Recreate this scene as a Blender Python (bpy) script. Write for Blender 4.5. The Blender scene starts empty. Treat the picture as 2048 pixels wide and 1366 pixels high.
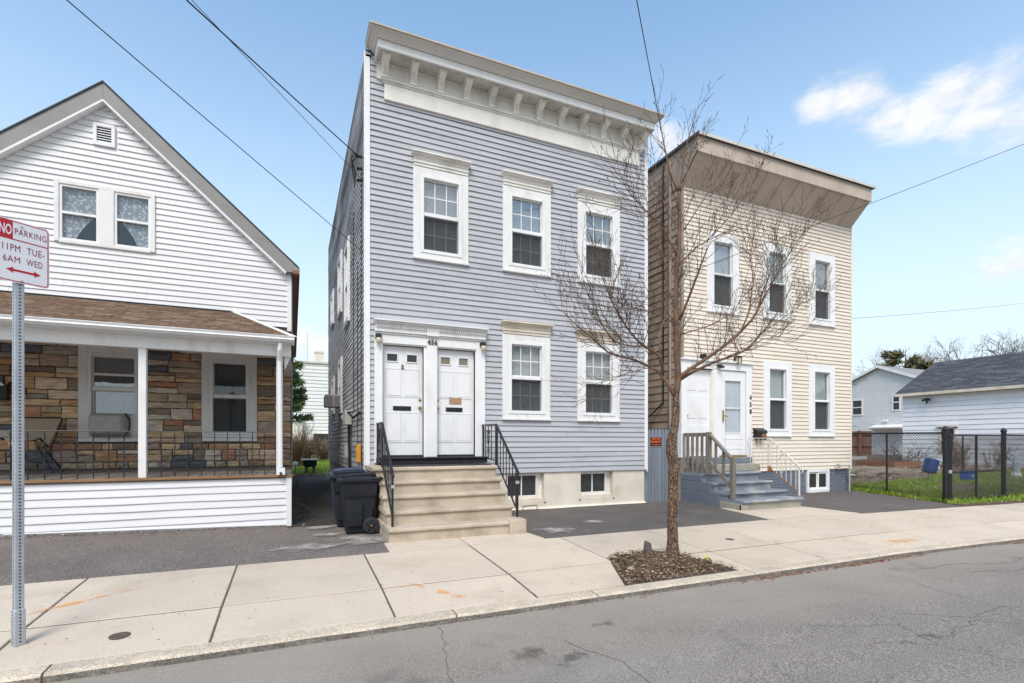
import bpy, bmesh, math, random
from mathutils import Vector, Matrix, noise

random.seed(7)
SC = bpy.context.scene
COL = SC.collection
rad = math.radians

# ------------------------------------------------------------------ camera
cam_d = bpy.data.cameras.new("camera")
cam = bpy.data.objects.new("camera", cam_d)
COL.objects.link(cam)
cam.location = (0, -9.44, 1.40)
cam.rotation_euler = (rad(90), 0, -math.atan(439 / 1015))
cam_d.sensor_width = 36
cam_d.lens = 36 * 1015 / 2048
cam_d.shift_y = (882 - 683) / 2048
cam_d.clip_end = 3000
SC.camera = cam

# ------------------------------------------------------------------ light
SUN_AZ = 210.0      # compass-like angle: direction TO the sun in the XY plane, measured from +Y towards +X
SUN_EL = 51.0
W = bpy.data.worlds.new("World")
SC.world = W
W.use_nodes = True
wn, wl = W.node_tree.nodes, W.node_tree.links
bg = wn["Background"]
bg.inputs["Strength"].default_value = 0.15
sky = wn.new("ShaderNodeTexSky")
sky.sky_type = 'NISHITA'
sky.sun_disc = False
sky.sun_elevation = rad(SUN_EL)
sky.sun_rotation = rad(SUN_AZ)
sky.air_density = 1.0
sky.dust_density = 0.6
sky.ozone_density = 1.5


def wnode(t, **k):
    n = wn.new(t)
    for a, b in k.items():
        setattr(n, a, b)
    return n


tc = wnode("ShaderNodeTexCoord")


def wmath(op, a, b=None):
    n = wnode("ShaderNodeMath", operation=op)
    for i, s in enumerate((a, b)):
        if s is None:
            continue
        if isinstance(s, (int, float)):
            n.inputs[i].default_value = s
        else:
            wl.new(s, n.inputs[i])
    return n.outputs[0]


def wrange(v, a, b, c=0.0, d=1.0):
    n = wnode("ShaderNodeMapRange", interpolation_type='SMOOTHSTEP')
    wl.new(v, n.inputs[0])
    for i, s in zip((1, 2, 3, 4), (a, b, c, d)):
        n.inputs[i].default_value = s
    return n.outputs[0]


nz = wnode("ShaderNodeTexNoise")
nz.inputs["Scale"].default_value = 11.0
nz.inputs["Detail"].default_value = 9
nz.inputs["Roughness"].default_value = 0.66
mp = wnode("ShaderNodeMapping")
mp.inputs["Scale"].default_value = (1, 1, 2.2)
wl.new(tc.outputs["Generated"], mp.inputs[0])
wl.new(mp.outputs[0], nz.inputs["Vector"])
nz2 = wnode("ShaderNodeTexNoise")
nz2.inputs["Scale"].default_value = 1.7
nz2.inputs["Detail"].default_value = 4
wl.new(mp.outputs[0], nz2.inputs["Vector"])
sepw = wnode("ShaderNodeSeparateXYZ")
wl.new(tc.outputs["Generated"], sepw.inputs[0])


def blob(c, s, fade):
    """a patch of cloud round the direction c; s = size per axis"""
    sub = wnode("ShaderNodeVectorMath", operation='SUBTRACT')
    wl.new(tc.outputs["Generated"], sub.inputs[0])
    sub.inputs[1].default_value = c
    mul = wnode("ShaderNodeVectorMath", operation='MULTIPLY')
    wl.new(sub.outputs[0], mul.inputs[0])
    mul.inputs[1].default_value = (1 / s[0], 1 / s[1], 1 / s[2])
    ln = wnode("ShaderNodeVectorMath", operation='LENGTH')
    wl.new(mul.outputs[0], ln.inputs[0])
    base = wmath('SUBTRACT', 1.0, ln.outputs["Value"])
    nn = wmath('MULTIPLY', wmath('SUBTRACT', nz.outputs[0], 0.5), 2.0)
    return wrange(wmath('ADD', base, nn), 0.0, fade)


def wdir(x, y, z):
    l = math.sqrt(x * x + y * y + z * z)
    return (x / l, y / l, z / l)


masks = [blob(q[:3], (q[3] * 1.15, q[3] * 1.15, q[3] * .85), 1.0) for q in (
    (0.708, 0.503, 0.495, 0.035), (0.737, 0.467, 0.488, 0.050), (0.772, 0.444, 0.455, 0.040), (0.793, 0.412, 0.449, 0.050), (0.800, 0.387, 0.459, 0.050),
    (0.820, 0.356, 0.448, 0.050), (0.829, 0.368, 0.422, 0.045), (0.849, 0.326, 0.415, 0.055), (0.894, 0.380, 0.237, 0.030), (0.902, 0.357, 0.241, 0.040),
    (0.562, 0.666, 0.491, 0.040), (0.597, 0.646, 0.476, 0.030), (0.029, 0.984, 0.173, 0.060), (-0.020, 0.994, 0.109, 0.090))]
# unseen broken cloud added behind the camera to whiten the ambient light
low = wrange(sepw.outputs["Z"], 0.0, 0.80, 1.0, 0.0)
gen = wrange(nz2.outputs[0], 0.40, 0.58)
behind = wrange(sepw.outputs["Y"], -0.3, 0.35, 1.0, 0.0)
masks.append(wmath('MULTIPLY', gen, wmath('MULTIPLY', behind, 0.9)))
m = masks[0]
for k in masks[1:]:
    m = wmath('MAXIMUM', m, k)
m = wmath('MULTIPLY', m, 0.84)
# pale veil that thickens towards the horizon
veil = wmath('MULTIPLY', wmath('POWER', low, 1.4), 0.97)
pale = wnode("ShaderNodeMix", data_type='RGBA')
wl.new(veil, pale.inputs[0])
tint = wnode("ShaderNodeMix", data_type='RGBA', blend_type='MULTIPLY')
tint.inputs[0].default_value = 1.0
wl.new(sky.outputs[0], tint.inputs[6])
tint.inputs[7].default_value = (0.99, 1.08, 1.0, 1)
wl.new(tint.outputs[2], pale.inputs[6])
pale.inputs[7].default_value = (2.7, 3.1, 3.4, 1)
mixc = wnode("ShaderNodeMix", data_type='RGBA')
wl.new(m, mixc.inputs[0])
wl.new(pale.outputs[2], mixc.inputs[6])
shade = wnode("ShaderNodeMix", data_type='RGBA')
wl.new(wrange(nz.outputs[0], 0.38, 0.62), shade.inputs[0])
shade.inputs[6].default_value = (2.95, 3.02, 3.15, 1)
shade.inputs[7].default_value = (3.6, 3.52, 3.48, 1)
wl.new(shade.outputs[2], mixc.inputs[7])
wl.new(mixc.outputs[2], bg.inputs[0])

sun_d = bpy.data.lights.new("sun", 'SUN')
sun_d.energy = 1.45
sun_d.angle = rad(24)
sun_d.color = (1.0, 0.94, 0.86)
sun = bpy.data.objects.new("sun", sun_d)
COL.objects.link(sun)
_a, _e = rad(SUN_AZ), rad(SUN_EL)
sdir = Vector((math.sin(_a) * math.cos(_e), math.cos(_a) * math.cos(_e), math.sin(_e)))
sun.rotation_euler = sdir.to_track_quat('Z', 'Y').to_euler()
sun.location = (6, -12, 20)

SC.view_settings.view_transform = 'Standard'
SC.view_settings.look = 'None'
SC.view_settings.gamma = 1
SC.view_settings.use_curve_mapping = False
SC.view_settings.exposure = 1.0
SC.render.engine = 'CYCLES'
SC.cycles.max_bounces = 8
SC.cycles.transparent_max_bounces = 16
SC.cycles.caustics_reflective = False
SC.cycles.caustics_refractive = False

# ------------------------------------------------------------------ materials
MAT = {}


def mat(name, c1, c2=None, rough=0.7, scale=3.0, bump=0.0, bscale=80.0, speck=0.0, sscale=220.0, rand=0.0,
        metal=0.0, spec=0.4, stretch=(1, 1, 1), grime=None, gscale=(1.5, 1.5, 0.25), gamt=0.5, gth=(0.5, 0.75), hue=0.0, detail=5.0):
    """A noise-driven material in object space. grime = colour of stains; rand = brightness spread between objects."""
    m = bpy.data.materials.new(name)
    m.use_nodes = True
    n, l = m.node_tree.nodes, m.node_tree.links
    b = n["Principled BSDF"]
    b.inputs["Roughness"].default_value = rough
    b.inputs["Metallic"].default_value = metal
    b.inputs["Specular IOR Level"].default_value = spec
    t = n.new("ShaderNodeTexCoord")

    def nse(sc, det=5.0, st=(1, 1, 1)):
        q = n.new("ShaderNodeTexNoise")
        q.inputs["Scale"].default_value = sc
        q.inputs["Detail"].default_value = det
        q.inputs["Roughness"].default_value = 0.62
        mpn = n.new("ShaderNodeMapping")
        mpn.inputs["Scale"].default_value = st
        l.new(t.outputs["Object"], mpn.inputs[0])
        if rand or hue:
            oi = n.new("ShaderNodeObjectInfo")
            mm = n.new("ShaderNodeMath")
            mm.operation = 'MULTIPLY'
            mm.inputs[1].default_value = 37.0
            l.new(oi.outputs["Random"], mm.inputs[0])
            l.new(mm.outputs[0], mpn.inputs["Location"])
        l.new(mpn.outputs[0], q.inputs["Vector"])
        return q.outputs["Fac"]

    def ramp(v, a, bb):
        q = n.new("ShaderNodeMapRange")
        q.inputs[1].default_value = a
        q.inputs[2].default_value = bb
        l.new(v, q.inputs[0])
        return q.outputs[0]

    def mix(f, a, bb, mode='MIX'):
        q = n.new("ShaderNodeMix")
        q.data_type = 'RGBA'
        q.blend_type = mode
        if isinstance(f, float):
            q.inputs[0].default_value = f
        else:
            l.new(f, q.inputs[0])
        for i, s in ((6, a), (7, bb)):
            if isinstance(s, tuple):
                q.inputs[i].default_value = (s[0], s[1], s[2], 1)
            else:
                l.new(s, q.inputs[i])
        return q.outputs[2]

    if c2 is None:
        c2 = tuple(x * 0.9 for x in c1)
    col = mix(ramp(nse(scale, detail, stretch), 0.35, 0.65), c1, c2)
    if speck:
        col = mix(ramp(nse(sscale, 2.0), 0.42, 0.60), mix(1.0, col, (1 - speck,) * 3, 'MULTIPLY'), mix(1.0, col, (1 + speck,) * 3, 'MULTIPLY'))
    if grime:
        f = ramp(nse(1.0, 6.0, gscale), gth[0], gth[1])
        q = n.new("ShaderNodeMath")
        q.operation = 'MULTIPLY'
        q.inputs[1].default_value = gamt
        l.new(f, q.inputs[0])
        col = mix(q.outputs[0], col, grime)
    if rand or hue:
        oi = n.new("ShaderNodeObjectInfo")
        hs = n.new("ShaderNodeHueSaturation")
        l.new(col, hs.inputs["Color"])
        q = n.new("ShaderNodeMapRange")
        q.inputs[3].default_value = 1 - rand
        q.inputs[4].default_value = 1 + rand
        l.new(oi.outputs["Random"], q.inputs[0])
        l.new(q.outputs[0], hs.inputs["Value"])
        col = hs.outputs[0]
    l.new(col, b.inputs["Base Color"])
    if bump:
        bp = n.new("ShaderNodeBump")
        bp.inputs["Strength"].default_value = bump
        bp.inputs["Distance"].default_value = 0.02
        l.new(nse(bscale, 4.0, stretch), bp.inputs["Height"])
        l.new(bp.outputs[0], b.inputs["Normal"])
    MAT[name] = m
    return m


def glass(name, tint=(0.9, 0.93, 0.95), refl=1.0):
    m = bpy.data.materials.new(name)
    m.use_nodes = True
    n, l = m.node_tree.nodes, m.node_tree.links
    n.remove(n["Principled BSDF"])
    o = n["Material Output"]
    tr = n.new("ShaderNodeBsdfTransparent")
    tr.inputs[0].default_value = (*tint, 1)
    gl = n.new("ShaderNodeBsdfGlossy")
    gl.inputs["Roughness"].default_value = 0.01
    # slightly wavy panes
    t = n.new("ShaderNodeTexCoord")
    nn = n.new("ShaderNodeTexNoise")
    nn.inputs["Scale"].default_value = 2.2
    l.new(t.outputs["Object"], nn.inputs["Vector"])
    bp = n.new("ShaderNodeBump")
    bp.inputs["Strength"].default_value = 0.12
    bp.inputs["Distance"].default_value = 0.02
    l.new(nn.outputs[0], bp.inputs["Height"])
    l.new(bp.outputs[0], gl.inputs["Normal"])
    fr = n.new("ShaderNodeLayerWeight")
    fr.inputs[0].default_value = 0.5
    p5 = n.new("ShaderNodeMath")
    p5.operation = 'POWER'
    p5.inputs[1].default_value = 4.0
    l.new(fr.outputs["Facing"], p5.inputs[0])
    mm = n.new("ShaderNodeMath")
    mm.operation = 'MULTIPLY_ADD'
    mm.use_clamp = True
    mm.inputs[1].default_value = 0.85
    mm.inputs[2].default_value = 0.045 * refl
    l.new(p5.outputs[0], mm.inputs[0])
    mx = n.new("ShaderNodeMixShader")
    l.new(mm.outputs[0], mx.inputs[0])
    l.new(tr.outputs[0], mx.inputs[1])
    l.new(gl.outputs[0], mx.inputs[2])
    l.new(mx.outputs[0], o.inputs["Surface"])
    MAT[name] = m
    return m


def screen_mat(name, col, alpha):
    m = mat(name, col, rough=0.9)
    m.node_tree.nodes["Principled BSDF"].inputs["Alpha"].default_value = alpha
    return m


glass("glass", refl=1.2)
glass("glass_bright", refl=3.6)
screen_mat("insect_screen", (0.055, 0.058, 0.063), 0.40)
screen_mat("net_curtain", (0.72, 0.73, 0.74), 0.8)
mat("siding_gray", (0.470, 0.474, 0.508), (0.438, 0.442, 0.475), rough=0.62, scale=1.2, bump=0.06, bscale=30, rand=0.05, stretch=(1, 1, 6),
    grime=(0.31, 0.315, 0.33), gamt=0.45, gscale=(1.6, 1.6, 0.35), gth=(0.52, 0.75))
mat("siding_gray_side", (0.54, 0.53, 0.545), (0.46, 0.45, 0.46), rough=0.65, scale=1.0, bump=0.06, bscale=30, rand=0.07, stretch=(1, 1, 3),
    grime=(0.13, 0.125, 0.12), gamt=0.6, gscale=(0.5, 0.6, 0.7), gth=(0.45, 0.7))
mat("siding_white", (0.78, 0.77, 0.785), (0.74, 0.735, 0.75), rough=0.6, scale=1.4, bump=0.05, bscale=30, rand=0.02, stretch=(1, 1, 6),
    grime=(0.6, 0.58, 0.55), gamt=0.35, gscale=(0.6, 0.6, 0.4))
mat("siding_beige", (0.775, 0.695, 0.60), (0.74, 0.66, 0.565), rough=0.6, scale=1.3, bump=0.05, bscale=30, rand=0.03, stretch=(1, 1, 6),
    grime=(0.5, 0.42, 0.33), gamt=0.3, gscale=(0.8, 0.8, 0.4))
mat("siding_far", (0.66, 0.66, 0.665), rough=0.7, rand=0.03)
mat("siding_garage", (0.86, 0.87, 0.90), (0.82, 0.83, 0.87), rough=0.7, rand=0.03, grime=(0.5, 0.52, 0.56), gamt=0.3)
mat("shingle_brown", (0.45, 0.36, 0.295), (0.36, 0.285, 0.23), rough=0.9, scale=2, bump=0.25, bscale=60, rand=0.10, stretch=(1, 1, 4),
    grime=(0.11, 0.09, 0.08), gamt=0.5)
mat("shingle_brown_pale", (0.38, 0.315, 0.265), (0.27, 0.22, 0.18), rough=0.9, scale=2, bump=0.25, bscale=60, rand=0.10)
mat("white_paint", (0.80, 0.79, 0.785), (0.755, 0.745, 0.735), rough=0.55, scale=3, bump=0.12, bscale=40, grime=(0.50, 0.46, 0.40), gamt=0.45, gscale=(5, 5, 1.2), gth=(0.52, 0.72))
mat("white_vinyl", (0.83, 0.83, 0.835), (0.785, 0.785, 0.79), rough=0.48, scale=4, bump=0.06, bscale=30, grime=(0.55, 0.52, 0.47), gamt=0.35, gscale=(5, 5, 1.5), gth=(0.52, 0.74))
mat("old_white", (0.86, 0.825, 0.775), (0.80, 0.765, 0.715), rough=0.65, scale=2.5, bump=0.12, bscale=25, grime=(0.45, 0.41, 0.35), gamt=0.5,
    gscale=(2.0, 2.0, 0.9), gth=(0.5, 0.72))
mat("old_cream", (0.78, 0.70, 0.595), (0.70, 0.62, 0.515), rough=0.65, scale=3, bump=0.1, bscale=30, grime=(0.38, 0.32, 0.25), gamt=0.5, gscale=(2, 2, 1))
mat("rake_gray", (0.29, 0.285, 0.275), (0.255, 0.25, 0.24), rough=0.55, scale=1.5, bump=0.05, bscale=10, grime=(0.19, 0.18, 0.165), gamt=0.5, gscale=(1, 1, 1))
mat("gray_trim", (0.66, 0.63, 0.59), (0.59, 0.56, 0.52), rough=0.55, scale=1.5, bump=0.05, bscale=10, grime=(0.42, 0.39, 0.35), gamt=0.5, gscale=(1, 1, 1))
mat("taupe_trim", (0.54, 0.445, 0.375), (0.48, 0.395, 0.33), rough=0.6, scale=1.5, grime=(0.33, 0.26, 0.21), gamt=0.5, gscale=(2.5, 2.5, 0.4), gth=(0.45, 0.7))
mat("seam_dark", (0.16, 0.125, 0.10), rough=0.9)
mat("soffit_gray", (0.60, 0.58, 0.54), (0.53, 0.51, 0.475), rough=0.7, scale=3, grime=(0.2, 0.19, 0.17), gamt=0.5, gscale=(3, 3, 3), gth=(0.5, 0.7))
mat("door_white", (0.81, 0.81, 0.82), (0.775, 0.775, 0.785), rough=0.42, scale=2, bump=0.05, bscale=22, grime=(0.60, 0.57, 0.52), gamt=0.35, gscale=(3, 3, 1.2), gth=(0.5, 0.72))
mat("black_iron", (0.012, 0.013, 0.016), (0.02, 0.02, 0.022), rough=0.42, scale=20, bump=0.1, bscale=120)
mat("black_rubber", (0.018, 0.019, 0.024), (0.03, 0.03, 0.035), rough=0.75, scale=6, bump=0.15, bscale=150)
mat("concrete_step", (0.52, 0.44, 0.345), (0.45, 0.38, 0.29), rough=0.85, scale=2.2, speck=0.08, sscale=160, bump=0.12, bscale=90,
    grime=(0.30, 0.24, 0.175), gamt=0.7, gscale=(2.2, 2.2, 2.6), gth=(0.47, 0.68))
mat("concrete_walk", (0.60, 0.51, 0.415), (0.55, 0.465, 0.375), rough=0.88, scale=0.9, speck=0.10, sscale=130, bump=0.12, bscale=120, rand=0.06,
    grime=(0.41, 0.34, 0.26), gamt=0.6, gscale=(1.4, 1.4, 1.4), gth=(0.5, 0.75))
mat("kerb_face_shade_dirt", (0.235, 0.21, 0.18), (0.14, 0.125, 0.108), rough=0.95, scale=9, speck=0.25, sscale=60, bump=0.8, bscale=26, stretch=(1, 1, 1.5))  # dirt plus the shade of the upright face, painted in as darker stone
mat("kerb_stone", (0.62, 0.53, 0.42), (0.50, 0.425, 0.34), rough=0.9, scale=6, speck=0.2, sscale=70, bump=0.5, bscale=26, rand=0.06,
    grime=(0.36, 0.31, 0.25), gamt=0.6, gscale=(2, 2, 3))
mat("foundation", (0.76, 0.70, 0.61), (0.67, 0.61, 0.52), rough=0.85, scale=2, bump=0.15, bscale=18, grime=(0.50, 0.42, 0.32), gamt=0.5, gscale=(1.8, 1.8, 1.4), gth=(0.48, 0.72))
mat("foundation_blue", (0.175, 0.20, 0.245), (0.14, 0.16, 0.20), rough=0.7, scale=3, bump=0.25, bscale=20, grime=(0.30, 0.30, 0.29), gamt=0.5, gscale=(2.5, 2.5, 2.5), gth=(0.58, 0.66))
mat("step_blue", (0.24, 0.265, 0.305), (0.20, 0.225, 0.26), rough=0.75, scale=3, bump=0.3, bscale=22, speck=0.06, grime=(0.40, 0.39, 0.365), gamt=0.8,
    gscale=(2.2, 2.2, 5), gth=(0.52, 0.6))
mat("step_bare", (0.37, 0.345, 0.29), (0.30, 0.28, 0.24), rough=0.9, scale=5, speck=0.12, bump=0.35, bscale=35)
mat("yard_asphalt", (0.190, 0.163, 0.150), (0.152, 0.131, 0.121), rough=0.92, scale=1.2, speck=0.48, sscale=70, bump=0.35, bscale=160,
    grime=(0.24, 0.215, 0.20), gamt=0.5, gscale=(0.7, 0.7, 1), gth=(0.5, 0.8))
mat("asphalt_new", (0.142, 0.124, 0.116), (0.112, 0.098, 0.092), rough=0.92, scale=1.6, speck=0.38, sscale=90, bump=0.35, bscale=160, grime=(0.16, 0.148, 0.138), gamt=0.5, gscale=(0.7, 0.7, 1), gth=(0.5, 0.8))
mat("alley_shade_damp", (0.058, 0.052, 0.047), (0.04, 0.036, 0.033), rough=0.85, scale=2, speck=0.3, sscale=60, bump=0.5, bscale=80, grime=(0.11, 0.095, 0.075), gamt=0.5, gscale=(1.2, 0.5, 1), gth=(0.52, 0.72))  # the alley's shade and damp are put into this dark ground colour
mat("soil", (0.15, 0.10, 0.066), (0.10, 0.066, 0.044), rough=1.0, scale=12, speck=0.4, sscale=60, bump=0.9, bscale=40)
mat("lawn_soil", (0.14, 0.24, 0.03), (0.18, 0.20, 0.06), rough=1.0, scale=2.0, speck=0.3, sscale=40, bump=0.8, bscale=30)
mat("garden_soil", (0.16, 0.115, 0.08), (0.11, 0.08, 0.055), rough=1.0, scale=3.0, speck=0.3, sscale=30, bump=0.8, bscale=20)
mat("far_ground", (0.12, 0.13, 0.07), (0.15, 0.13, 0.09), rough=1.0, scale=0.3)
mat("mortar", (0.12, 0.10, 0.085), (0.09, 0.075, 0.065), rough=0.95, scale=20, bump=0.4, bscale=60)
mat("porch_board", (0.25, 0.215, 0.19), (0.19, 0.16, 0.14), rough=0.7, scale=4, rand=0.14, stretch=(6, 0.6, 1))
mat("edge_wood", (0.30, 0.165, 0.085), (0.22, 0.12, 0.06), rough=0.7, scale=4, stretch=(0.5, 4, 4))
mat("wood_gray", (0.27, 0.24, 0.21), (0.17, 0.145, 0.12), rough=0.85, scale=6, rand=0.15, stretch=(5, 5, 0.6), bump=0.3, bscale=30)
mat("picket_blue", (0.225, 0.255, 0.30), (0.18, 0.205, 0.245), rough=0.75, scale=5, rand=0.10, stretch=(5, 5, 0.5), bump=0.2, bscale=30, grime=(0.11, 0.12, 0.14), gamt=0.5)
mat("fence_brown", (0.24, 0.115, 0.075), (0.17, 0.08, 0.055), rough=0.85, scale=5, rand=0.15, stretch=(1, 1, 0.4))
mat("fence_old", (0.235, 0.195, 0.145), (0.16, 0.13, 0.10), rough=0.9, scale=5, rand=0.2)
mat("galvanized", (0.47, 0.49, 0.53), (0.38, 0.40, 0.435), rough=0.5, scale=9, metal=0.35, bump=0.05, bscale=60)
mat("sign_white", (0.80, 0.80, 0.84), (0.77, 0.77, 0.81), rough=0.4, scale=3)
mat("sign_red", (0.50, 0.012, 0.03), (0.46, 0.01, 0.025), rough=0.4, scale=3)
mat("sign_maroon", (0.27, 0.012, 0.055), rough=0.5)
mat("sign_black", (0.015, 0.015, 0.015), rough=0.4)
mat("sign_orange", (0.85, 0.14, 0.03), rough=0.5)
mat("bin_plastic", (0.014, 0.016, 0.022), (0.019, 0.021, 0.028), rough=0.5, spec=0.22, scale=5, bump=0.08, bscale=180, grime=(0.05, 0.05, 0.052), gamt=0.5, gscale=(4, 4, 1.5))
mat("bin_blue", (0.06, 0.085, 0.15), (0.05, 0.07, 0.13), rough=0.5, scale=5)
mat("tool_yellow", (0.72, 0.30, 0.02), rough=0.5)
mat("brass", (0.55, 0.36, 0.12), (0.42, 0.27, 0.09), rough=0.3, metal=0.9)
mat("lamp_glass", (0.62, 0.55, 0.42), (0.52, 0.45, 0.33), rough=0.25, spec=0.6)
mat("paper_note", (0.46, 0.31, 0.18), (0.33, 0.19, 0.09), rough=0.8, scale=40)
mat("dark_pane", (0.035, 0.036, 0.038), (0.05, 0.05, 0.05), rough=0.25, scale=12)
mat("taupe_pane", (0.22, 0.195, 0.155), rough=0.3)
mat("interior", (0.10, 0.095, 0.09), rough=1.0)
mat("blind", (0.80, 0.80, 0.80), (0.77, 0.77, 0.77), rough=0.6, scale=2)
mat("blind_warm", (0.80, 0.76, 0.71), (0.76, 0.72, 0.67), rough=0.6, scale=2)
mat("shade_green", (0.52, 0.55, 0.49), (0.45, 0.48, 0.43), rough=0.8, scale=6, stretch=(6, 6, 0.3))
mat("curtain_dark", (0.09, 0.095, 0.11), (0.05, 0.055, 0.065), rough=0.9, scale=9, stretch=(5, 5, 0.4))
mat("roof_dark", (0.085, 0.088, 0.098), (0.06, 0.062, 0.07), rough=0.95, scale=3, bump=0.4, bscale=30, stretch=(2, 0.5, 2))
mat("roof_gray", (0.29, 0.29, 0.29), (0.24, 0.24, 0.24), rough=0.95, scale=3)
for i, c in enumerate(((0.235, 0.155, 0.105), (0.175, 0.115, 0.08), (0.29, 0.20, 0.14), (0.20, 0.125, 0.082))):
    mat("roof_tab_%d" % i, c, tuple(x * 0.75 for x in c), rough=0.95, scale=14, speck=0.25, sscale=120, bump=0.3, bscale=70)
for i, c in enumerate(((0.095, 0.098, 0.11), (0.07, 0.073, 0.082), (0.125, 0.13, 0.145))):
    mat("slate_tab_%d" % i, c, tuple(x * 0.8 for x in c), rough=0.95, scale=6)
mat("bark_limb", (0.205, 0.115, 0.072), (0.12, 0.066, 0.042), rough=0.9, scale=12, bump=0.5, bscale=40, grime=(0.27, 0.24, 0.18), gamt=0.5, gscale=(3, 3, 3))
mat("twig", (0.12, 0.078, 0.055), (0.075, 0.045, 0.032), rough=0.9, scale=10)
mat("bark_far", (0.135, 0.11, 0.10), (0.10, 0.08, 0.07), rough=1.0, scale=2)
mat("needle", (0.075, 0.13, 0.05), (0.11, 0.165, 0.06), rough=0.9, scale=3)
mat("needle_far", (0.20, 0.18, 0.085), (0.14, 0.14, 0.065), rough=0.9, scale=2)
mat("brush", (0.21, 0.135, 0.085), (0.15, 0.09, 0.055), rough=0.95, scale=6)
mat("grass", (0.17, 0.33, 0.03), (0.34, 0.40, 0.06), rough=0.85, scale=1.6)
mat("dry_leaf", (0.40, 0.265, 0.155), (0.27, 0.155, 0.085), rough=0.95, scale=18)
mat("red_leaf", (0.30, 0.075, 0.04), (0.20, 0.05, 0.03), rough=0.95, scale=18)
mat("pale_chip", (0.50, 0.45, 0.38), (0.40, 0.34, 0.27), rough=0.95, scale=20)
mat("green_leaf", (0.12, 0.20, 0.04), (0.08, 0.14, 0.03), rough=0.8, scale=9)
mat("flower_yellow", (0.85, 0.72, 0.02), rough=0.7)
mat("cable_black", (0.012, 0.012, 0.014), rough=0.7)
mat("meter_gray", (0.46, 0.45, 0.42), (0.40, 0.39, 0.36), rough=0.6, scale=5)
mat("ac_cream", (0.50, 0.48, 0.44), (0.44, 0.42, 0.38), rough=0.6, scale=5)
mat("ac_grille", (0.25, 0.25, 0.24), rough=0.8)
mat("cover_gray", (0.46, 0.46, 0.465), (0.38, 0.38, 0.385), rough=0.75, scale=5, bump=0.6, bscale=7)
mat("cardboard", (0.47, 0.27, 0.135), (0.41, 0.23, 0.11), rough=0.85, scale=4)
mat("chair_mesh", (0.38, 0.31, 0.22), (0.33, 0.265, 0.19), rough=0.85, scale=30)
mat("barrel_blue", (0.015, 0.05, 0.20), rough=0.35)
mat("crate_blue", (0.01, 0.11, 0.55), rough=0.4)
mat("pale_blue", (0.34, 0.46, 0.58), (0.62, 0.65, 0.66), rough=0.5, scale=8)
mat("planter_wood", (0.32, 0.15, 0.085), (0.24, 0.11, 0.06), rough=0.85, scale=5)
mat("rail_white", (0.72, 0.69, 0.64), (0.66, 0.62, 0.56), rough=0.5, scale=10, grime=(0.36, 0.15, 0.06), gamt=0.8, gscale=(9, 9, 4), gth=(0.58, 0.66))
mat("rust", (0.33, 0.15, 0.06), (0.24, 0.10, 0.04), rough=0.9, scale=20)
mat("red_plastic", (0.50, 0.05, 0.02), rough=0.5)
mat("stone_white", (0.68, 0.67, 0.64), rough=0.7)
mat("gate_black", (0.014, 0.014, 0.016), rough=0.5)
mat("joint_dirt", (0.13, 0.105, 0.08), (0.09, 0.07, 0.055), rough=1.0, scale=10)


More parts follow.
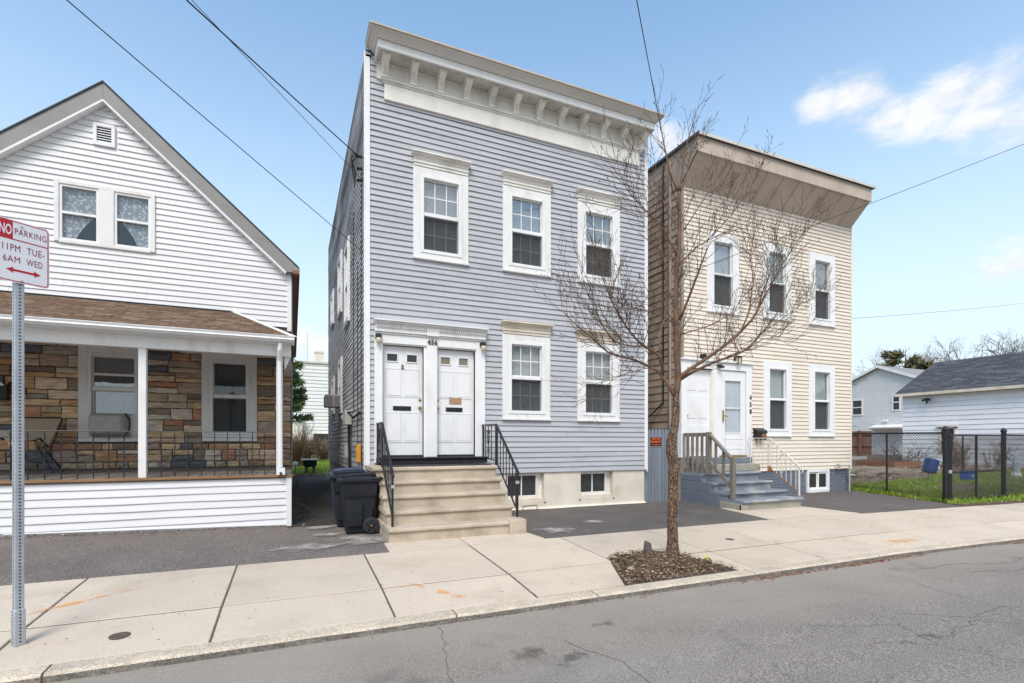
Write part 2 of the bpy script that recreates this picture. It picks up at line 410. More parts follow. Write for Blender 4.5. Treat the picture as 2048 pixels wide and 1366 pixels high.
# the street: worn asphalt with oil stains, pale patches, fine cracks
def street_material():
    m = mat("road", (0.25, 0.222, 0.20), (0.205, 0.183, 0.165), rough=0.92, scale=0.7, speck=0.40, sscale=85, bump=0.22, bscale=240,
            grime=(0.33, 0.305, 0.28), gamt=0.55, gscale=(0.35, 0.9, 1), gth=(0.5, 0.75))
    n, l = m.node_tree.nodes, m.node_tree.links
    b = n["Principled BSDF"]
    src = b.inputs["Base Color"].links[0].from_socket
    t = n.new("ShaderNodeTexCoord")

    def mixin(src, fac, colr):
        q = n.new("ShaderNodeMix")
        q.data_type = 'RGBA'
        l.new(fac, q.inputs[0])
        l.new(src, q.inputs[6])
        q.inputs[7].default_value = (*colr, 1)
        return q.outputs[2]

    def mrange(v, a, bb, c, d):
        q = n.new("ShaderNodeMapRange")
        for i, s in zip((1, 2, 3, 4), (a, bb, c, d)):
            q.inputs[i].default_value = s
        l.new(v, q.inputs[0])
        return q.outputs[0]
    # dust and grit gathered along the gutter
    sp = n.new("ShaderNodeSeparateXYZ")
    l.new(t.outputs["Object"], sp.inputs[0])
    gn = n.new("ShaderNodeTexNoise")
    gn.inputs["Scale"].default_value = 0.9
    l.new(t.outputs["Object"], gn.inputs["Vector"])
    ga = n.new("ShaderNodeMath")
    ga.operation = 'MULTIPLY_ADD'
    l.new(gn.outputs[0], ga.inputs[0])
    ga.inputs[1].default_value = 1.6
    l.new(sp.outputs["Y"], ga.inputs[2])
    src = mixin(src, mrange(ga.outputs[0], -5.9, -4.4, 0.0, 0.6), (0.36, 0.315, 0.265))
    # oil stains
    s = n.new("ShaderNodeTexNoise")
    s.inputs["Scale"].default_value = 1.9
    s.inputs["Detail"].default_value = 3
    l.new(t.outputs["Object"], s.inputs["Vector"])
    src = mixin(src, mrange(s.outputs[0], 0.62, 0.74, 0.0, 0.38), (0.085, 0.078, 0.07))
    # cracks: distance to warped cell edges, kept only in some places
    w = n.new("ShaderNodeTexNoise")
    w.inputs["Scale"].default_value = 2.5
    l.new(t.outputs["Object"], w.inputs["Vector"])
    add = n.new("ShaderNodeMixRGB")
    add.blend_type = 'ADD'
    add.inputs[0].default_value = 0.35
    l.new(t.outputs["Object"], add.inputs[1])
    l.new(w.outputs["Color"], add.inputs[2])
    v = n.new("ShaderNodeTexVoronoi")
    v.feature = 'DISTANCE_TO_EDGE'
    v.inputs["Scale"].default_value = 0.42
    l.new(add.outputs[0], v.inputs["Vector"])
    c1 = mrange(v.outputs["Distance"], 0.0, 0.004, 0.8, 0.0)
    k = n.new("ShaderNodeTexNoise")
    k.inputs["Scale"].default_value = 0.55
    l.new(t.outputs["Object"], k.inputs["Vector"])
    k1 = mrange(k.outputs[0], 0.50, 0.60, 0.0, 1.0)
    mu = n.new("ShaderNodeMath")
    mu.operation = 'MULTIPLY'
    l.new(c1, mu.inputs[0])
    l.new(k1, mu.inputs[1])
    src = mixin(src, mu.outputs[0], (0.055, 0.05, 0.047))
    l.new(src, b.inputs["Base Color"])


street_material()


def stone_material():
    """Field-stone veneer: each stone takes one of several colours, with bedding streaks of its neighbours' tints."""
    m = bpy.data.materials.new("field_stone")
    m.use_nodes = True
    n, l = m.node_tree.nodes, m.node_tree.links
    b = n["Principled BSDF"]
    b.inputs["Roughness"].default_value = 0.8
    oi = n.new("ShaderNodeObjectInfo")
    cr = n.new("ShaderNodeValToRGB")
    cr.color_ramp.interpolation = 'CONSTANT'
    cols = [(0.198, 0.125, 0.073), (0.271, 0.163, 0.085), (0.153, 0.114, 0.082), (0.314, 0.221, 0.129), (0.181, 0.161, 0.133), (0.254, 0.126, 0.074),
            (0.071, 0.074, 0.083), (0.232, 0.183, 0.119), (0.216, 0.162, 0.128), (0.346, 0.249, 0.146), (0.117, 0.092, 0.068), (0.265, 0.216, 0.167), (0.359, 0.271, 0.207), (0.319, 0.280, 0.231)]
    el = cr.color_ramp.elements
    el[0].position = 0
    el[0].color = (*cols[0], 1)
    el[1].position = 1 / len(cols)
    el[1].color = (*cols[1], 1)
    for i, c in enumerate(cols[2:], 2):
        e = el.new(i / len(cols))
        e.color = (*c, 1)
    l.new(oi.outputs["Random"], cr.inputs[0])
    t = n.new("ShaderNodeTexCoord")
    mpn = n.new("ShaderNodeMapping")
    mpn.inputs["Scale"].default_value = (2.2, 2.2, 11)
    mpn.inputs["Rotation"].default_value = (0, 0.12, 0)
    l.new(t.outputs["Object"], mpn.inputs[0])
    mm = n.new("ShaderNodeMath")
    mm.operation = 'MULTIPLY'
    mm.inputs[1].default_value = 53
    l.new(oi.outputs["Random"], mm.inputs[0])
    l.new(mm.outputs[0], mpn.inputs["Location"])
    ns = n.new("ShaderNodeTexNoise")
    ns.inputs["Scale"].default_value = 1.6
    ns.inputs["Detail"].default_value = 6
    ns.inputs["Distortion"].default_value = 1.2
    l.new(mpn.outputs[0], ns.inputs["Vector"])
    r2 = n.new("ShaderNodeMapRange")
    r2.inputs[1].default_value = 0.36
    r2.inputs[2].default_value = 0.66
    r2.inputs[3].default_value = 1.5
    r2.inputs[4].default_value = 2.6
    l.new(ns.outputs[0], r2.inputs[0])
    mx = n.new("ShaderNodeVectorMath")
    mx.operation = 'SCALE'
    l.new(cr.outputs[0], mx.inputs[0])
    l.new(r2.outputs[0], mx.inputs["Scale"])
    l.new(mx.outputs[0], b.inputs["Base Color"])
    bp = n.new("ShaderNodeBump")
    bp.inputs["Strength"].default_value = 0.7
    bp.inputs["Distance"].default_value = 0.02
    l.new(ns.outputs[0], bp.inputs["Height"])
    l.new(bp.outputs[0], b.inputs["Normal"])
    MAT["field_stone"] = m


stone_material()


def bark_material():
    m = mat("bark", (0.26, 0.165, 0.105), (0.17, 0.095, 0.06), rough=0.95, scale=14, stretch=(1, 1, 0.45), grime=(0.36, 0.30, 0.23), gamt=0.5, gscale=(20, 20, 7), gth=(0.5, 0.68))
    n, l = m.node_tree.nodes, m.node_tree.links
    b = n["Principled BSDF"]
    src = b.inputs["Base Color"].links[0].from_socket
    t = n.new("ShaderNodeTexCoord")
    mp_ = n.new("ShaderNodeMapping")
    mp_.inputs["Scale"].default_value = (40, 40, 16)
    l.new(t.outputs["Object"], mp_.inputs[0])
    w = n.new("ShaderNodeTexNoise")
    w.inputs["Scale"].default_value = 1.2
    l.new(mp_.outputs[0], w.inputs["Vector"])
    ad = n.new("ShaderNodeMixRGB")
    ad.blend_type = 'ADD'
    ad.inputs[0].default_value = 0.9
    l.new(mp_.outputs[0], ad.inputs[1])
    l.new(w.outputs["Color"], ad.inputs[2])
    v = n.new("ShaderNodeTexVoronoi")
    v.feature = 'DISTANCE_TO_EDGE'
    v.inputs["Scale"].default_value = 1.0
    l.new(ad.outputs[0], v.inputs["Vector"])
    r = n.new("ShaderNodeMapRange")
    r.inputs[1].default_value = 0.0
    r.inputs[2].default_value = 0.13
    l.new(v.outputs["Distance"], r.inputs[0])
    q = n.new("ShaderNodeMix")
    q.data_type = 'RGBA'
    l.new(r.outputs[0], q.inputs[0])
    q.inputs[6].default_value = (0.085, 0.05, 0.034, 1)
    l.new(src, q.inputs[7])
    l.new(q.outputs[2], b.inputs["Base Color"])
    bp = n.new("ShaderNodeBump")
    bp.inputs["Strength"].default_value = 1.0
    bp.inputs["Distance"].default_value = 0.02
    l.new(r.outputs[0], bp.inputs["Height"])
    l.new(bp.outputs[0], b.inputs["Normal"])


bark_material()


def smear(name, col, amt, sc):
    """a worn, broken stain with soft edges: lies on the pavement as a thin film"""
    m = mat(name, col, tuple(x * .85 for x in col), rough=0.95, scale=9)
    n, l = m.node_tree.nodes, m.node_tree.links
    b = n["Principled BSDF"]
    at = n.new("ShaderNodeAttribute")
    at.attribute_name = "cover"
    t = n.new("ShaderNodeTexCoord")
    w = n.new("ShaderNodeTexNoise")
    w.inputs["Scale"].default_value = sc
    w.inputs["Detail"].default_value = 6
    l.new(t.outputs["Object"], w.inputs["Vector"])
    a = n.new("ShaderNodeMath")
    a.operation = 'MULTIPLY_ADD'
    l.new(w.outputs[0], a.inputs[0])
    a.inputs[1].default_value = 2.4
    a.inputs[2].default_value = -1.2
    s_ = n.new("ShaderNodeMath")
    s_.operation = 'ADD'
    l.new(a.outputs[0], s_.inputs[0])
    l.new(at.outputs["Fac"], s_.inputs[1])
    r = n.new("ShaderNodeMapRange")
    r.inputs[1].default_value = 0.25
    r.inputs[2].default_value = 0.95
    r.inputs[4].default_value = amt
    l.new(s_.outputs[0], r.inputs[0])
    l.new(r.outputs[0], b.inputs["Alpha"])


smear("smear_cement", (0.50, 0.46, 0.42), 0.75, 4.0)
smear("smear_orange", (0.88, 0.42, 0.13), 0.6, 7.0)
smear("smear_oil", (0.11, 0.098, 0.086), 0.5, 11.0)


def lace_material():
    m = mat("lace", (0.80, 0.80, 0.81), rough=0.9)
    n, l = m.node_tree.nodes, m.node_tree.links
    b = n["Principled BSDF"]
    t = n.new("ShaderNodeTexCoord")
    v = n.new("ShaderNodeTexVoronoi")
    v.inputs["Scale"].default_value = 20
    l.new(t.outputs["Object"], v.inputs["Vector"])
    s = n.new("ShaderNodeTexNoise")
    s.inputs["Scale"].default_value = 55
    l.new(t.outputs["Object"], s.inputs["Vector"])
    a = n.new("ShaderNodeMath")
    a.operation = 'MULTIPLY_ADD'
    l.new(v.outputs["Distance"], a.inputs[0])
    a.inputs[1].default_value = 1.3
    l.new(s.outputs[0], a.inputs[2])
    r = n.new("ShaderNodeMapRange")
    r.inputs[1].default_value = 0.85
    r.inputs[2].default_value = 1.15
    r.inputs[3].default_value = 0.95
    r.inputs[4].default_value = 0.45
    l.new(a.outputs[0], r.inputs[0])
    l.new(r.outputs[0], b.inputs["Alpha"])


lace_material()

# ------------------------------------------------------------------ mesh helpers
WO = {}   # world origin of every object that may be a parent


class MB:
    def __init__(s):
        s.v, s.f, s.mi = [], [], []

    def add(s, vs, fs, mi=0):
        o = len(s.v)
        s.v += [tuple(p) for p in vs]
        s.f += [tuple(i + o for i in f) for f in fs]
        s.mi += [mi] * len(fs)
        return s

    def box(s, x0, x1, y0, y1, z0, z1, mi=0):
        x0, x1 = min(x0, x1), max(x0, x1)
        y0, y1 = min(y0, y1), max(y0, y1)
        z0, z1 = min(z0, z1), max(z0, z1)
        vs = [(x0, y0, z0), (x1, y0, z0), (x1, y1, z0), (x0, y1, z0), (x0, y0, z1), (x1, y0, z1), (x1, y1, z1), (x0, y1, z1)]
        return s.add(vs, [(0, 3, 2, 1), (4, 5, 6, 7), (0, 1, 5, 4), (1, 2, 6, 5), (2, 3, 7, 6), (3, 0, 4, 7)], mi)

    def prism(s, poly, vec, mi=0):
        """poly: planar 3-D outline, extruded by vec"""
        n = len(poly)
        vec = Vector(vec)
        vs = [Vector(p) for p in poly] + [Vector(p) + vec for p in poly]
        fs = [tuple(range(n))[::-1], tuple(range(n, 2 * n))] + [(i, (i + 1) % n, n + (i + 1) % n, n + i) for i in range(n)]
        return s.add(vs, fs, mi)

    def tube(s, pts, r, n=6, mi=0, cap=True):
        pts = [Vector(p) for p in pts]
        if not isinstance(r, (list, tuple)):
            r = [r] * len(pts)
        vs, fs = [], []
        up = None
        for i, p in enumerate(pts):
            t = (pts[min(i + 1, len(pts) - 1)] - pts[max(i - 1, 0)])
            if t.length < 1e-9:
                t = Vector((0, 0, 1))
            t.normalize()
            if up is None:
                up = t.orthogonal().normalized()
            else:
                up = (up - t * up.dot(t))
                up = up.normalized() if up.length > 1e-6 else t.orthogonal().normalized()
            sd = t.cross(up)
            for k in range(n):
                a = 2 * math.pi * k / n
                vs.append(p + (up * math.cos(a) + sd * math.sin(a)) * r[i])
        for i in range(len(pts) - 1):
            for k in range(n):
                a, b = i * n + k, i * n + (k + 1) % n
                fs.append((a, b, b + n, a + n))
        if cap and n > 2:
            fs.append(tuple(range(n))[::-1])
            fs.append(tuple(range((len(pts) - 1) * n, len(pts) * n)))
        return s.add(vs, fs, mi)

    def bar(s, a, b, w, h, mi=0, up=(0, 0, 1)):
        """rectangular bar from a to b, w wide, h high"""
        a, b = Vector(a), Vector(b)
        t = (b - a).normalized()
        sd = t.cross(Vector(up))
        if sd.length < 1e-4:
            sd = t.cross(Vector((0, 1, 0)))
        sd.normalize()
        u = sd.cross(t)
        vs = []
        for p in (a, b):
            for i, j in ((-1, -1), (1, -1), (1, 1), (-1, 1)):
                vs.append(p + sd * (w / 2 * i) + u * (h / 2 * j))
        return s.add(vs, [(0, 1, 2, 3)[::-1], (4, 5, 6, 7), (0, 1, 5, 4), (1, 2, 6, 5), (2, 3, 7, 6), (3, 0, 4, 7)], mi)

    def lathe(s, c, prof, n=12, axis='z', mi=0):
        c = Vector(c)
        vs, fs = [], []
        for r, h in prof:
            for k in range(n):
                a = 2 * math.pi * k / n
                p = (r * math.cos(a), r * math.sin(a), h)
                if axis == 'y':
                    p = (p[0], p[2], p[1])
                elif axis == 'x':
                    p = (p[2], p[0], p[1])
                vs.append(c + Vector(p))
        for i in range(len(prof) - 1):
            for k in range(n):
                a, b = i * n + k, i * n + (k + 1) % n
                fs.append((a, b, b + n, a + n))
        fs.append(tuple(range(n))[::-1])
        fs.append(tuple(range((len(prof) - 1) * n, len(prof) * n)))
        return s.add(vs, fs, mi)

    def build(s, name, m, parent=None, kind=None, smooth=False, bev=0.0, seg=1):
        me = bpy.data.meshes.new(name)
        me.from_pydata(s.v, [], s.f)
        for x in (m if isinstance(m, (list, tuple)) else [m]):
            me.materials.append(MAT[x])
        if max(s.mi, default=0) > 0:
            me.polygons.foreach_set("material_index", s.mi)
        bm = bmesh.new()
        bm.from_mesh(me)
        if bev:
            bmesh.ops.remove_doubles(bm, verts=bm.verts, dist=1e-5)
            ed = [e for e in bm.edges if len(e.link_faces) == 2 and e.calc_face_angle(0) > 0.5]
            bmesh.ops.bevel(bm, geom=ed, offset=bev, segments=seg, affect='EDGES', profile=0.6, clamp_overlap=True)
        bmesh.ops.recalc_face_normals(bm, faces=bm.faces)
        bm.to_mesh(me)
        bm.free()
        if smooth:
            me.polygons.foreach_set("use_smooth", [True] * len(me.polygons))
        o = bpy.data.objects.new(name, me)
        COL.objects.link(o)
        place(o, parent)
        if kind:
            o['kind'] = kind
        return o


def place(o, parent):
    if parent is not None:
        o.parent = parent
        o.location = -WO[parent.name]
    WO[o.name] = Vector((0, 0, 0))


def thing(name, label, cat, loc=(0, 0, 0), group=None):
    o = bpy.data.objects.new(name, None)
    o.empty_display_size = 0.2
    COL.objects.link(o)
    o.location = loc
    WO[o.name] = Vector(loc)
    tag(o, label, cat, group)
    return o


def tag(o, label, cat, group=None):
    o['label'] = label
    o['category'] = cat
    if group:
        o['group'] = group
    return o


def text_mesh(txt, name, m, parent, origin, size, xdir=(1, 0, 0), zdir=(0, 0, 1), depth=0.002, sx=1.0, align='LEFT', bold=0.0, sp=1.0):
    cu = bpy.data.curves.new(name, 'FONT')
    cu.body = txt
    cu.size = size
    cu.extrude = depth
    cu.offset = bold
    cu.align_x = align
    cu.space_character = sp
    cu.resolution_u = 3
    tmp = bpy.data.objects.new("tmp_text", cu)
    COL.objects.link(tmp)
    dg = bpy.context.evaluated_depsgraph_get()
    me = bpy.data.meshes.new_from_object(tmp.evaluated_get(dg))
    bpy.data.objects.remove(tmp)
    bpy.data.curves.remove(cu)
    xd, zd = Vector(xdir).normalized(), Vector(zdir).normalized()
    nd = xd.cross(zd)           # out of the lettering, towards the reader
    M = Matrix((xd * sx, zd, nd)).transposed().to_4x4()
    M.translation = Vector(origin)
    me.transform(M)
    me.materials.clear()
    me.materials.append(MAT[m])
    o = bpy.data.objects.new(name, me)
    COL.objects.link(o)
    place(o, parent)
    return o


class Front:
    """wall facing the street (-Y) at depth y: P(u along X, n out of the wall, z)"""
    def __init__(s, y):
        s.y = y

    def __call__(s, u, n, z):
        return (u, s.y - n, z)


class Side:
    """wall facing -X at x: u runs along Y"""
    def __init__(s, x, sgn=-1):
        s.x, s.sgn = x, sgn

    def __call__(s, u, n, z):
        return (s.x + s.sgn * n, u, z)


def pbox(mb, P, u0, u1, n0, n1, z0, z1, mi=0):
    a, b = P(u0, n0, z0), P(u1, n1, z1)
    return mb.box(a[0], b[0], a[1], b[1], a[2], b[2], mi)


def wall_sheet(mb, P, u0, u1, z0, z1, holes, n=0.0, t=0.1, mi=0):
    """wall of thickness t behind plane n, with rectangular holes (u0,u1,z0,z1)"""
    us = sorted({u0, u1} | {min(max(h[i], u0), u1) for h in holes for i in (0, 1)})
    zs = sorted({z0, z1} | {min(max(h[i], z0), z1) for h in holes for i in (2, 3)})
    for a, b in zip(us, us[1:]):
        run = None
        for c, d in zip(zs, zs[1:]):
            um, zm = (a + b) / 2, (c + d) / 2
            solid = not any(h[0] < um < h[1] and h[2] < zm < h[3] for h in holes)
            if solid:
                run = (run[0], d) if run else (c, d)
            if (not solid or d == zs[-1]) and run:
                pbox(mb, P, a, b, n - t, n, run[0], run[1], mi)
                run = None


def clapboards(parent, P, z0, z1, exp, span, holes, m, proud=0.024, name="clapboard", wav=0.0, joints=False):
    """One object per board. span(z0,z1)->(u0,u1) of the course; holes cut boards into lengths."""
    z = z0
    while z < z1 - 0.01:
        t = min(z + exp, z1)
        u0, u1 = span(z, t)
        if u1 - u0 > 0.03:
            cuts = [(u0, u1)]
            for h in holes:
                if h[2] < t - 0.2 * exp and h[3] > z + 0.2 * exp:
                    new = []
                    for a, b in cuts:
                        if h[1] <= a or h[0] >= b:
                            new.append((a, b))
                            continue
                        if h[0] > a:
                            new.append((a, h[0]))
                        if h[1] < b:
                            new.append((h[1], b))
                    cuts = new
            if joints:
                new = []
                for a, b in cuts:
                    p = a
                    while b - p > 2.4:
                        q_ = p + random.uniform(1.1, 3.4)
                        if b - q_ < 0.6:
                            break
                        new.append((p, q_ - 0.0015))
                        p = q_ + 0.0015
                    new.append((p, b))
                cuts = new
            for a, b in cuts:
                if b - a < 0.015:
                    continue
                mb = MB()
                k = max(1, int((b - a) / 0.9)) if wav else 1
                ring = []
                for i in range(k + 1):
                    u = a + (b - a) * i / k
                    dz = noise.noise(Vector((u * 0.8, z * 3.1, 4.0))) * wav
                    dn = noise.noise(Vector((u * 0.6, z * 2.3, 9.0))) * wav * 0.8
                    ring.append([P(u, 0.001, z + 0.016 + dz), P(u, proud + dn, z + dz), P(u, proud * 0.9 + dn, z + 0.012 + dz), P(u, 0.003, t + 0.004)])
                vs = [p for r_ in ring for p in r_]
                fs = []
                for i in range(k):
                    o = i * 4
                    for q in range(3):
                        fs.append((o + q, o + q + 1, o + q + 5, o + q + 4))
                fs += [(0, 1, 2, 3), (k * 4 + 3, k * 4 + 2, k * 4 + 1, k * 4)]
                mb.add(vs, fs)
                mb.build(name, m, parent)
        z = t


def interp(pts, x):
    for (a, b), (c, d) in zip(pts, pts[1:]):
        if x <= c:
            return b + (d - b) * max(0, min(1, (x - a) / (c - a)))
    return pts[-1][1]


ZY = [(-40, -0.30), (-12, -0.16), (-9.0, -0.13), (-5.06, -0.232), (-5.05, -0.172), (-4.88, -0.165), (-4.15, -0.105), (-2.75, -0.045), (0, 0.0), (14, 0.0)]


def gz(x, y):
    """height of the ground: nearly level, falls to the kerb and, past the tan house, along the street"""
    z = interp(ZY, y)
    if x > 8:
        z -= 0.014 * min(x - 8, 22) * max(0.0, min(1.0, -y / 2.6))
    if x < -0.1:
        z += 0.026 * min(-0.1 - x, 6) * max(0.0, min(1.0, (y + 2.75) / 2.4)) * (1 if y < 3 else max(0, 1 - (y - 3) / 4))
    if x > 14.6 and y > -2.2:
        z += 0.013 * min(x - 14.6, 18)
    return z
# ------------------------------------------------------------------ ground
def sheet(name, xs, ys, m, dz=0.0, parent=None, zf=gz, jitter=0.0):
    mb = MB()
    vs = [(x, y, zf(x, y) + dz + (noise.noise(Vector((x * 1.3, y * 1.3, 1))) * jitter)) for y in ys for x in xs]
    nx = len(xs)
    fs = [(j * nx + i, j * nx + i + 1, (j + 1) * nx + i + 1, (j + 1) * nx + i) for j in range(len(ys) - 1) for i in range(nx - 1)]
    mb.add(vs, fs)
    return mb.build(name, m, parent, 'structure' if parent is None else None, smooth=True)


def frange(a, b, n):
    return [a + (b - a) * i / n for i in range(n + 1)]


far = MB()
far.add([(-900, -900, -0.42), (900, -900, -0.42), (900, 900, -0.42), (-900, 900, -0.42)], [(0, 1, 2, 3)])
far.build("ground", "far_ground", kind='structure')
sheet("road", [-60, -30, -12, -6, -3, 0, 3, 6, 8, 10, 13, 16, 20, 30, 60], [-24, -16, -12, -10.5, -9, -8, -7, -6, -5.5, -5.2, -5.06, -5.0], "road", zf=lambda x, y: gz(x, min(y, -5.0605)))
sheet("asphalt_yard", [-14, -8] + frange(-6, 15, 42), [-2.76] + frange(-2.6, 3, 16) + [5, 8, 13.2], "yard_asphalt", dz=-0.010, jitter=0.008)
sheet("asphalt_patch", frange(3.30, 8.40, 20), frange(-2.755, -.05, 12), "asphalt_new", dz=-0.003, jitter=0.008)
sheet("asphalt_patch", frange(10.28, 14.45, 16), frange(-2.755, -.05, 12), "asphalt_new", dz=-0.003, jitter=0.008)
sheet("alley_shade_sheet", frange(-.1, 1.25, 6), [-.35] + frange(.2, 13.0, 26), "alley_shade_damp", dz=-0.003, jitter=0.008)  # dark sheet that paints the alley's shade and damp over the asphalt
sheet("back_lawn", [-30, -15, -8, -4, 0, 2, 5, 15, 35], [13.2, 15, 18, 22, 27, 34, 60], "lawn_soil", zf=lambda x, y: max(0.0, min(0.15, (y - 14) * 0.012)), dz=-0.004)
sheet("garden_lawn", [14.62] + frange(15, 35, 40) + [45, 60], [-2.35] + frange(-2.2, 9, 22) + [14, 25], "garden_soil", jitter=0.05)
sheet("verge", frange(14.62, 40, 12), [-2.76, -2.35], "soil", dz=0.004)

# sidewalk: a bed of dirt in the joints, slabs on top, granite kerb
walk = MB()
for x0, x1 in ((-16, -6), (-6, 3.2), (3.2, 5.2), (5.2, 8), (8, 12), (12, 16), (16, 24), (24, 40)):
    ys = [-4.89, -4.15, -2.75]
    for a, b in zip(ys, ys[1:]):
        walk.add([(x0, a, gz(x0, a) - 0.006), (x1, a, gz(x1, a) - 0.006), (x1, b, gz(x1, b) - 0.006), (x0, b, gz(x0, b) - 0.006)], [(0, 1, 2, 3)])
walk = walk.build("sidewalk", "joint_dirt", kind='structure')


def slab(poly, name="sidewalk_slab", m="concrete_walk", t=0.07, dz=0.0, bev=0.006):
    """poly: outline in plan"""
    mb = MB()
    dz += random.uniform(-0.001, 0.004)
    n = len(poly)
    top = [(x, y, gz(x, y) + dz) for x, y in poly]
    bot = [(x, y, gz(x, y) + dz - t) for x, y in poly]
    mb.add(top + bot, [tuple(range(n)), tuple(range(n, 2 * n))[::-1]] + [(i, n + i, n + (i + 1) % n, (i + 1) % n) for i in range(n)])
    return mb.build(name, m, walk, bev=bev)


g = 0.009
JX = [-14.6, -10.4, -7.6, -4.8, -3.39, -1.98, -0.59, 0.84, 2.25, 3.67, 5.22, 6.5, 7.9, 9.3, 10.7, 12.1, 13.5, 15, 16.5, 18, 20, 22, 24.5, 27, 30, 33, 36]
WELL = [(3.31, -4.885), (3.62, -4.2), (3.66, -4.05), (3.75, -3.93), (3.92, -3.86), (4.2, -3.84), (4.52, -3.87), (4.7, -4.06), (4.79, -4.2), (4.97, -4.885)]
for a, b in zip(JX, JX[1:]):
    if abs(a - 3.67) < .01:
        slab([(a + g, -2.755), (a + g, -4.04), (3.75, -3.93), (3.92, -3.86), (4.2, -3.84), (4.52, -3.87), (4.68, -4.03), (4.74, -4.15 + .013), (b - g, -4.15 + .013), (b - g, -2.755)], bev=0)
        slab([(4.79, -4.15 - .013), (4.98, -4.88), (b - g, -4.88), (b - g, -4.15 - .013)])
    elif abs(a - 2.25) < .01:
        slab([(a + g, -2.755), (a + g, -4.15 + .013), (3.64, -4.15 + .013), (b - g, -4.04), (b - g, -2.755)], bev=0)
        slab([(a + g, -4.15 - .013), (a + g, -4.88), (3.30, -4.88), (3.61, -4.15 - .013)], bev=0)
    else:
        slab([(a + g, -2.755), (a + g, -4.15 + .013), (b - g, -4.15 + .013), (b - g, -2.755)])
        slab([(a + g, -4.15 - .013), (a + g, -4.88), (b - g, -4.88), (b - g, -4.15 - .013)])
# aprons up to the two flights of steps
slab([(1.16, -2.745), (2.25 - g, -2.745), (2.25 - g, -2.2), (1.18, -2.2)], dz=.008)
slab([(2.25 + g, -2.745), (3.42, -2.745), (3.36, -2.2), (2.25 + g, -2.2)], dz=.008)
slab([(8.05, -2.745), (9.3 - g, -2.745), (9.3 - g, -1.7), (8.3, -1.35)], bev=0, dz=.008)
slab([(9.3 + g, -2.745), (10.65, -2.745), (10.3, -1.7), (9.3 + g, -1.7)], dz=.008)

kerb = MB()
kerb.box(-16, 40, -5.03, -4.9, -0.60, -0.33)
kerb = kerb.build("kerb", "joint_dirt", kind='structure')
x = -15.2
random.seed(3)
KX = [-15, -12.2, -9.3, -6.6, -4.2, -1.55, 1.36, 2.86, 5.05, 7.4, 9.8, 12.0, 14.6, 17.2, 20, 23, 26, 30, 35]
for a, b in zip(KX, KX[1:]):
    mb = MB()
    k = 14
    vs, fs = [], []
    for i in range(k + 1):
        u = a + 0.008 + (b - a - 0.016) * i / k
        zz = gz(u, -4.9)
        zr = gz(u, -5.06)
        j1 = noise.noise(Vector((u * 2.7, 1, 0))) * 0.012
        j2 = noise.noise(Vector((u * 3.1, 5, 0))) * 0.014
        vs += [(u, -4.89, zz - 0.1), (u, -4.89 + j2 * 0.3, zz), (u, -5.03 + j1, zz - 0.004 + j2 * 0.4), (u, -5.052 + j1, zz - 0.022), (u, -5.062 + j1 * 0.6, zr - 0.12)]
    for i in range(k):
        for q in range(4):
            fs.append((i * 5 + q, i * 5 + q + 1, i * 5 + q + 6, i * 5 + q + 5))
    fs += [(0, 1, 2, 3, 4), tuple(k * 5 + q for q in (4, 3, 2, 1, 0))]
    mb.add(vs, fs)
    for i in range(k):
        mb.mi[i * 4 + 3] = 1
    mb.build("kerb_stone", ["kerb_stone", "kerb_face_shade_dirt"], kerb)

# planting bed round the street tree
bed = MB()
cx, cy = 4.15, -4.45
n = len(WELL)
ring = [(x, y, gz(x, y) - 0.012) for x, y in WELL]
mid = [(cx + (x - cx) * .6, cy + (y - cy) * .6, gz(x, y) + 0.012) for x, y in WELL]
bed.add(ring + mid + [(cx, cy, gz(cx, cy) + 0.035)], [(i, (i + 1) % n, n + (i + 1) % n, n + i) for i in range(n)] + [(n + i, n + (i + 1) % n, 2 * n) for i in range(n)])
bed.build("planting_bed", "soil", kind='structure', smooth=True)


def inside(px, py, poly):
    c = False
    j = len(poly) - 1
    for i in range(len(poly)):
        xi, yi = poly[i]
        xj, yj = poly[j]
        if (yi > py) != (yj > py) and px < (xj - xi) * (py - yi) / (yj - yi) + xi:
            c = not c
        j = i
    return c


def leaf(mb, x, y, z, s, mi=0):
    a = random.uniform(0, 6.28)
    t = random.uniform(-0.5, 0.5)
    d = Vector((math.cos(a), math.sin(a), t * 0.6))
    e = Vector((-math.sin(a), math.cos(a), random.uniform(-0.5, 0.5)))
    p = Vector((x, y, z))
    w = s * random.uniform(0.3, 0.55)
    mb.add([p - d * s * .5, p + e * w * .5 + Vector((0, 0, s * .15)), p + d * s * .5, p - e * w * .5 + Vector((0, 0, s * .1))], [(0, 1, 2, 3)], mi)


random.seed(11)
lit = MB()
k = 0
while k < 2600:
    x, y = random.uniform(3.3, 5.0), random.uniform(-4.88, -3.84)
    if inside(x, y, WELL):
        leaf(lit, x, y, gz(x, y) + random.uniform(0.004, 0.045), random.uniform(0.018, 0.055), random.choice((0, 0, 0, 1, 1, 2, 2, 3)))
        k += 1
lit.build("leaf_litter", ["dry_leaf", "soil", "bark", "pale_chip"], kind='stuff')

lit = MB()
random.seed(12)
for cxx, rx, num in ((5.2, .3, 90), (5.55, .25, 60), (6.6, .45, 160), (7.3, .3, 70), (8.0, .25, 60), (11.1, .35, 120), (12.3, .3, 90), (4.1, 1.2, 40)):
    for i in range(num):
        x = random.gauss(cxx, rx)
        leaf(lit, x, -5.085 - abs(random.gauss(0, .035)), gz(x, -5.09) + .008, random.uniform(.02, .045), random.choice((0, 0, 1)))
lit.build("gutter_leaves", ["red_leaf", "dry_leaf"], kind='stuff')

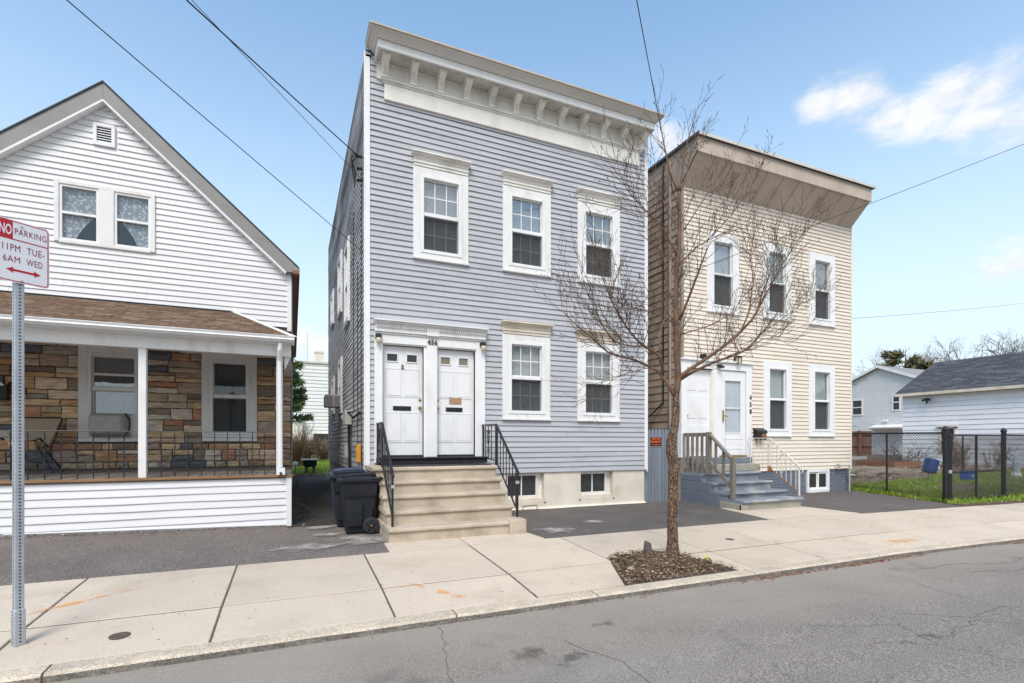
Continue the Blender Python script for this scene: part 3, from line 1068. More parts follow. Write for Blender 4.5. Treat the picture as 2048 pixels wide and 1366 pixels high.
lit = MB()
random.seed(13)
for i in range(900):
    x = random.uniform(-5.5, -0.05) if random.random() < .8 else random.uniform(-5.5, -2.6)
    y = -0.29 - abs(random.gauss(0, 0.10))
    leaf(lit, x, y, gz(x, y) + .010, random.uniform(.015, .045), random.choice((0, 1, 1, 2)))
for i in range(900):
    x = random.gauss(0.12, 0.14)
    y = random.uniform(-0.6, 12)
    leaf(lit, x, y, gz(x, y) + .012, random.uniform(.02, .06), random.choice((0, 1, 1, 2)))
for i in range(250):
    x = random.uniform(14.3, 17.5)
    leaf(lit, x, random.gauss(-2.5, .12), gz(x, -2.5) + .014, random.uniform(.02, .06), random.choice((0, 0, 2)))
for i in range(170):
    x, y = random.uniform(-3, 14), random.uniform(-4.85, -0.5)
    leaf(lit, x, y, gz(x, y) + .012, random.uniform(.008, .018), random.choice((0, 1, 2)))
lit.build("wind_blown_litter", ["dry_leaf", "soil", "pale_chip"], kind='stuff')


# utility covers set in the pavement
def cover(x, y, r, label):
    t = thing("utility_cover", label, "utility cover", (x, y, gz(x, y)), "small round covers in the sidewalk")
    mb = MB()
    mb.lathe((x, y, gz(x, y) - .01), [(r, 0), (r, .018), (r * .8, .018)], 20)
    mb.build("rim", "joint_dirt", t)
    mb = MB()
    mb.lathe((x, y, gz(x, y) - .01), [(r * .78, 0), (r * .78, .016)], 20)
    mb.build("lid", "meter_gray", t)


cover(-1.25, -4.54, .07, "small round metal cover in the slab near the sign post")
cover(6.05, -3.72, .065, "small round metal cover in the slab beyond the street tree")


# ------------------------------------------------------------------ windows
def sash_window(house, P, X0, X1, Z0, Z1, cas=0.135, n0=0.045, head=None, frame=0.065, rail=0.07, mun=(2, 1), blind="blind", screen=True,
                top_glass="glass_bright", low_glass="glass", trim="white_paint", vin="white_vinyl", apron=0.0, depth=0.09, mid=None, casetop=None, sill=True):
    """double-hung window in a casing; the casing is the part, everything in it a sub-part"""
    casetop = cas if casetop is None else casetop
    a, b, c, d = X0 + cas, X1 - cas, Z0 + cas * 0.75, Z1 - casetop
    mb = MB()
    pbox(mb, P, X0, a, -0.02, n0, Z0, Z1)
    pbox(mb, P, b, X1, -0.02, n0, Z0, Z1)
    pbox(mb, P, a, b, -0.02, n0 - .002, d, Z1)
    pbox(mb, P, a, b, -0.02, n0 - .002, Z0, c)
    w = mb.build("window", trim, house, bev=0.005)
    # lining into the wall
    mb = MB()
    t = .02
    pbox(mb, P, a - t, a, -depth - .12, -0.02, c, d)
    pbox(mb, P, b, b + t, -depth - .12, -0.02, c, d)
    pbox(mb, P, a - t, b + t, -depth - .12, -0.02, d, d + t)
    pbox(mb, P, a - t, b + t, -depth - .12, -0.02, c - t, c)
    mb.build("lining", vin, w)
    # outer frame
    nf = n0 + .012
    mb = MB()
    pbox(mb, P, a, a + frame, -.05, nf, c, d)
    pbox(mb, P, b - frame, b, -.05, nf, c, d)
    pbox(mb, P, a + frame, b - frame, -.05, nf - .002, d - frame, d)
    pbox(mb, P, a + frame, b - frame, -.05, nf - .002, c, c + frame)
    mb.build("frame", vin, w, bev=0.006)
    a, b, c, d = a + frame, b - frame, c + frame, d - frame
    mz = (c + d) / 2 + (0 if mid is None else mid)
    # meeting rail
    mb = MB()
    pbox(mb, P, a, b, -.05, n0 - .012, mz - rail / 2, mz + rail / 2)
    mb.build("meeting_rail", vin, w, bev=0.006)
    for lo, hi, nn, gm in ((mz + rail / 2, d, -.02, top_glass), (c, mz - rail / 2, -.045, low_glass)):
        mb = MB()
        q = .018
        pbox(mb, P, a, a + q, nn - .03, nn + .012, lo, hi)
        pbox(mb, P, b - q, b, nn - .03, nn + .012, lo, hi)
        pbox(mb, P, a + q, b - q, nn - .03, nn + .010, hi - q, hi)
        pbox(mb, P, a + q, b - q, nn - .03, nn + .010, lo, lo + q)
        mb.build("sash", vin, w)
        mb = MB()
        pbox(mb, P, a + .01, b - .01, nn - .010, nn - .006, lo + .01, hi - .01)
        mb.build("pane", gm, w)
        if mun:
            for i in range(1, mun[0] + 1):
                u = a + (b - a) * i / (mun[0] + 1)
                mb = MB()
                pbox(mb, P, u - .009, u + .009, nn - .005, nn + .003, lo + q, hi - q)
                mb.build("muntin", vin, w)
            for i in range(1, mun[1] + 1):
                u = lo + (hi - lo) * i / (mun[1] + 1)
                mb = MB()
                pbox(mb, P, a + q, b - q, nn - .004, nn + .002, u - .009, u + .009)
                mb.build("muntin", vin, w)
    if screen:
        mb = MB()
        pbox(mb, P, a + .004, b - .004, -.012, -.010, c + .004, mz - rail / 2)
        mb.build("insect_screen", "insect_screen", w)
    if blind == "blind" or blind == "blind_warm":
        mb = MB()
        z = c + .02
        while z < d - .02:
            p = [P(a - .01, -.082, z), P(b + .01, -.082, z), P(b + .01, -.096, z + .0225), P(a - .01, -.096, z + .0225)]
            mb.add(p, [(0, 1, 2, 3)])
            z += .0235
        pbox(mb, P, a - .01, b + .01, -.115, -.08, d - .02, d + .03)
        mb.build("blind", blind, w, kind='stuff')
    elif blind:
        mb = MB()
        kx = 24
        vs = []
        for i in range(kx + 1):
            u = a - .02 + (b - a + .04) * i / kx
            dn = .010 * math.sin(i * 1.9) + .05
            vs += [P(u, -.13 + dn, c - .02), P(u, -.13 + dn, d + .02)]
        mb.add(vs, [(2 * i, 2 * i + 2, 2 * i + 3, 2 * i + 1) for i in range(kx)])
        mb.build("curtain", blind, w)
    if sill:
        mb = MB()
        pbox(mb, P, X0 - .005, X1 + .005, -.01, n0 + .022, Z0 - .025, Z0 + .012)
        mb.build("sill", trim, w, bev=.004)
    if head:
        hm, h0, h1, ov = head      # material, z from, z to, side overhang
        H = h1 - h0
        mb = MB()
        pbox(mb, P, X0 + .01, X1 - .01, -.01, n0 + .012, h0, h0 + H * .22)
        pbox(mb, P, X0, X1, -.01, n0 + .030, h0 + H * .22, h0 + H * .30)
        pbox(mb, P, X0 + .01, X1 - .01, -.01, n0 + .018, h0 + H * .30, h0 + H * .66)
        pbox(mb, P, X0 - ov * .3, X1 + ov * .3, -.01, n0 + .045, h0 + H * .66, h0 + H * .76)
        pbox(mb, P, X0 - ov * .6, X1 + ov * .6, -.01, n0 + .075, h0 + H * .76, h0 + H * .88)
        pbox(mb, P, X0 - ov, X1 + ov, -.01, n0 + .11, h0 + H * .88, h1)
        mb.build("head_cornice", hm, w, bev=.005)
        mb = MB()
        u = X0 + .03
        while u < X1 - .04:
            pbox(mb, P, u, u + .020, n0 + .018, n0 + .04, h0 + H * .5, h0 + H * .66)
            u += .036
        mb.build("dentil_course", hm, w, kind='stuff')
    return w


# ================================================================== GREY HOUSE
GH = thing("gray_house", "gray clapboard two-storey row house with white bracketed cornice and number 456", "house", (4.3, 5, 0))
F0 = Front(0.0)
GX0, GX1 = 1.205, 7.43
GW = [(2.064, 4.834, 6.54), (3.870, 4.834, 6.54), (5.602, 4.83, 6.54), (3.859, 1.849, 3.556), (5.594, 1.845, 3.53)]
holes = [(x + .14, x + 1.08 - .14, a + .11, b - .14) for x, a, b in GW]
DOOR_L, DOOR_R = (1.515, 2.267), (2.515, 3.289)
dholes = [(DOOR_L[0], DOOR_L[1], 1.10, 3.165), (DOOR_R[0], DOOR_R[1], 1.10, 3.165)]
mb = MB()
wall_sheet(mb, F0, GX0 + .01, GX1 - .01, 0.75, 8.38, holes + dholes, n=0.0, t=0.12)
front = mb.build("front_wall", "siding_gray", GH)
bh = [(x + .05, x + 1.03, a + .03, b - .03) for x, a, b in GW] + [(1.38, 3.47, 0.9, 3.5), (1.55, 7.18, 7.66, 8.28)]
clapboards(front, F0, 0.752, 8.30, 0.1065, lambda a, b: (GX0 + .06, GX1 - .055), bh, "siding_gray", wav=0.009, joints=True)
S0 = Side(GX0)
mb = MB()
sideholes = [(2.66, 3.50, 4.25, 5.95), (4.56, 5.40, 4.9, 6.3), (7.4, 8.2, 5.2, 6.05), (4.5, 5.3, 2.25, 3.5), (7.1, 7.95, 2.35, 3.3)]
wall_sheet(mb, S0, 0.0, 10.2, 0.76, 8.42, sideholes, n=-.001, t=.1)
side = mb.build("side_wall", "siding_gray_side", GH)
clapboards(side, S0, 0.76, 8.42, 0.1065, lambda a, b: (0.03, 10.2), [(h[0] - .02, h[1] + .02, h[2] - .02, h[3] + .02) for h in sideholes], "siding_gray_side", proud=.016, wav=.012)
mb = MB()
mb.box(GX1 - .1, GX1 - .002, 0.13, 10.2, 0.76, 8.42)
mb.build("side_wall", "siding_gray_side", GH)
mb = MB()
mb.box(GX0, GX1, 10.1, 10.2, 0.76, 8.42)
mb.build("back_wall", "siding_gray_side", GH)
mb = MB()
mb.box(GX0, GX1, 0.0, 10.2, 8.42, 8.47)
mb.build("roof", "roof_dark", GH)
mb = MB()
mb.box(GX0 + .1, GX1 - .1, .12, 10.1, 0.76, 0.80)
mb.box(GX0 + .1, GX1 - .1, .12, 10.1, 4.1, 4.2)
mb.box(GX0 + .1, GX1 - .1, 3.6, 3.7, 0.8, 8.3)
mb.build("interior_partition", "interior", GH)
for x0, x1, nm in ((GX0 - .001, GX0 + .078, 0), (GX1 - .062, GX1, 0)):
    mb = MB()
    mb.box(x0, x1, -.032, .02, .745, 8.32)
    if x0 < 2:
        mb.box(x0 - .024, x0, -.032, .035, .745, 8.42)
    else:
        mb.box(x1, x1 + .024, -.032, .035, .70, 8.42)
    mb.build("corner_board", "white_vinyl", GH, bev=.004)
for (x, a, b), i in zip(GW, range(5)):
    low = i >= 3
    sash_window(GH, F0, x, x + 1.08, a, b, head=("old_cream" if low else "old_white", b + .005, b + .245, .035), blind="blind_warm" if low else "blind",
                trim="white_paint", top_glass="glass" if low else "glass_bright")
# side-wall windows (seen nearly edge-on)
for u0, u1, z0, z1 in sideholes:
    w = sash_window(GH, S0, u0 - .1, u1 + .1, z0 - .1, z1 + .1, cas=.1, n0=.05, mun=None, blind=None, screen=False, frame=.05, trim="white_paint", top_glass="glass")

# cornice
mb = MB()
mb.box(1.535, 7.20, -.055, 0, 7.62, 7.915)
mb.box(1.50, 7.235, -.075, 0, 7.915, 7.945)
mb.box(1.47, 7.262, -.105, 0, 7.945, 7.975)
fr = mb.build("frieze", "old_white", GH, bev=.006)
mb = MB()
mb.box(1.40, 7.33, -.035, 0, 7.975, 8.255)
mb.box(1.37, 7.35, -.06, 0, 8.255, 8.288)
mb.build("upper_frieze", "old_white", GH, bev=.005)
mb = MB()
mb.box(1.38, 7.35, -.375, 0.0, 8.288, 8.31)
mb.build("soffit", "soffit_gray", GH)
mb = MB()
mb.box(1.364, 7.354, -.40, -.372, 8.278, 8.415)
mb.box(1.364, 1.392, -.372, .02, 8.278, 8.415)
mb.box(7.326, 7.354, -.372, .02, 8.278, 8.415)
cor = mb.build("cornice", "white_paint", GH, bev=.004)
# crown moulding flares out and returns at both ends
prof = [(0.0, 8.415), (.03, 8.42), (.045, 8.445), (.085, 8.475), (.10, 8.50), (.15, 8.515), (.155, 8.545), (.0, 8.56)]
mb = MB()
vs, fs = [], []
for o_, z in prof:
    vs += [(1.364 - o_, .03, z), (1.364 - o_, -.40 - o_, z), (7.354 + o_ * .9, -.40 - o_, z), (7.354 + o_ * .9, .03, z)]
for i in range(len(prof) - 1):
    for q in range(3):
        fs.append((i * 4 + q, i * 4 + q + 1, i * 4 + q + 5, i * 4 + q + 4))
L = len(vs) - 4
fs.append((L, L + 1, L + 2, L + 3))
mb.add(vs, fs)
mb.build("crown_moulding", "gray_trim", cor)
mb = MB()
for i in range(9):     # slightly uneven flashing along the top edge
    xa, xb = 1.20 + i * .70, 1.20 + (i + 1) * .70 - .002
    dz = random.uniform(-.004, .006)
    mb.add([(xa, -.57, 8.553 + dz), (xb, -.57, 8.556 + dz), (xb, .02, 8.575 + dz), (xa, .02, 8.575 + dz), (xa, -.572, 8.522), (xb, -.572, 8.522)], [(0, 1, 2, 3), (4, 5, 1, 0)])
mb.build("roof_flashing", "taupe_trim", cor)
for i in range(12):
    x = 1.478 + .5185 * i
    mb = MB()
    S = [(0, 7.975), (-.07, 7.975), (-.075, 8.03), (-.10, 8.06), (-.095, 8.10), (-.13, 8.15), (-.20, 8.185), (-.255, 8.20), (-.27, 8.25), (-.27, 8.285), (0, 8.285)]
    mb.prism([(x, y - .03, z) for y, z in S], (.115, 0, 0))
    for q in range(3):
        R_ = [(-.07, 8.05), (-.112, 8.062), (-.120, 8.105), (-.152, 8.163), (-.212, 8.198), (-.276, 8.212), (-.292, 8.25), (-.2, 8.27)]
        mb.prism([(x + .012 + q * .036, y - .03, z) for y, z in R_], (.020, 0, 0))
    mb.box(x - .012, x + .127, -.125, -.035, 7.975, 8.005)
    mb.box(x - .018, x + .133, -.32, -.035, 8.262, 8.287)
    mb.build("bracket", "old_white", GH, bev=.004)

# foundation, with the two recessed basement windows
mb = MB()
bw = [(3.95, 4.86, .10, .735), (5.663, 6.567, .115, .735)]
wall_sheet(mb, F0, GX0 + .02, GX1 - .045, -.25, .75, bw, n=-.012, t=.28)
fo = mb.build("foundation", "foundation", GH)
mb = MB()
for k in range(15):
    xa, xb = 3.35 + k * .27, 3.35 + (k + 1) * .27
    y1, y2 = random.uniform(.04, .09), random.uniform(.04, .09)
    mb.add([(xa, .012, .03), (xb, .012, .03), (xb, -.05, gz(xb, 0) - .01 + 0 * y1), (xa, -.05, gz(xa, 0) - .01)], [(0, 1, 2, 3)])
mb.build("mortar_fillet", "foundation", fo)
mb = MB()
mb.box(GX0 + .03, GX0 + .2, .02, 10.2, -.2, .76)
mb.build("foundation", "foundation", GH)
for x0, x1, z0, z1 in bw:
    mb = MB()
    for a, b in ((x0, x0 + .04), (x1 - .04, x1)):
        mb.box(a, b, .012, .30, z0, z1)
    mb.box(x0, x1, .012, .30, z0, z0 + .03)
    w = mb.build("basement_window", "foundation", GH)
    c0, c1, e0, e1 = x0 + .02, x1 - .14, z0 + .11, z1 - .005
    mb = MB()
    mb.box(c0, c0 + .05, .10, .16, e0, e1)
    mb.box(c1 - .05, c1, .10, .16, e0, e1)
    mb.box(c0 + .05, c1 - .05, .102, .16, e1 - .05, e1)
    mb.box(c0 + .05, c1 - .05, .102, .16, e0, e0 + .06)
    mb.box(c1, c1 + .10, .13, .2, z0 + .03, e1)
    mb.build("frame", "old_white", w, bev=.004)
    mb = MB()
    mb.box(c0 - .02, c1 + .12, .05, .20, z0 + .03, e0)
    mb.build("sill", "foundation", w, bev=.008)
    xm = (c0 + c1) / 2
    for a, b in ((c0 + .05, xm - .012), (xm + .012, c1 - .05)):
        mb = MB()
        mb.box(a, b, .135, .139, e0 + .06, e1 - .05)
        mb.build("pane", "dark_pane", w)
    mb = MB()
    mb.box(xm - .012, xm + .012, .115, .145, e0 + .06, e1 - .05)
    mb.build("mullion", "white_vinyl", w)

# entrance: casing, centre post, two steel doors
mb = MB()
mb.box(1.36, 1.50, -.055, .10, 1.0, 3.345)
mb.box(3.305, 3.489, -.055, .10, 1.0, 3.345)
mb.box(1.50, 3.305, -.052, .10, 3.185, 3.345)
sur = mb.build("door_surround", "white_vinyl", GH, bev=.006)
mb = MB()
mb.box(2.319, 2.514, -.075, .10, 1.10, 3.19)
mb.build("center_post", "white_vinyl", sur, bev=.006)
mb = MB()
for a, b in ((1.50, 1.515), (2.267, 2.319), (2.500, 2.515), (3.289, 3.305)):
    mb.box(a, b, -.02, .12, 1.10, 3.185)
mb.box(1.515, 2.267, -.02, .12, 3.165, 3.185)
mb.box(2.515, 3.289, -.02, .12, 3.165, 3.185)
mb.build("jamb", "white_vinyl", sur)
mb = MB()
h = 3.345
mb.box(1.365, 3.49, -.075, 0, h, h + .035)
mb.box(1.36, 3.494, -.10, 0, h + .035, h + .055)
mb.box(1.365, 3.49, -.08, 0, h + .055, h + .165)
mb.box(1.355, 3.50, -.12, 0, h + .165, h + .19)
mb.box(1.345, 3.51, -.15, 0, h + .19, h + .22)
mb.box(1.335, 3.52, -.18, 0, h + .22, h + .245)
mb.box(2.31, 2.545, -.105, 0, h + .02, h + .166)
mb.build("head_cornice", "white_paint", sur, bev=.006)
mb = MB()
u = 1.385
while u < 3.47:
    mb.box(u, u + .022, -.115, -.078, h + .118, h + .165)
    u += .04
mb.build("dentil_course", "white_paint", sur, kind='stuff')
for (x0, x1), flip in ((DOOR_L, False), (DOOR_R, True)):
    d0, d1 = 1.139, 3.165
    mb = MB()
    lw = [(x0 + .085, x0 + .27), (x1 - .30, x1 - .115)] if not flip else [(x0 + .10, x0 + .285), (x1 - .31, x1 - .127)]
    wall_sheet(mb, Front(.06), x0 + .004, x1 - .004, d0, d1 - .004, [(a, b, 2.88, 3.01) for a, b in lw], n=0, t=.045)
    D = mb.build("door", "door_white", GH)
    for a, b in lw:
        mb = MB()
        mb.box(a - .02, a, .045, .08, 2.86, 3.03)
        mb.box(b, b + .02, .045, .08, 2.86, 3.03)
        mb.box(a, b, .046, .08, 2.86, 2.88)
        mb.box(a, b, .046, .08, 3.01, 3.03)
        mb.build("light_frame", "white_vinyl", D, bev=.004)
        mb = MB()
        mb.box(a, b, .064, .070, 2.88, 3.01)
        mb.build("pane", "dark_pane" if not flip else "taupe_pane", D)
    xm = (x0 + x1) / 2
    for a, b in ((x0 + .09, xm - .045), (xm + .045, x1 - .09)):
        for c, e in ((2.245, 2.72), (1.40, 1.905), (1.955, 2.17)):
            if e - c < .3:
                continue
            mb = MB()
            mb.box(a, b, .050, .061, c, e)
            mb.build("door_panel", "door_white", D, bev=.0045)
            mb = MB()
            for q0, q1, r0, r1 in ((a - .025, b + .025, e + .012, e + .03), (a - .025, b + .025, c - .03, c - .012), (a - .03, a - .012, c - .03, e + .03), (b + .012, b + .03, c - .03, e + .03)):
                mb.box(q0, q1, .051, .061, r0, r1)
            mb.build("panel_moulding", "door_white", D, bev=.004)
    kx = x1 - .06 if not flip else x0 + .035
    for kz, r in ((2.176, .026), (2.023, .032)):
        mb = MB()
        mb.lathe((kx, .06, kz), [(r, 0), (r, -.008), (r * .45, -.012), (r * .45, -.03), (r * .85, -.04), (r * .9, -.055), (r * .5, -.068)] if kz < 2.1 else [(r, 0), (r, -.014), (r * .7, -.02), (.006, -.022)], 14, 'y')
        mb.build("door_knob" if kz < 2.1 else "deadbolt", "brass", D, smooth=False)
    s0, s1 = (1.706, 2.041) if not flip else (2.716, 3.050)
    mb = MB()
    mb.box(s0, s1, .046, .061, 1.968, 2.05)
    mb.box(s0 + .02, s1 - .02, .040, .05, 1.985, 2.035)
    mb.build("mail_slot", "black_iron", D, bev=.004)
    mb = MB()
    mb.box(x0, x1, .02, .12, 1.10, 1.139)
    mb.build("sweep", "black_rubber", D)
mb = MB()
mb.box(2.785, 3.025, .0465, .058, 2.12, 2.238)
mb.build("paper_note", "paper_note", D)
text_mesh("2", "unit_number", "sign_black", GH, (1.852, .043, 2.745), .11, depth=.003, bold=.002)
text_mesh("456", "house_number", "sign_black", GH, (2.325, -.078, 3.215), .125, depth=.004, bold=.003, sp=1.12, sx=.95)
mb = MB()
mb.box(1.385, 3.44, -.30, .12, .985, 1.10)
mb.box(1.385, 3.44, -.34, -.29, 1.075, 1.104)
mb.build("threshold", "black_rubber", GH, bev=.008)
for x in (1.425, 3.425):
    mb = MB()
    mb.box(x - .055, x + .055, -.09, -.056, 3.245, 3.325)
    mb.lathe((x, -.12, 3.30), [(.03, .03), (.05, .015), (.052, -.03), (.045, -.04)], 12)
    L_ = mb.build("wall_lamp", "black_iron", GH)
    mb = MB()
    mb.lathe((x, -.12, 3.30), [(.042, -.04), (.05, -.06), (.05, -.10), (.04, -.135), (.015, -.15)], 12)
    mb.build("lamp_glass", "lamp_glass", L_, smooth=True)
# insulators near the top of the side wall
for z in (6.585, 6.362, 6.15):
    mb = MB()
    mb.tube([(GX0 - .02, .17, z), (GX0 - .10, .14, z)], .012, 6)
    mb.lathe((GX0 - .05, .15, z), [(.02, 0), (.034, -.02), (.02, -.04), (.034, -.055), (.03, -.09)], 10, 'x')
    mb.build("insulator", "black_iron", GH)
# meter and conduits low on the side wall
mb = MB()
mb.box(GX0 - .17, GX0 - .02, 2.0, 2.45, 1.75, 2.06)
mt = mb.build("electric_meter", "meter_gray", GH, bev=.012)
mb = MB()
mb.lathe((GX0 - .10, 2.55, 1.93), [(.10, -.1), (.10, .10), (.085, .20), (.05, .22)], 16, 'y')
mb.build("meter_dial", "meter_gray", mt)
mb = MB()
for du, r in ((2.12, .018), (2.25, .022), (2.34, .014)):
    mb.tube([(GX0 - .07, du, 1.76), (GX0 - .06, du + .03, 1.3), (GX0 - .05, du, .78), (GX0 - .06, du - .05, .2)], r, 6)
mb.tube([(GX0 - .05, 1.95, 2.02), (GX0 - .14, 1.7, 2.0), (GX0 - .08, 1.2, 1.86), (GX0 - .04, .5, 1.95)], .02, 6)
mb.build("conduit", "cable_black", mt)
mb = MB()
mb.box(GX0 - .13, GX0 - .02, 2.5, 2.85, 1.03, 1.29)
mb.build("junction_box", "meter_gray", GH, bev=.01)
mb = MB()
for u, z0, z1 in ((.30, .9, 6.5), (.85, 1.0, 4.9), (1.6, 2.0, 6.2)):
    mb.tube([(GX0 - .035, u, z1), (GX0 - .036, u + .03, (z0 + z1) / 2), (GX0 - .036, u, z0)], .008, 5)
mb.build("side_cable", "cable_black", GH, kind=None)

# window air conditioner on the side wall
AC = thing("air_conditioner", "cream window air conditioner jutting from the gray house side wall", "air conditioner", (GX0 - .2, 4.9, 2.3))
mb = MB()
mb.box(GX0 - .42, GX0 + .05, 4.58, 5.22, 2.30, 2.62)
mb.build("case", "ac_cream", AC, bev=.012)
mb = MB()
for k in range(2):
    mb.box(GX0 - .428 + .0, GX0 - .40, 4.62 + k * .3, 4.88 + k * .3, 2.33, 2.58)
    mb.box(GX0 - .40 + k * .2, GX0 - .24 + k * .2, 4.574, 4.60, 2.33, 2.58)
mb.build("grille", "ac_grille", AC)


# ------------------------------------------------------------------ marks on the pavement
def smear_mark(name, m, x, y, rx, ry, ang, dz=.004):
    mb = MB()
    n, k = 20, 6
    vs = [(x, y, gz(x, y) + dz)]
    cov = [1.0]
    for j in range(1, k + 1):
        for i in range(n):
            a = 2 * math.pi * i / n
            u, v = math.cos(a) * rx * j / k, math.sin(a) * ry * j / k
            px, py = x + u * math.cos(ang) - v * math.sin(ang), y + u * math.sin(ang) + v * math.cos(ang)
            vs.append((px, py, gz(px, py) + dz))
            cov.append(1.0 - j / k)
    fs = [(0, 1 + i, 1 + (i + 1) % n) for i in range(n)]
    for j in range(k - 1):
        for i in range(n):
            a, b = 1 + j * n + i, 1 + j * n + (i + 1) % n
            fs.append((a, a + n, b + n, b))
    mb.add(vs, fs)
    o = mb.build(name, m, None, 'structure', smooth=True)
    at = o.data.attributes.new("cover", 'FLOAT', 'POINT')
    at.data.foreach_set("value", cov)
    return o


for q in ((.42, -.66, .34, .24, .5), (.55, -1.25, .4, .26, .2), (.95, -1.85, .6, .4, -.1), (3.95, -2.3, .5, .34, -.3), (4.9, -1.75, .35, .2, -.1), (.2, -2.1, .5, .3, 0)):
    smear_mark("pavement_stain", "smear_cement", *q, dz=.012)
for q in ((1.42, -4.47, .28, .075, -.9), (-1.75, -3.55, .62, .06, .62), (8.6, -4.62, .7, .13, .05), (1.2, -4.2, .2, .05, -.9)):
    smear_mark("paint_mark", "smear_orange", *q)
for q in ((2.55, -5.66, .16, .10, .2), (1.65, -5.95, .2, .14, .4), (1.9, -6.20, .22, .12, .3)):
    smear_mark("oil_stain", "smear_oil", *q)


def road_crack(pts, w):
    """a thin ragged crack in the asphalt"""
    mb = MB()
    out = []
    for (a, b), (c, d) in zip(pts, pts[1:]):
        L = math.hypot(c - a, d - b)
        k = max(2, int(L / .05))
        for i in range(k):
            t = i / k
            x, y = a + (c - a) * t, b + (d - b) * t
            out.append((x + noise.noise(Vector((x * 5, y * 5, 1))) * .06, y + noise.noise(Vector((x * 5, y * 5, 7))) * .06))
    for (x, y), (x2, y2) in zip(out, out[1:]):
        d = Vector((x2 - x, y2 - y)).normalized() if (x2 - x or y2 - y) else Vector((1, 0))
        ww = w * (.35 + .9 * abs(noise.noise(Vector((x * 7, y * 7, 3)))))
        nx, ny = -d.y * ww, d.x * ww
        z = lambda p, q: gz(p, min(q, -5.0605)) + .003
        mb.add([(x - nx, y - ny, z(x, y)), (x2 - nx, y2 - ny, z(x2, y2)), (x2 + nx, y2 + ny, z(x2, y2)), (x + nx, y + ny, z(x, y))], [(0, 1, 2, 3)])
    mb.build("road_crack", "joint_dirt", kind='structure')


road_crack([(2.05, -5.85), (2.10, -6.1), (2.2, -6.35), (2.16, -6.8), (2.4, -7.6)], .005)
road_crack([(1.18, -5.1), (1.12, -5.5), (1.0, -6.0), (.92, -6.6), (.9, -7.4)], .004)
road_crack([(6.9, -5.5), (7.4, -5.62), (7.9, -5.6), (8.6, -5.85), (9.4, -5.8)], .006)
road_crack([(7.6, -5.95), (8.4, -6.15), (9.2, -6.1), (10.2, -6.4)], .006)
road_crack([(5.2, -6.6), (5.6, -6.9), (6.3, -6.85), (7.0, -7.2)], .004)
sp = MB()
random.seed(77)
for i in range(700):
    x, y = random.uniform(-4, 14), random.uniform(-4.86, -2.8)
    if 3.2 < x < 5.1 and y < -3.8:
        continue
    r = random.uniform(.003, .008)
    z = gz(x, y) + .006
    sp.add([(x + r * math.cos(k * 1.047) * random.uniform(.7, 1.2), y + r * math.sin(k * 1.047) * random.uniform(.7, 1.2), z) for k in range(6)], [tuple(range(6))])
for i in range(260):
    x = random.choice(JX[2:-6]) + random.gauss(0, .012)
    y = random.uniform(-4.88, -2.8)
    leaf(sp, x, y, gz(x, y) + .006, random.uniform(.012, .03))
sp.build("pavement_specks", "joint_dirt", kind='stuff')
# ------------------------------------------------------------------ concrete front steps with iron railings
ST = thing("front_steps", "tan concrete front steps with black iron railings below the white double doors", "steps", (2.3, -1.2, 0))
tops = [.172, .375, .573, .768, .968]
nose = [-2.285, -1.975, -1.675, -1.39, -1.07]
xl = [1.228, 1.245, 1.243, 1.235, 1.185]
xr = [3.12, 3.262, 3.275, 3.295, 3.345]
zb = -.15
for i in range(5):
    mb = MB()
    y0 = nose[i] + .035
    z0 = tops[i] - .062
    if i == 0:
        mb.box(xl[i] + .012, xr[i], y0, -.04, -.2, z0)
    else:
        mb.box(xl[i] + (.02 if i < 4 else .05), xr[i] - .02, y0, -.04 - i * .003, tops[i - 1] - .01, z0)
    st = mb.build("step", "concrete_step", ST, bev=.006)
    mb = MB()
    k = 16
    vs, fs = [], []
    for q in range(k + 1):
        u = xl[i] + (xr[i] - xl[i]) * q / k
        w1 = noise.noise(Vector((u * 2, i, 3))) * .008
        w2 = noise.noise(Vector((u * 3, i, 8))) * .006
        vs += [(u, -.04 - i * .003, z0), (u, nose[i] + .012 + w1, z0 + w2), (u, nose[i] + w1, z0 + .018 + w2), (u, nose[i] + .004 + w1, tops[i] - .016 + w2 * .5),
               (u, nose[i] + .022 + w1, tops[i] + w2 * .3), (u, -.04 - i * .003, tops[i])]
    for q in range(k):
        for r in range(5):
            fs.append((q * 6 + r, q * 6 + r + 1, q * 6 + r + 7, q * 6 + r + 6))
    fs += [tuple(range(6)), tuple(k * 6 + r for r in range(5, -1, -1))]
    mb.add(vs, fs)
    mb.build("nosing", "concrete_step", st)
mb = MB()
mb.box(3.05, 3.325, -2.33, -2.0, -.2, .195)
mb.box(3.285, 3.325, -2.0, -.04, -.2, .14)
mb.build("cheek_block", "concrete_step", ST, bev=.02, seg=2)
mb = MB()
mb.box(1.46, 3.28, -.92, -.345, .969, .981)
mb.build("landing_mat", "black_rubber", ST, bev=.004)


def heart_scroll(mb, x, y0, z0, z1):
    """two mirrored C-scrolls in the plane x = const, centred on y0"""
    for s in (-1, 1):
        pts = []
        H = z1 - z0
        for i in range(25):
            t = i / 24
            a = t * 1.25 * 2 * math.pi
            r = .052 * (1 - t * .75)
            pts.append((x, y0 + s * (.035 + -math.cos(a) * r * .8 + .02), z1 - .06 + math.sin(a) * r))
        pts = pts[::-1]
        for i in range(1, 13):
            t = i / 12
            pts.append((x, y0 + s * (.058 * (1 - t) ** .8 * (1 + .6 * t) + .004), z1 - .06 - (H * .55) * t))
        mb.tube(pts, .0055, 4)
        pts = []
        for i in range(17):
            t = i / 16
            a = t * 1.1 * 2 * math.pi
            r = .034 * (1 - t * .6)
            pts.append((x, y0 + s * (.03 - math.cos(a) * r), z0 + .05 - math.sin(a) * r))
        mb.tube(pts, .0055, 4)


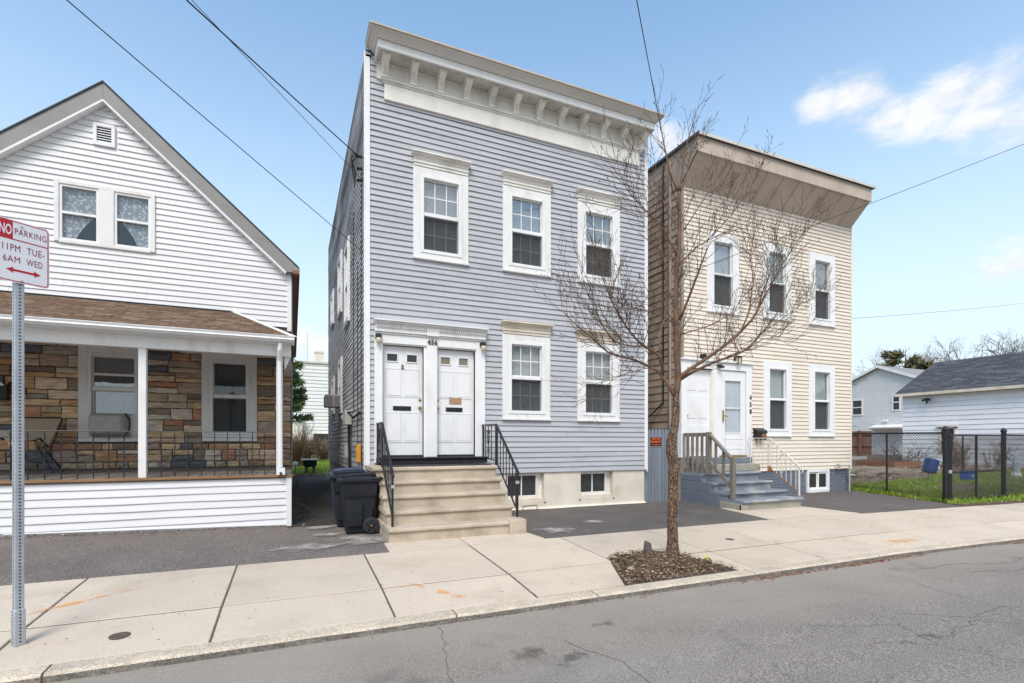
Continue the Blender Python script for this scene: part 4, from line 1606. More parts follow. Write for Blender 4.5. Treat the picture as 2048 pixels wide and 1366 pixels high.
def iron_railing(xs, label):
    """xs: x at the wall, at the landing edge, at the bottom"""
    xa, xb, xc = xs
    A, B, C = Vector((xa, -.06, 1.715)), Vector((xb, -.95, 1.70)), Vector((xc, -2.15, .885))
    a, b, c = Vector((xa, -.10, 1.08)), Vector((xb, -.95, 1.045)), Vector((xc, -2.10, .30))
    mb = MB()
    mb.bar(A, B, .042, .022)
    mb.bar(B, C, .042, .022)
    mb.bar(A + Vector((0, .02, .008)), A + Vector((0, .02, -.2)), .04, .02)
    R = mb.build("railing", "black_iron", ST, bev=.003)
    mb = MB()
    mb.bar(a, b, .024, .012)
    mb.bar(b, c, .024, .012)
    mb.build("bottom_rail", "black_iron", R)
    for p, z in ((A + Vector((0, -.03, 0)), 1.0), (B, .968), (C + Vector((0, .05, 0)), .172)):
        mb = MB()
        top = p.z - .005 if p is not C else p.z
        mb.bar((p.x, p.y, z), (p.x, p.y, top), .03, .03, up=(0, 1, 0))
        mb.build("post", "black_iron", R)
    mb = MB()
    mb.box(C.x - .022, C.x + .022, C.y + .02, C.y + .075, C.z - .16, C.z - .115)
    mb.build("clamp", "galvanized", R)
    for t in (.22, .45, .68):
        p, q = A.lerp(B, t), a.lerp(b, t)
        mb = MB()
        mb.bar((p.x, p.y, q.z), (p.x, p.y, p.z), .013, .013, up=(0, 1, 0))
        mb.build("baluster", "black_iron", R)
    for i in range(7):
        t = (i + .6) / 7.4
        p, q = B.lerp(C, t), b.lerp(c, (t * 1.2) / 1.15 * .98)
        mb = MB()
        zq = b.z + (c.z - b.z) * ((p.y - b.y) / (c.y - b.y))
        mb.bar((p.x, p.y, zq), (p.x, p.y, p.z), .013, .013, up=(0, 1, 0))
        mb.build("baluster", "black_iron", R)
    mb = MB()
    ym = A.lerp(B, .45).y
    heart_scroll(mb, A.lerp(B, .45).x, ym, 1.18, 1.62)
    mb.build("scroll", "black_iron", R)


iron_railing((1.405, 1.35, 1.312), "")
iron_railing((3.43, 3.36, 3.265), "")


# ------------------------------------------------------------------ wheeled bins
def wheeled_bin(loc, rz, label, m="bin_plastic", S=1.0):
    t = thing("wheeled_bin", label, "trash bin", loc, "wheeled bins beside the front steps")
    t.rotation_euler = (0, 0, rz)
    WO[t.name] = Vector((0, 0, 0))

    def fin(mb, name, parent, mm=m, bev=0.0, smooth=False):
        o = mb.build(name, mm, None, bev=bev, smooth=smooth)
        o.parent = parent
        o.location = (0, 0, 0)
        WO[o.name] = Vector((0, 0, 0))
        return o
    # local: x = from the lid's opening edge (-) to the hinge and wheels (+), y = width
    z = [0.0, .10, .55, .74, .80]
    hx0 = [-.21, -.225, -.265, -.285, -.29]
    hx1 = [.13, .17, .235, .25, .255]
    hy = [.19, .195, .235, .25, .255]
    mb = MB()
    vs = []
    for i in range(5):
        vs += [(hx0[i], -hy[i], z[i]), (hx1[i], -hy[i], z[i]), (hx1[i], hy[i], z[i]), (hx0[i], hy[i], z[i])]
    fs = [(0, 3, 2, 1)]
    for i in range(4):
        for q in range(4):
            fs.append((i * 4 + q, i * 4 + (q + 1) % 4, i * 4 + 4 + (q + 1) % 4, i * 4 + 4 + q))
    fs.append((16, 17, 18, 19))
    mb.add(vs, fs)
    body = fin(mb, "bin_body", t, bev=.02)
    mb = MB()
    mb.box(-.31, .275, -.272, .272, .775, .815)
    fin(mb, "rim", body, bev=.012)
    for s in (-1, 1):
        mb = MB()
        y = s * .236
        mb.prism([(-.20, y, .12), (.02, y, .12), (.03, y + s * .012, .50), (-.22, y + s * .012, .50)], (0, s * .012, 0))
        fin(mb, "side_panel", body, bev=.006)
        mb = MB()
        mb.prism([(.10, s * .238, .56), (.22, s * .24, .56), (.235, s * .247, .585), (-.25, s * .247, .585), (-.24, s * .24, .56)], (0, s * .010, 0))
        fin(mb, "side_rib", body)
    # domed lid with two ridges
    mb = MB()
    nx, ny = 8, 6
    vs, fs = [], []
    for i in range(nx + 1):
        for j in range(ny + 1):
            u, v = i / nx, j / ny
            x = -.335 + .635 * u
            y = -.288 + .576 * v
            e = min(u, 1 - u, .5) * 2
            f = min(v, 1 - v, .5) * 2
            zz = .822 + .058 * (1 - (1 - min(1, e * 1.5)) ** 2) * (1 - (1 - min(1, f * 1.6)) ** 2) + .012 * u
            vs.append((x, y, zz))
    for i in range(nx):
        for j in range(ny):
            o = i * (ny + 1) + j
            fs.append((o, o + ny + 1, o + ny + 2, o + 1))
    mb.add(vs, fs)
    mb.box(-.335, .30, -.288, .288, .802, .823)
    lid = fin(mb, "lid", t, smooth=False)
    for y in (-.13, .0, .13):
        mb = MB()
        mb.tube([(-.27, y, .868), (-.1, y, .892), (.1, y, .893), (.24, y, .882)], .02, 8)
        fin(mb, "lid_rib", lid, smooth=True)
    mb = MB()
    mb.tube([(.26, -.2, .80), (.335, -.2, .83), (.335, .2, .83), (.26, .2, .80)], .016, 8)
    fin(mb, "handle", t)
    for s in (-1, 1):
        mb = MB()
        mb.lathe((.155, s * .255, .125), [(.125, -.022), (.125, .022), (.09, .03)] if s > 0 else [(.09, -.03), (.125, -.022), (.125, .022)], 20, 'y')
        wh = fin(mb, "wheel", t, "black_rubber")
        mb = MB()
        for k in range(5):
            a = k * math.pi * 2 / 5 + .3
            mb.bar((.155, s * .289, .125), (.155 + .088 * math.cos(a), s * .287, .125 + .088 * math.sin(a)), .018, .012, up=(0, 1, 0))
        mb.lathe((.155, s * .288, .125), [(.025, -.008), (.025, .008)], 10, 'y')
        fin(mb, "hub", wh)
        mb = MB()
        for k in range(5):
            a = k * math.pi * 2 / 5 + .3
            mb.bar((.155, s * .292, .125), (.155 + .05 * math.cos(a), s * .290, .125 + .05 * math.sin(a)), .005, .006, up=(0, 1, 0))
        mb.lathe((.155, s * .294, .125), [(.012, -.006), (.012, .006)], 8, 'y')
        fin(mb, "axle_cap", wh, "tool_yellow")
    return t


wheeled_bin((.965, -1.16, gz(.9, -1.1)), rad(-2), "dark wheeled bin in front, its spoked wheel touching the concrete steps")
wheeled_bin((.90, -.52, gz(.9, -.5)), rad(-7), "dark wheeled bin half hidden behind another bin beside the steps")
wheeled_bin((.92, .10, gz(.9, .1) + .0), rad(4), "bluish wheeled bin behind the two dark bins against the gray side wall", m="bin_blue")

# yellow-headed broom leaning between the bins and the wall
br = thing("broom", "broom with yellow head standing upright against the gray house corner", "broom", (1.10, .18, 0))
mb = MB()
mb.tube([(1.08, .30, .02), (1.13, .33, 1.05)], .014, 8)
mb.build("handle", "bin_blue", br)
mb = MB()
mb.prism([(1.09, .31, 1.0), (1.17, .31, 1.0), (1.185, .31, 1.30), (1.16, .31, 1.34), (1.105, .31, 1.34), (1.085, .31, 1.28)], (0, .04, 0))
mb.build("head", "tool_yellow", br, bev=.01)

# small iron boot scraper by the foundation
bs = MB()
bs.tube([(4.28, -.10, .0), (4.28, -.10, .075), (4.60, -.10, .085), (4.60, -.10, .0)], .010, 6)
tag(bs.build("boot_scraper", "black_iron"), "small rusty iron boot scraper on asphalt under the basement window", "boot scraper")

# ================================================================== WHITE GABLED HOUSE
LH = thing("white_house", "white clapboard gabled house with stone-faced ground floor and brown shingled porch", "house", (-3.3, 6, 0))
YW = 2.6
LX0, LX1 = -6.55, -.021
AX, AZ = -3.29, 7.86           # gable apex of the wall
SL = (7.86 - 5.035) / (AX + .133) * -1   # slope of the roof (rise per metre)
FW = Front(YW)
WA = (-3.70, -2.62, 1.41, 3.23)     # porch window with covered air conditioner
WB = (-1.70, -.69, 1.418, 3.222)
gw = [(-3.99, -3.35, 5.12, 6.22), (-3.17, -2.545, 5.12, 6.22)]
mb = MB()
hs = [(WA[0] + .13, WA[1] - .13, WA[2] + .1, WA[3] - .13), (WB[0] + .13, WB[1] - .13, WB[2] + .1, WB[3] - .13)]
wall_sheet(mb, FW, LX0, LX1, .0, 3.95, hs, n=0, t=.15)
stone = mb.build("stone_wall", "mortar", LH)
mb = MB()
wall_sheet(mb, FW, LX0, LX1, 3.95, 5.0, [], n=0, t=.15)
wall_sheet(mb, FW, -4.3, -2.3, 5.0, 6.4, [(a + .02, b - .02, c + .02, d - .02) for a, b, c, d in gw], n=0, t=.15)
mb.prism([(LX0, YW, 5.0), (-4.3, YW, 5.0), (-4.3, YW, 6.4), (-4.3, YW, AZ - SL * (AX + 4.3))], (0, .15, 0))
mb.prism([(LX1, YW, 5.0), (-2.3, YW, 5.0), (-2.3, YW, 6.4), (-2.3, YW, AZ - SL * (-2.3 - AX)), (LX1, YW, 5.0)][:4], (0, .15, 0))
mb.prism([(-4.3, YW, 6.4), (-2.3, YW, 6.4), (-2.3, YW, AZ - SL * (-2.3 - AX)), (AX, YW, AZ), (-4.3, YW, AZ - SL * (AX + 4.3))], (0, .15, 0))
gable = mb.build("gable_wall", "siding_white", LH)


def gspan(z0, z1):
    w = (AZ - z1) / SL if z1 > 5.0 else 99
    w = min(w, 3.19)
    return max(LX0, AX - w - .03), min(LX1 - .085, AX + w + .03)


clapboards(gable, FW, 3.86, 7.84, .1136, gspan, [(-4.05, -2.50, 5.15, 6.24), (-3.42, -3.10, 7.03, 7.42)], "siding_white", wav=.005, joints=True)
mb = MB()
mb.box(LX1 - .085, LX1, YW - .03, YW + .1, 3.78, 5.06)
mb.build("corner_board", "white_vinyl", LH)
mb = MB()
mb.box(LX1 - .1, LX1, YW + .15, 14, 0, 5.0)
sw = mb.build("side_wall", "siding_white", LH)
SR = Side(LX1, 1)
clapboards(sw, SR, .45, 5.0, .1136, lambda a, b: (YW + .1, 14), [], "siding_white", proud=.024)
mb = MB()
mb.box(LX0, LX0 + .1, YW + .15, 14, 0, 5.0)
mb.box(LX0, LX1, 13.9, 14, 0, 5.0)
mb.build("side_wall", "siding_white", LH)
mb = MB()
mb.box(LX0 + .1, LX1 - .1, YW + .15, 14, 3.9, 4.0)
mb.box(LX0 + .1, LX1 - .1, YW + 3, YW + 3.1, 0, 5.0)
mb.build("interior_partition", "interior", LH)
# twin window in the gable
mb = MB()
for a, b, c, d in ((-4.059, -3.985, 5.12, 6.27), (-2.565, -2.491, 5.12, 6.27), (-3.39, -3.15, 5.12, 6.20)):
    pbox(mb, FW, a, b, -.02, .05, c, d)
pbox(mb, FW, -3.985, -2.565, -.02, .048, 6.20, 6.27)
pbox(mb, FW, -3.985, -2.565, -.02, .048, 5.10, 5.16)
tw = mb.build("twin_window", "white_paint", LH, bev=.005)
for a, b in ((-3.985, -3.39), (-3.15, -2.565)):
    mb = MB()
    for q0, q1, r0, r1 in ((a, a + .04, 5.16, 6.20), (b - .04, b, 5.16, 6.20), (a + .04, b - .04, 6.16, 6.20), (a + .04, b - .04, 5.16, 5.20), (a + .04, b - .04, 5.655, 5.70)):
        pbox(mb, FW, q0, q1, -.05, .028, r0, r1)
    mb.build("frame", "white_vinyl", tw)
    for c, d, n_, gm in ((5.70, 6.16, -.01, "glass"), (5.20, 5.655, -.03, "glass")):
        mb = MB()
        pbox(mb, FW, a + .04, b - .04, n_ - .004, n_, c, d)
        mb.build("pane", gm, tw)
    mb = MB()
    pbox(mb, FW, a - .05, b + .05, -.20, -.15, 5.0, 5.10)
    mb.build("stool", "interior", tw)
    # lace: full in the upper half, tied back to one side below
    mb = MB()
    vs, fs = [], []
    kx, kz = 14, 16
    for j in range(kz + 1):
        z = 5.12 + (6.2 - 5.12) * j / kz
        for i in range(kx + 1):
            t = i / kx
            if z < 5.78:
                wdt = .35 + .65 * ((z - 5.12) / .66) ** 1.5
            else:
                wdt = 1.0
            u = a + (b - a) * t * wdt if a < -3.5 else b - (b - a) * t * wdt
            vs.append(FW(u, -.05 + .008 * math.sin(i * 2.3 + j * .4), z))
    for j in range(kz):
        for i in range(kx):
            o = j * (kx + 1) + i
            fs.append((o, o + 1, o + kx + 2, o + kx + 1))
    mb.add(vs, fs)
    mb.build("lace_curtain", "lace", tw, smooth=True)
# gable vent
mb = MB()
for q0, q1, r0, r1 in ((-3.478, -3.42, 7.04, 7.46), (-3.19, -3.135, 7.04, 7.46), (-3.42, -3.19, 7.04, 7.11), (-3.42, -3.19, 7.40, 7.46)):
    pbox(mb, FW, q0, q1, -.01, .05, r0, r1)
vt = mb.build("gable_vent", "white_vinyl", LH, bev=.005)
mb = MB()
pbox(mb, FW, -3.42, -3.19, -.01, .004, 7.11, 7.40)
mb.build("vent_back", "sign_black", vt)
for k in range(6):
    z = 7.12 + k * .047
    mb = MB()
    mb.add([FW(-3.42, .036, z), FW(-3.19, .036, z), FW(-3.19, .012, z + .024), FW(-3.42, .012, z + .024), FW(-3.42, .036, z - .006), FW(-3.19, .036, z - .006)], [(0, 1, 2, 3), (4, 5, 1, 0)])
    mb.build("louver", "white_vinyl", vt)
# roof, rakes, eave
YF = 2.44
thk = .16
for s in (-1, 1):
    ex = AX + s * 3.42
    ez = AZ + .33 - SL * 3.42
    mb = MB()
    mb.prism([(AX, YF - .02, AZ + .355), (ex, YF - .02, ez + .022), (ex, YF - .02, ez - .005), (AX, YF - .02, AZ + .325)], (0, 11.8, 0))
    r_ = mb.build("roof", "roof_dark", LH)
    # rake: wide weathered metal-clad board, its soffit and inner white moulding
    mb = MB()
    mb.prism([(AX, YF, AZ + .325), (ex - s * .0, YF, ez - .005), (ex - s * .0, YF, ez - .10), (ex - s * .24, YF, ez - .11), (AX, YF, AZ + .0)], (0, .03, 0))
    mb.build("rake_board", "rake_gray", LH, bev=.004)
    mb = MB()
    mb.prism([(AX, YF + .03, AZ + .03), (ex - s * .22, YF + .03, ez - .10), (ex - s * .24, YF + .03, ez - .125), (AX, YF + .03, AZ - .0)], (0, .14, 0))
    mb.build("rake_soffit", "rake_gray", LH)
    mb = MB()
    mb.prism([(AX, YF - .012, AZ + .005), (ex - s * .25, YF - .012, ez - .11), (ex - s * .27, YF - .012, ez - .145), (AX, YF - .012, AZ - .035)], (0, .16, 0))
    mb.build("rake_moulding", "white_vinyl", LH)
    mb = MB()
    mb.box(ex - s * .13, ex - s * .0, YF - .01, 14.2, ez - .13, ez - .06)
    mb.box(ex, ex + s * .012, YF - .01, 14.2, ez - .15, ez + .0)
    mb.build("eave", "planter_wood", LH)
    mb = MB()
    mb.box(ex - s * .02, AX + s * 3.27, YW + .0, 14.2, ez - .16, ez - .13)
    mb.build("eave_soffit", "fence_brown", LH)

# stones of the ground-floor veneer
random.seed(21)
zr = .87
nst = 0
blocks = [(WA[0] - .0, WA[1] + .0, WA[2] - .02, WA[3] + .3), (WB[0] - .0, WB[1] + .0, WB[2] - .02, WB[3] + .3)]


def add_stone(x0, x1, z0, z1):
    mb = MB()
    gp = .009
    x0, x1, z0, z1 = x0 + gp, x1 - gp, z0 + gp, z1 - gp
    if x1 - x0 < .03 or z1 - z0 < .02:
        return 0
    kx = 4 if x1 - x0 > .3 else 3
    kz = 2
    pr = random.uniform(.03, .075)
    vs, fs = [], []
    for j in range(kz + 1):
        for i in range(kx + 1):
            edge = i in (0, kx) or j in (0, kz)
            n_ = pr * (.55 if edge else 1) + random.uniform(-.007, .007)
            jx = random.uniform(-.006, .006)
            jz = random.uniform(-.006, .006)
            vs.append(FW(x0 + (x1 - x0) * i / kx + jx, n_, z0 + (z1 - z0) * j / kz + jz))
    ring = [i for i in range(kx + 1)] + [(kx + 1) * j + kx for j in range(1, kz + 1)] + [(kx + 1) * kz + i for i in range(kx - 1, -1, -1)] + [(kx + 1) * j for j in range(kz - 1, 0, -1)]
    o = len(vs)
    vs += [(vs[i][0], YW - .0, vs[i][2]) for i in ring]
    for j in range(kz):
        for i in range(kx):
            a = j * (kx + 1) + i
            fs.append((a, a + 1, a + kx + 2, a + kx + 1))
    for k in range(len(ring)):
        k2 = (k + 1) % len(ring)
        fs.append((ring[k], o + k, o + k2, ring[k2]))
    mb.add(vs, fs)
    mb.build("stone", "field_stone", stone)
    return 1


def free_spans(x0, x1, z0, z1):
    cuts = [(x0, x1)]
    for h in blocks:
        if h[2] < z1 - .03 and h[3] > z0 + .03:
            new = []
            for a, b in cuts:
                if h[1] <= a or h[0] >= b:
                    new.append((a, b))
                else:
                    if h[0] - a > .04:
                        new.append((a, h[0]))
                    if b - h[1] > .04:
                        new.append((h[1], b))
            cuts = new
    return cuts


while zr < 3.42:
    hrow = random.choice((.11, .13, .15, .17, .20, .23))
    for a, b in free_spans(-5.2, -.03, zr, zr + hrow):
        x = a
        while x < b - .01:
            low = zr < 1.35
            w = random.uniform(.16, .40) if low else random.uniform(.24, .68)
            if b - (x + w) < .13:
                w = b - x
            if hrow > .16 and random.random() < .5 and w > .25:
                c = random.uniform(.4, .6)
                nst += add_stone(x, x + w, zr, zr + hrow * c) + add_stone(x, x + w, zr + hrow * c, zr + hrow)
            else:
                nst += add_stone(x, x + w, zr, zr + hrow)
            x += w
    zr += hrow

# porch windows
wa = sash_window(LH, FW, WA[0], WA[1], WA[2], WA[3], cas=.155, n0=.055, mun=None, blind="curtain_dark", screen=False, frame=.05, top_glass="glass_bright", low_glass="glass_bright", mid=.10, trim="white_paint")
mb = MB()
pbox(mb, FW, WA[0] + .21, WA[1] - .21, -.005, .012, 2.655, 2.69)
pbox(mb, FW, WA[0] + .21, WA[1] - .21, -.005, .012, 2.67 + .02, 2.70)
mb.build("storm_rail", "white_vinyl", wa)
sash_window(LH, FW, WB[0], WB[1], WB[2], WB[3], cas=.15, n0=.055, mun=None, blind="curtain_dark", screen=True, frame=.05, top_glass="glass", mid=.02, trim="white_paint")
ac = thing("covered_air_conditioner", "gray cloth-covered air conditioner bulging from the porch window", "air conditioner", (-3.2, 2.4, 1.7))
mb = MB()
vs, fs = [], []
nu, nv = 15, 9
for j in range(nv + 1):
    for i in range(nu + 1):
        u, v = i / nu, j / nv
        x = -3.50 + .62 * u
        z = 1.49 + .44 * v
        e = min(1, min(u, 1 - u) * 9)
        f = min(1, min(v, 1 - v) * 7)
        n_ = .10 + .30 * math.sqrt(e * f) if (e * f) > 0 else .10
        wr = noise.noise(Vector((x * 6, z * 9, 2))) * .022 + noise.noise(Vector((x * 14, z * 10, 7))) * .01
        vs.append((x + wr * .3, YW - n_ - wr, z + wr * .4 - (.02 if v == 0 else 0) * abs(math.sin(u * 9))))
for j in range(nv):
    for i in range(nu):
        a = j * (nu + 1) + i
        fs.append((a, a + 1, a + nu + 2, a + nu + 1))
mb.add(vs, fs)
mb.box(-3.49, -2.89, YW - .15, YW + .2, 1.50, 1.91)
mb.build("cover", "cover_gray", ac, smooth=True)
mb = MB()
for p in ([(-2.895, 2.24, 1.92), (-2.86, 2.4, 1.80), (-2.88, 2.42, 1.6), (-2.90, 2.25, 1.50)],):
    mb.tube(p, .012, 5)
mb.build("tie_strap", "sign_black", ac)
mb = MB()
pbox(mb, FW, -2.885, -2.80, .03, .07, 1.55, 1.90)
mb.build("accordion_panel", "white_vinyl", ac)

# ------------------------------------------------------------------ porch
YP = -.24
mb = MB()
PX = [-7.0] + frange(-5, LX1, 24)
vs, fs = [], []
for x in PX:
    vs += [(x, YP + .03, gz(x, YP) - .06), (x, YP + .03, .80)]
mb.add(vs, [(2 * i, 2 * i + 2, 2 * i + 3, 2 * i + 1) for i in range(len(PX) - 1)])
mb.box(LX1 - .05, LX1 - .004, YP + .03, YW, -.05, .80)
sk = mb.build("porch_skirt", "siding_white", LH)


def skirt_boards():
    z = .80
    i = 0
    zlow = lambda x: gz(x, YP) + .015
    while z > 0:
        t, b = z, z - .1136
        # the ground rises to the west: clip each course to where it clears the ground
        pts = [x for x in frange(-7, LX1 - .075, 60) if t - zlow(x) > .012]
        if len(pts) > 1:
            mb = MB()
            vs, fs = [], []
            for x in pts:
                bz = max(b, zlow(x))
                w = noise.noise(Vector((x, z * 5, 0))) * .006
                vs += [(x, YP + .024, t + .003), (x, YP + .005 + w, bz + .012 + w), (x, YP + .004 + w, bz + w), (x, YP + .029, bz + w)]
            for k in range(len(pts) - 1):
                for q in range(3):
                    fs.append((k * 4 + q, k * 4 + q + 1, k * 4 + q + 5, k * 4 + q + 4))
            mb.add(vs, fs)
            mb.build("clapboard", "siding_white", sk)
        z = b
        i += 1


skirt_boards()
mb = MB()
mb.box(LX1 - .075, LX1 + .006, YP - .006, YP + .05, gz(LX1, YP) - .02, .80)
mb.build("corner_board", "white_paint", sk)
mb = MB()
mb.box(-7, LX1 + .03, YP - .03, YP + .02, .805, .845)
mb.build("floor_edging", "edge_wood", LH, bev=.006)
mb = MB()
mb.box(-7, LX1, YP + .02, YW, .76, .80)
pf = mb.build("porch_floor", "porch_board", LH)
x = LX1
random.seed(5)
while x > -6.2:
    mb = MB()
    dz = random.uniform(-.003, .004)
    mb.box(x - .128, x - .006, YP + .021, YW - .002, .80, .842 + dz)
    mb.build("floor_board", "porch_board", pf)
    x -= .132
# posts
for x0, x1, sh in ((-2.128, -2.026, 1), (-.245, -.150, 0), (-4.45, -4.35, 1)):
    mb = MB()
    mb.box(x0, x1, YP + .02, YP + .12, .842, 2.80)
    mb.build("porch_post", "white_paint", LH, bev=.006)
mb = MB()
mb.box(-7, LX1, YP, YP + .13, 2.80, 2.99)
mb.box(-7, LX1 - .1, YP - .006, YP + .01, 2.96, 2.995)
mb.box(LX1 - .13, LX1, YP + .13, YW, 2.80, 2.99)
mb.build("porch_beam", "white_paint", LH)
mb = MB()
mb.prism([(-7, YP + .13, 2.955), (-7, YW - .05, 3.50), (-7, YW - .05, 3.53), (-7, YP + .13, 2.99)], (6.85, 0, 0))
mb.build("porch_ceiling", "white_paint", LH)
# gutter and downspout
gp_ = [(-.37, 2.995), (-.46, 3.0), (-.50, 3.04), (-.485, 3.06), (-.505, 3.09), (-.49, 3.098), (-.47, 3.07), (-.37, 3.03)]
mb = MB()
mb.prism([(-7, y, z) for y, z in gp_], (7.03, 0, 0))
mb.box(-7, .03, -.37, -.24, 2.985, 3.07)
gt = mb.build("gutter", "white_vinyl", LH)
mb = MB()
mb.tube([(-.18, -.42, 2.99), (-.19, -.40, 2.88), (-.195, -.30, 2.72), (-.195, -.29, 2.60), (-.18, -.285, 1.1), (-.18, -.285, .97)], .036, 8)
mb.box(-.235, -.115, -.32, -.24, .845, .96)
mb.build("downspout", "white_vinyl", gt)
mb = MB()
mb.tube([(-.175, -.30, .86), (-.175, -.345, .875)], .022, 10)
mb.build("drain_mouth", "sign_black", gt)
# small bracket under the beam by the corner
mb = MB()
mb.prism([(-.12, YP + .05, 2.80), (-.03, YP + .05, 2.80), (-.12, YP + .05, 2.58)], (0, .05, 0))
mb.build("corner_brace", "white_paint", LH)

# porch roof: courses of asphalt tabs over a deck, hipped at the east end
EZ, WZ = 3.085, 4.085
EY = -.47
HX0, HX1 = .005, -1.13


def porch_z(y):
    return EZ + (WZ - EZ) * (y - EY) / (YW - EY)


def hip_x(y):
    return HX0 + (HX1 - HX0) * (y - EY) / (YW - EY)


mb = MB()
mb.add([(-7, EY, EZ - .01), (HX0, EY, EZ - .01), (HX1, YW, WZ - .01), (-7, YW, WZ - .01), (HX0, YW, EZ - .01)], [(0, 1, 2, 3), (1, 4, 2)])
pr = mb.build("porch_roof", "roof_tab_1", LH)
mb = MB()
random.seed(9)
rows = 20
for r in range(rows):
    ya, yb = EY + (YW - EY) * r / rows, EY + (YW - EY) * (r + 1.12) / rows
    yb = min(yb, YW)
    x = hip_x((ya + yb) / 2) + random.uniform(0, .2)
    while x > -6.5:
        w = random.choice((.12, .17, .22, .30)) * random.uniform(.85, 1.1)
        xr_ = min(x, hip_x(ya) - .005)
        if xr_ - (x - w) > .03:
            th = random.uniform(.010, .019)
            za, zb_ = porch_z(ya), porch_z(yb)
            xb_ = min(xr_, hip_x(yb))
            mb.add([(x - w + .004, ya, za), (xr_, ya, za), (xr_, ya, za + th), (x - w + .004, ya, za + th), (x - w + .004, yb, zb_ + .001), (xb_, yb, zb_ + .001)],
                   [(0, 1, 2, 3), (3, 2, 5, 4)], random.choice((0, 0, 1, 2, 3, 3)))
        x -= w
mb.build("shingles", ["roof_tab_0", "roof_tab_1", "roof_tab_2", "roof_tab_3"], pr, kind='stuff')
mb = MB()
mb.bar((HX0 + .02, EY, EZ + .012), (HX1, YW - .02, WZ + .015), .11, .012)
mb.build("hip_flashing", "old_white", pr)
mb = MB()
mb.box(-7, HX1, YW - .09, YW - .025, WZ - .03, WZ + .012)
mb.build("wall_flashing", "sign_black", pr)

# wire railing: welded panels between the posts
for x0, x1 in ((-4.35, -2.128), (-2.026, -.245), (-6.4, -4.45)):
    mb = MB()
    zs = [.885 + i * .094 for i in range(7)] + [1.545]
    y = YP + .07
    mb.tube([(x0, y, 1.545), (x1, y, 1.545)], .007, 5)
    wr_ = mb.build("wire_railing", "black_iron", LH)
    for z in zs[:-1]:
        mb = MB()
        mb.tube([(x0, y, z), ((x0 + x1) / 2, y, z + random.uniform(-.006, .006)), (x1, y, z)], .0048, 4)
        mb.build("wire", "black_iron", wr_)
    k = round((x1 - x0) / .187)
    for i in range(1, k):
        u = x0 + (x1 - x0) * i / k
        mb = MB()
        pts = [(u + .004 * math.sin(q * 1.9), y + .004 * math.cos(q * 1.9), .845 + .70 * q / 16) for q in range(17)]
        mb.tube(pts, .0085, 4)
        mb.build("twisted_wire", "black_iron", wr_)

# things on the porch
ch = thing("porch_chair", "tan mesh sling chair with dark metal legs on the white house porch", "chair", (-4.1, 1.7, .84))
mb = MB()
mb.prism([(-4.42, 1.95, 1.30), (-3.93, 1.95, 1.30), (-3.83, 2.18, 1.80), (-4.42, 2.18, 1.80)], (0, .012, 0))
mb.build("backrest", "chair_mesh", ch)
mb = MB()
mb.prism([(-4.42, 1.45, 1.255), (-3.93, 1.45, 1.255), (-3.93, 1.95, 1.235), (-4.42, 1.95, 1.235)], (0, 0, .012))
mb.build("seat", "chair_mesh", ch)
mb = MB()
mb.tube([(-3.90, 1.96, 1.25), (-3.81, 2.19, 1.80), (-3.83, 2.19, 1.82), (-4.42, 2.19, 1.815)], .013, 6)
mb.build("back_frame", "black_iron", ch)
for p in ([(-3.93, 1.95, 1.30), (-3.96, 1.7, 1.45), (-3.89, 1.38, 1.41)], [(-4.45, 1.95, 1.30), (-4.45, 1.7, 1.45), (-4.45, 1.38, 1.41)]):
    mb = MB()
    mb.tube(p, .016, 6)
    mb.build("armrest", "black_iron", ch)
for p in ([(-3.98, 1.55, 1.42), (-3.74, 1.62, .85)], [(-4.40, 1.5, 1.40), (-4.55, 1.5, .85)], [(-3.98, 1.9, 1.30), (-3.80, 2.2, .85)], [(-4.42, 1.9, 1.30), (-4.5, 2.2, .85)]):
    mb = MB()
    mb.tube(p, .015, 6)
    mb.build("leg", "black_iron", ch)
bx = thing("cardboard_box", "open brown cardboard box with white packing resting on the porch chair", "box", (-4.2, 1.6, 1.26))
mb = MB()
mb.box(-4.55, -4.05, 1.40, 1.72, 1.27, 1.41)
mb.build("box_body", "cardboard", bx)
mb = MB()
mb.box(-4.05, -3.93, 1.44, 1.70, 1.272, 1.39)
mb.build("box_flap", "cardboard", bx)
mb = MB()
mb.add([(-4.5, 1.41, 1.41), (-4.3, 1.38, 1.47), (-4.12, 1.42, 1.43), (-4.05, 1.6, 1.44), (-4.3, 1.65, 1.49), (-4.5, 1.62, 1.44)], [(0, 1, 4, 5), (1, 2, 3, 4)])
mb.build("packing", "sign_white", bx)
mb = MB()
mb.box(-4.245, -4.20, 1.397, 1.40, 1.33, 1.385)
mb.build("address_label", "sign_white", bx)
mbx = thing("wall_mailbox", "black wall mailbox stuffed with white papers on the porch stone wall", "mailbox", (-4.75, 2.45, 2.3))
mb = MB()
mb.box(-4.93, -4.66, 2.40, 2.53, 2.13, 2.38)
mb.prism([(-4.66, 2.53, 2.38), (-4.66, 2.53, 2.47), (-4.66, 2.47, 2.47), (-4.66, 2.40, 2.38)], (.03, 0, 0))
mb.build("mailbox_body", "black_iron", mbx, bev=.01)
mb = MB()
for k in range(4):
    mb.add([(-4.90, 2.41 + k * .02, 2.36), (-4.68 - k * .015, 2.41 + k * .02, 2.36), (-4.72 - k * .02, 2.39 + k * .02, 2.43 + k * .015), (-4.9, 2.39 + k * .02, 2.49 + k * .008)], [(0, 1, 2, 3)])
mb.build("papers", "sign_white", mbx)
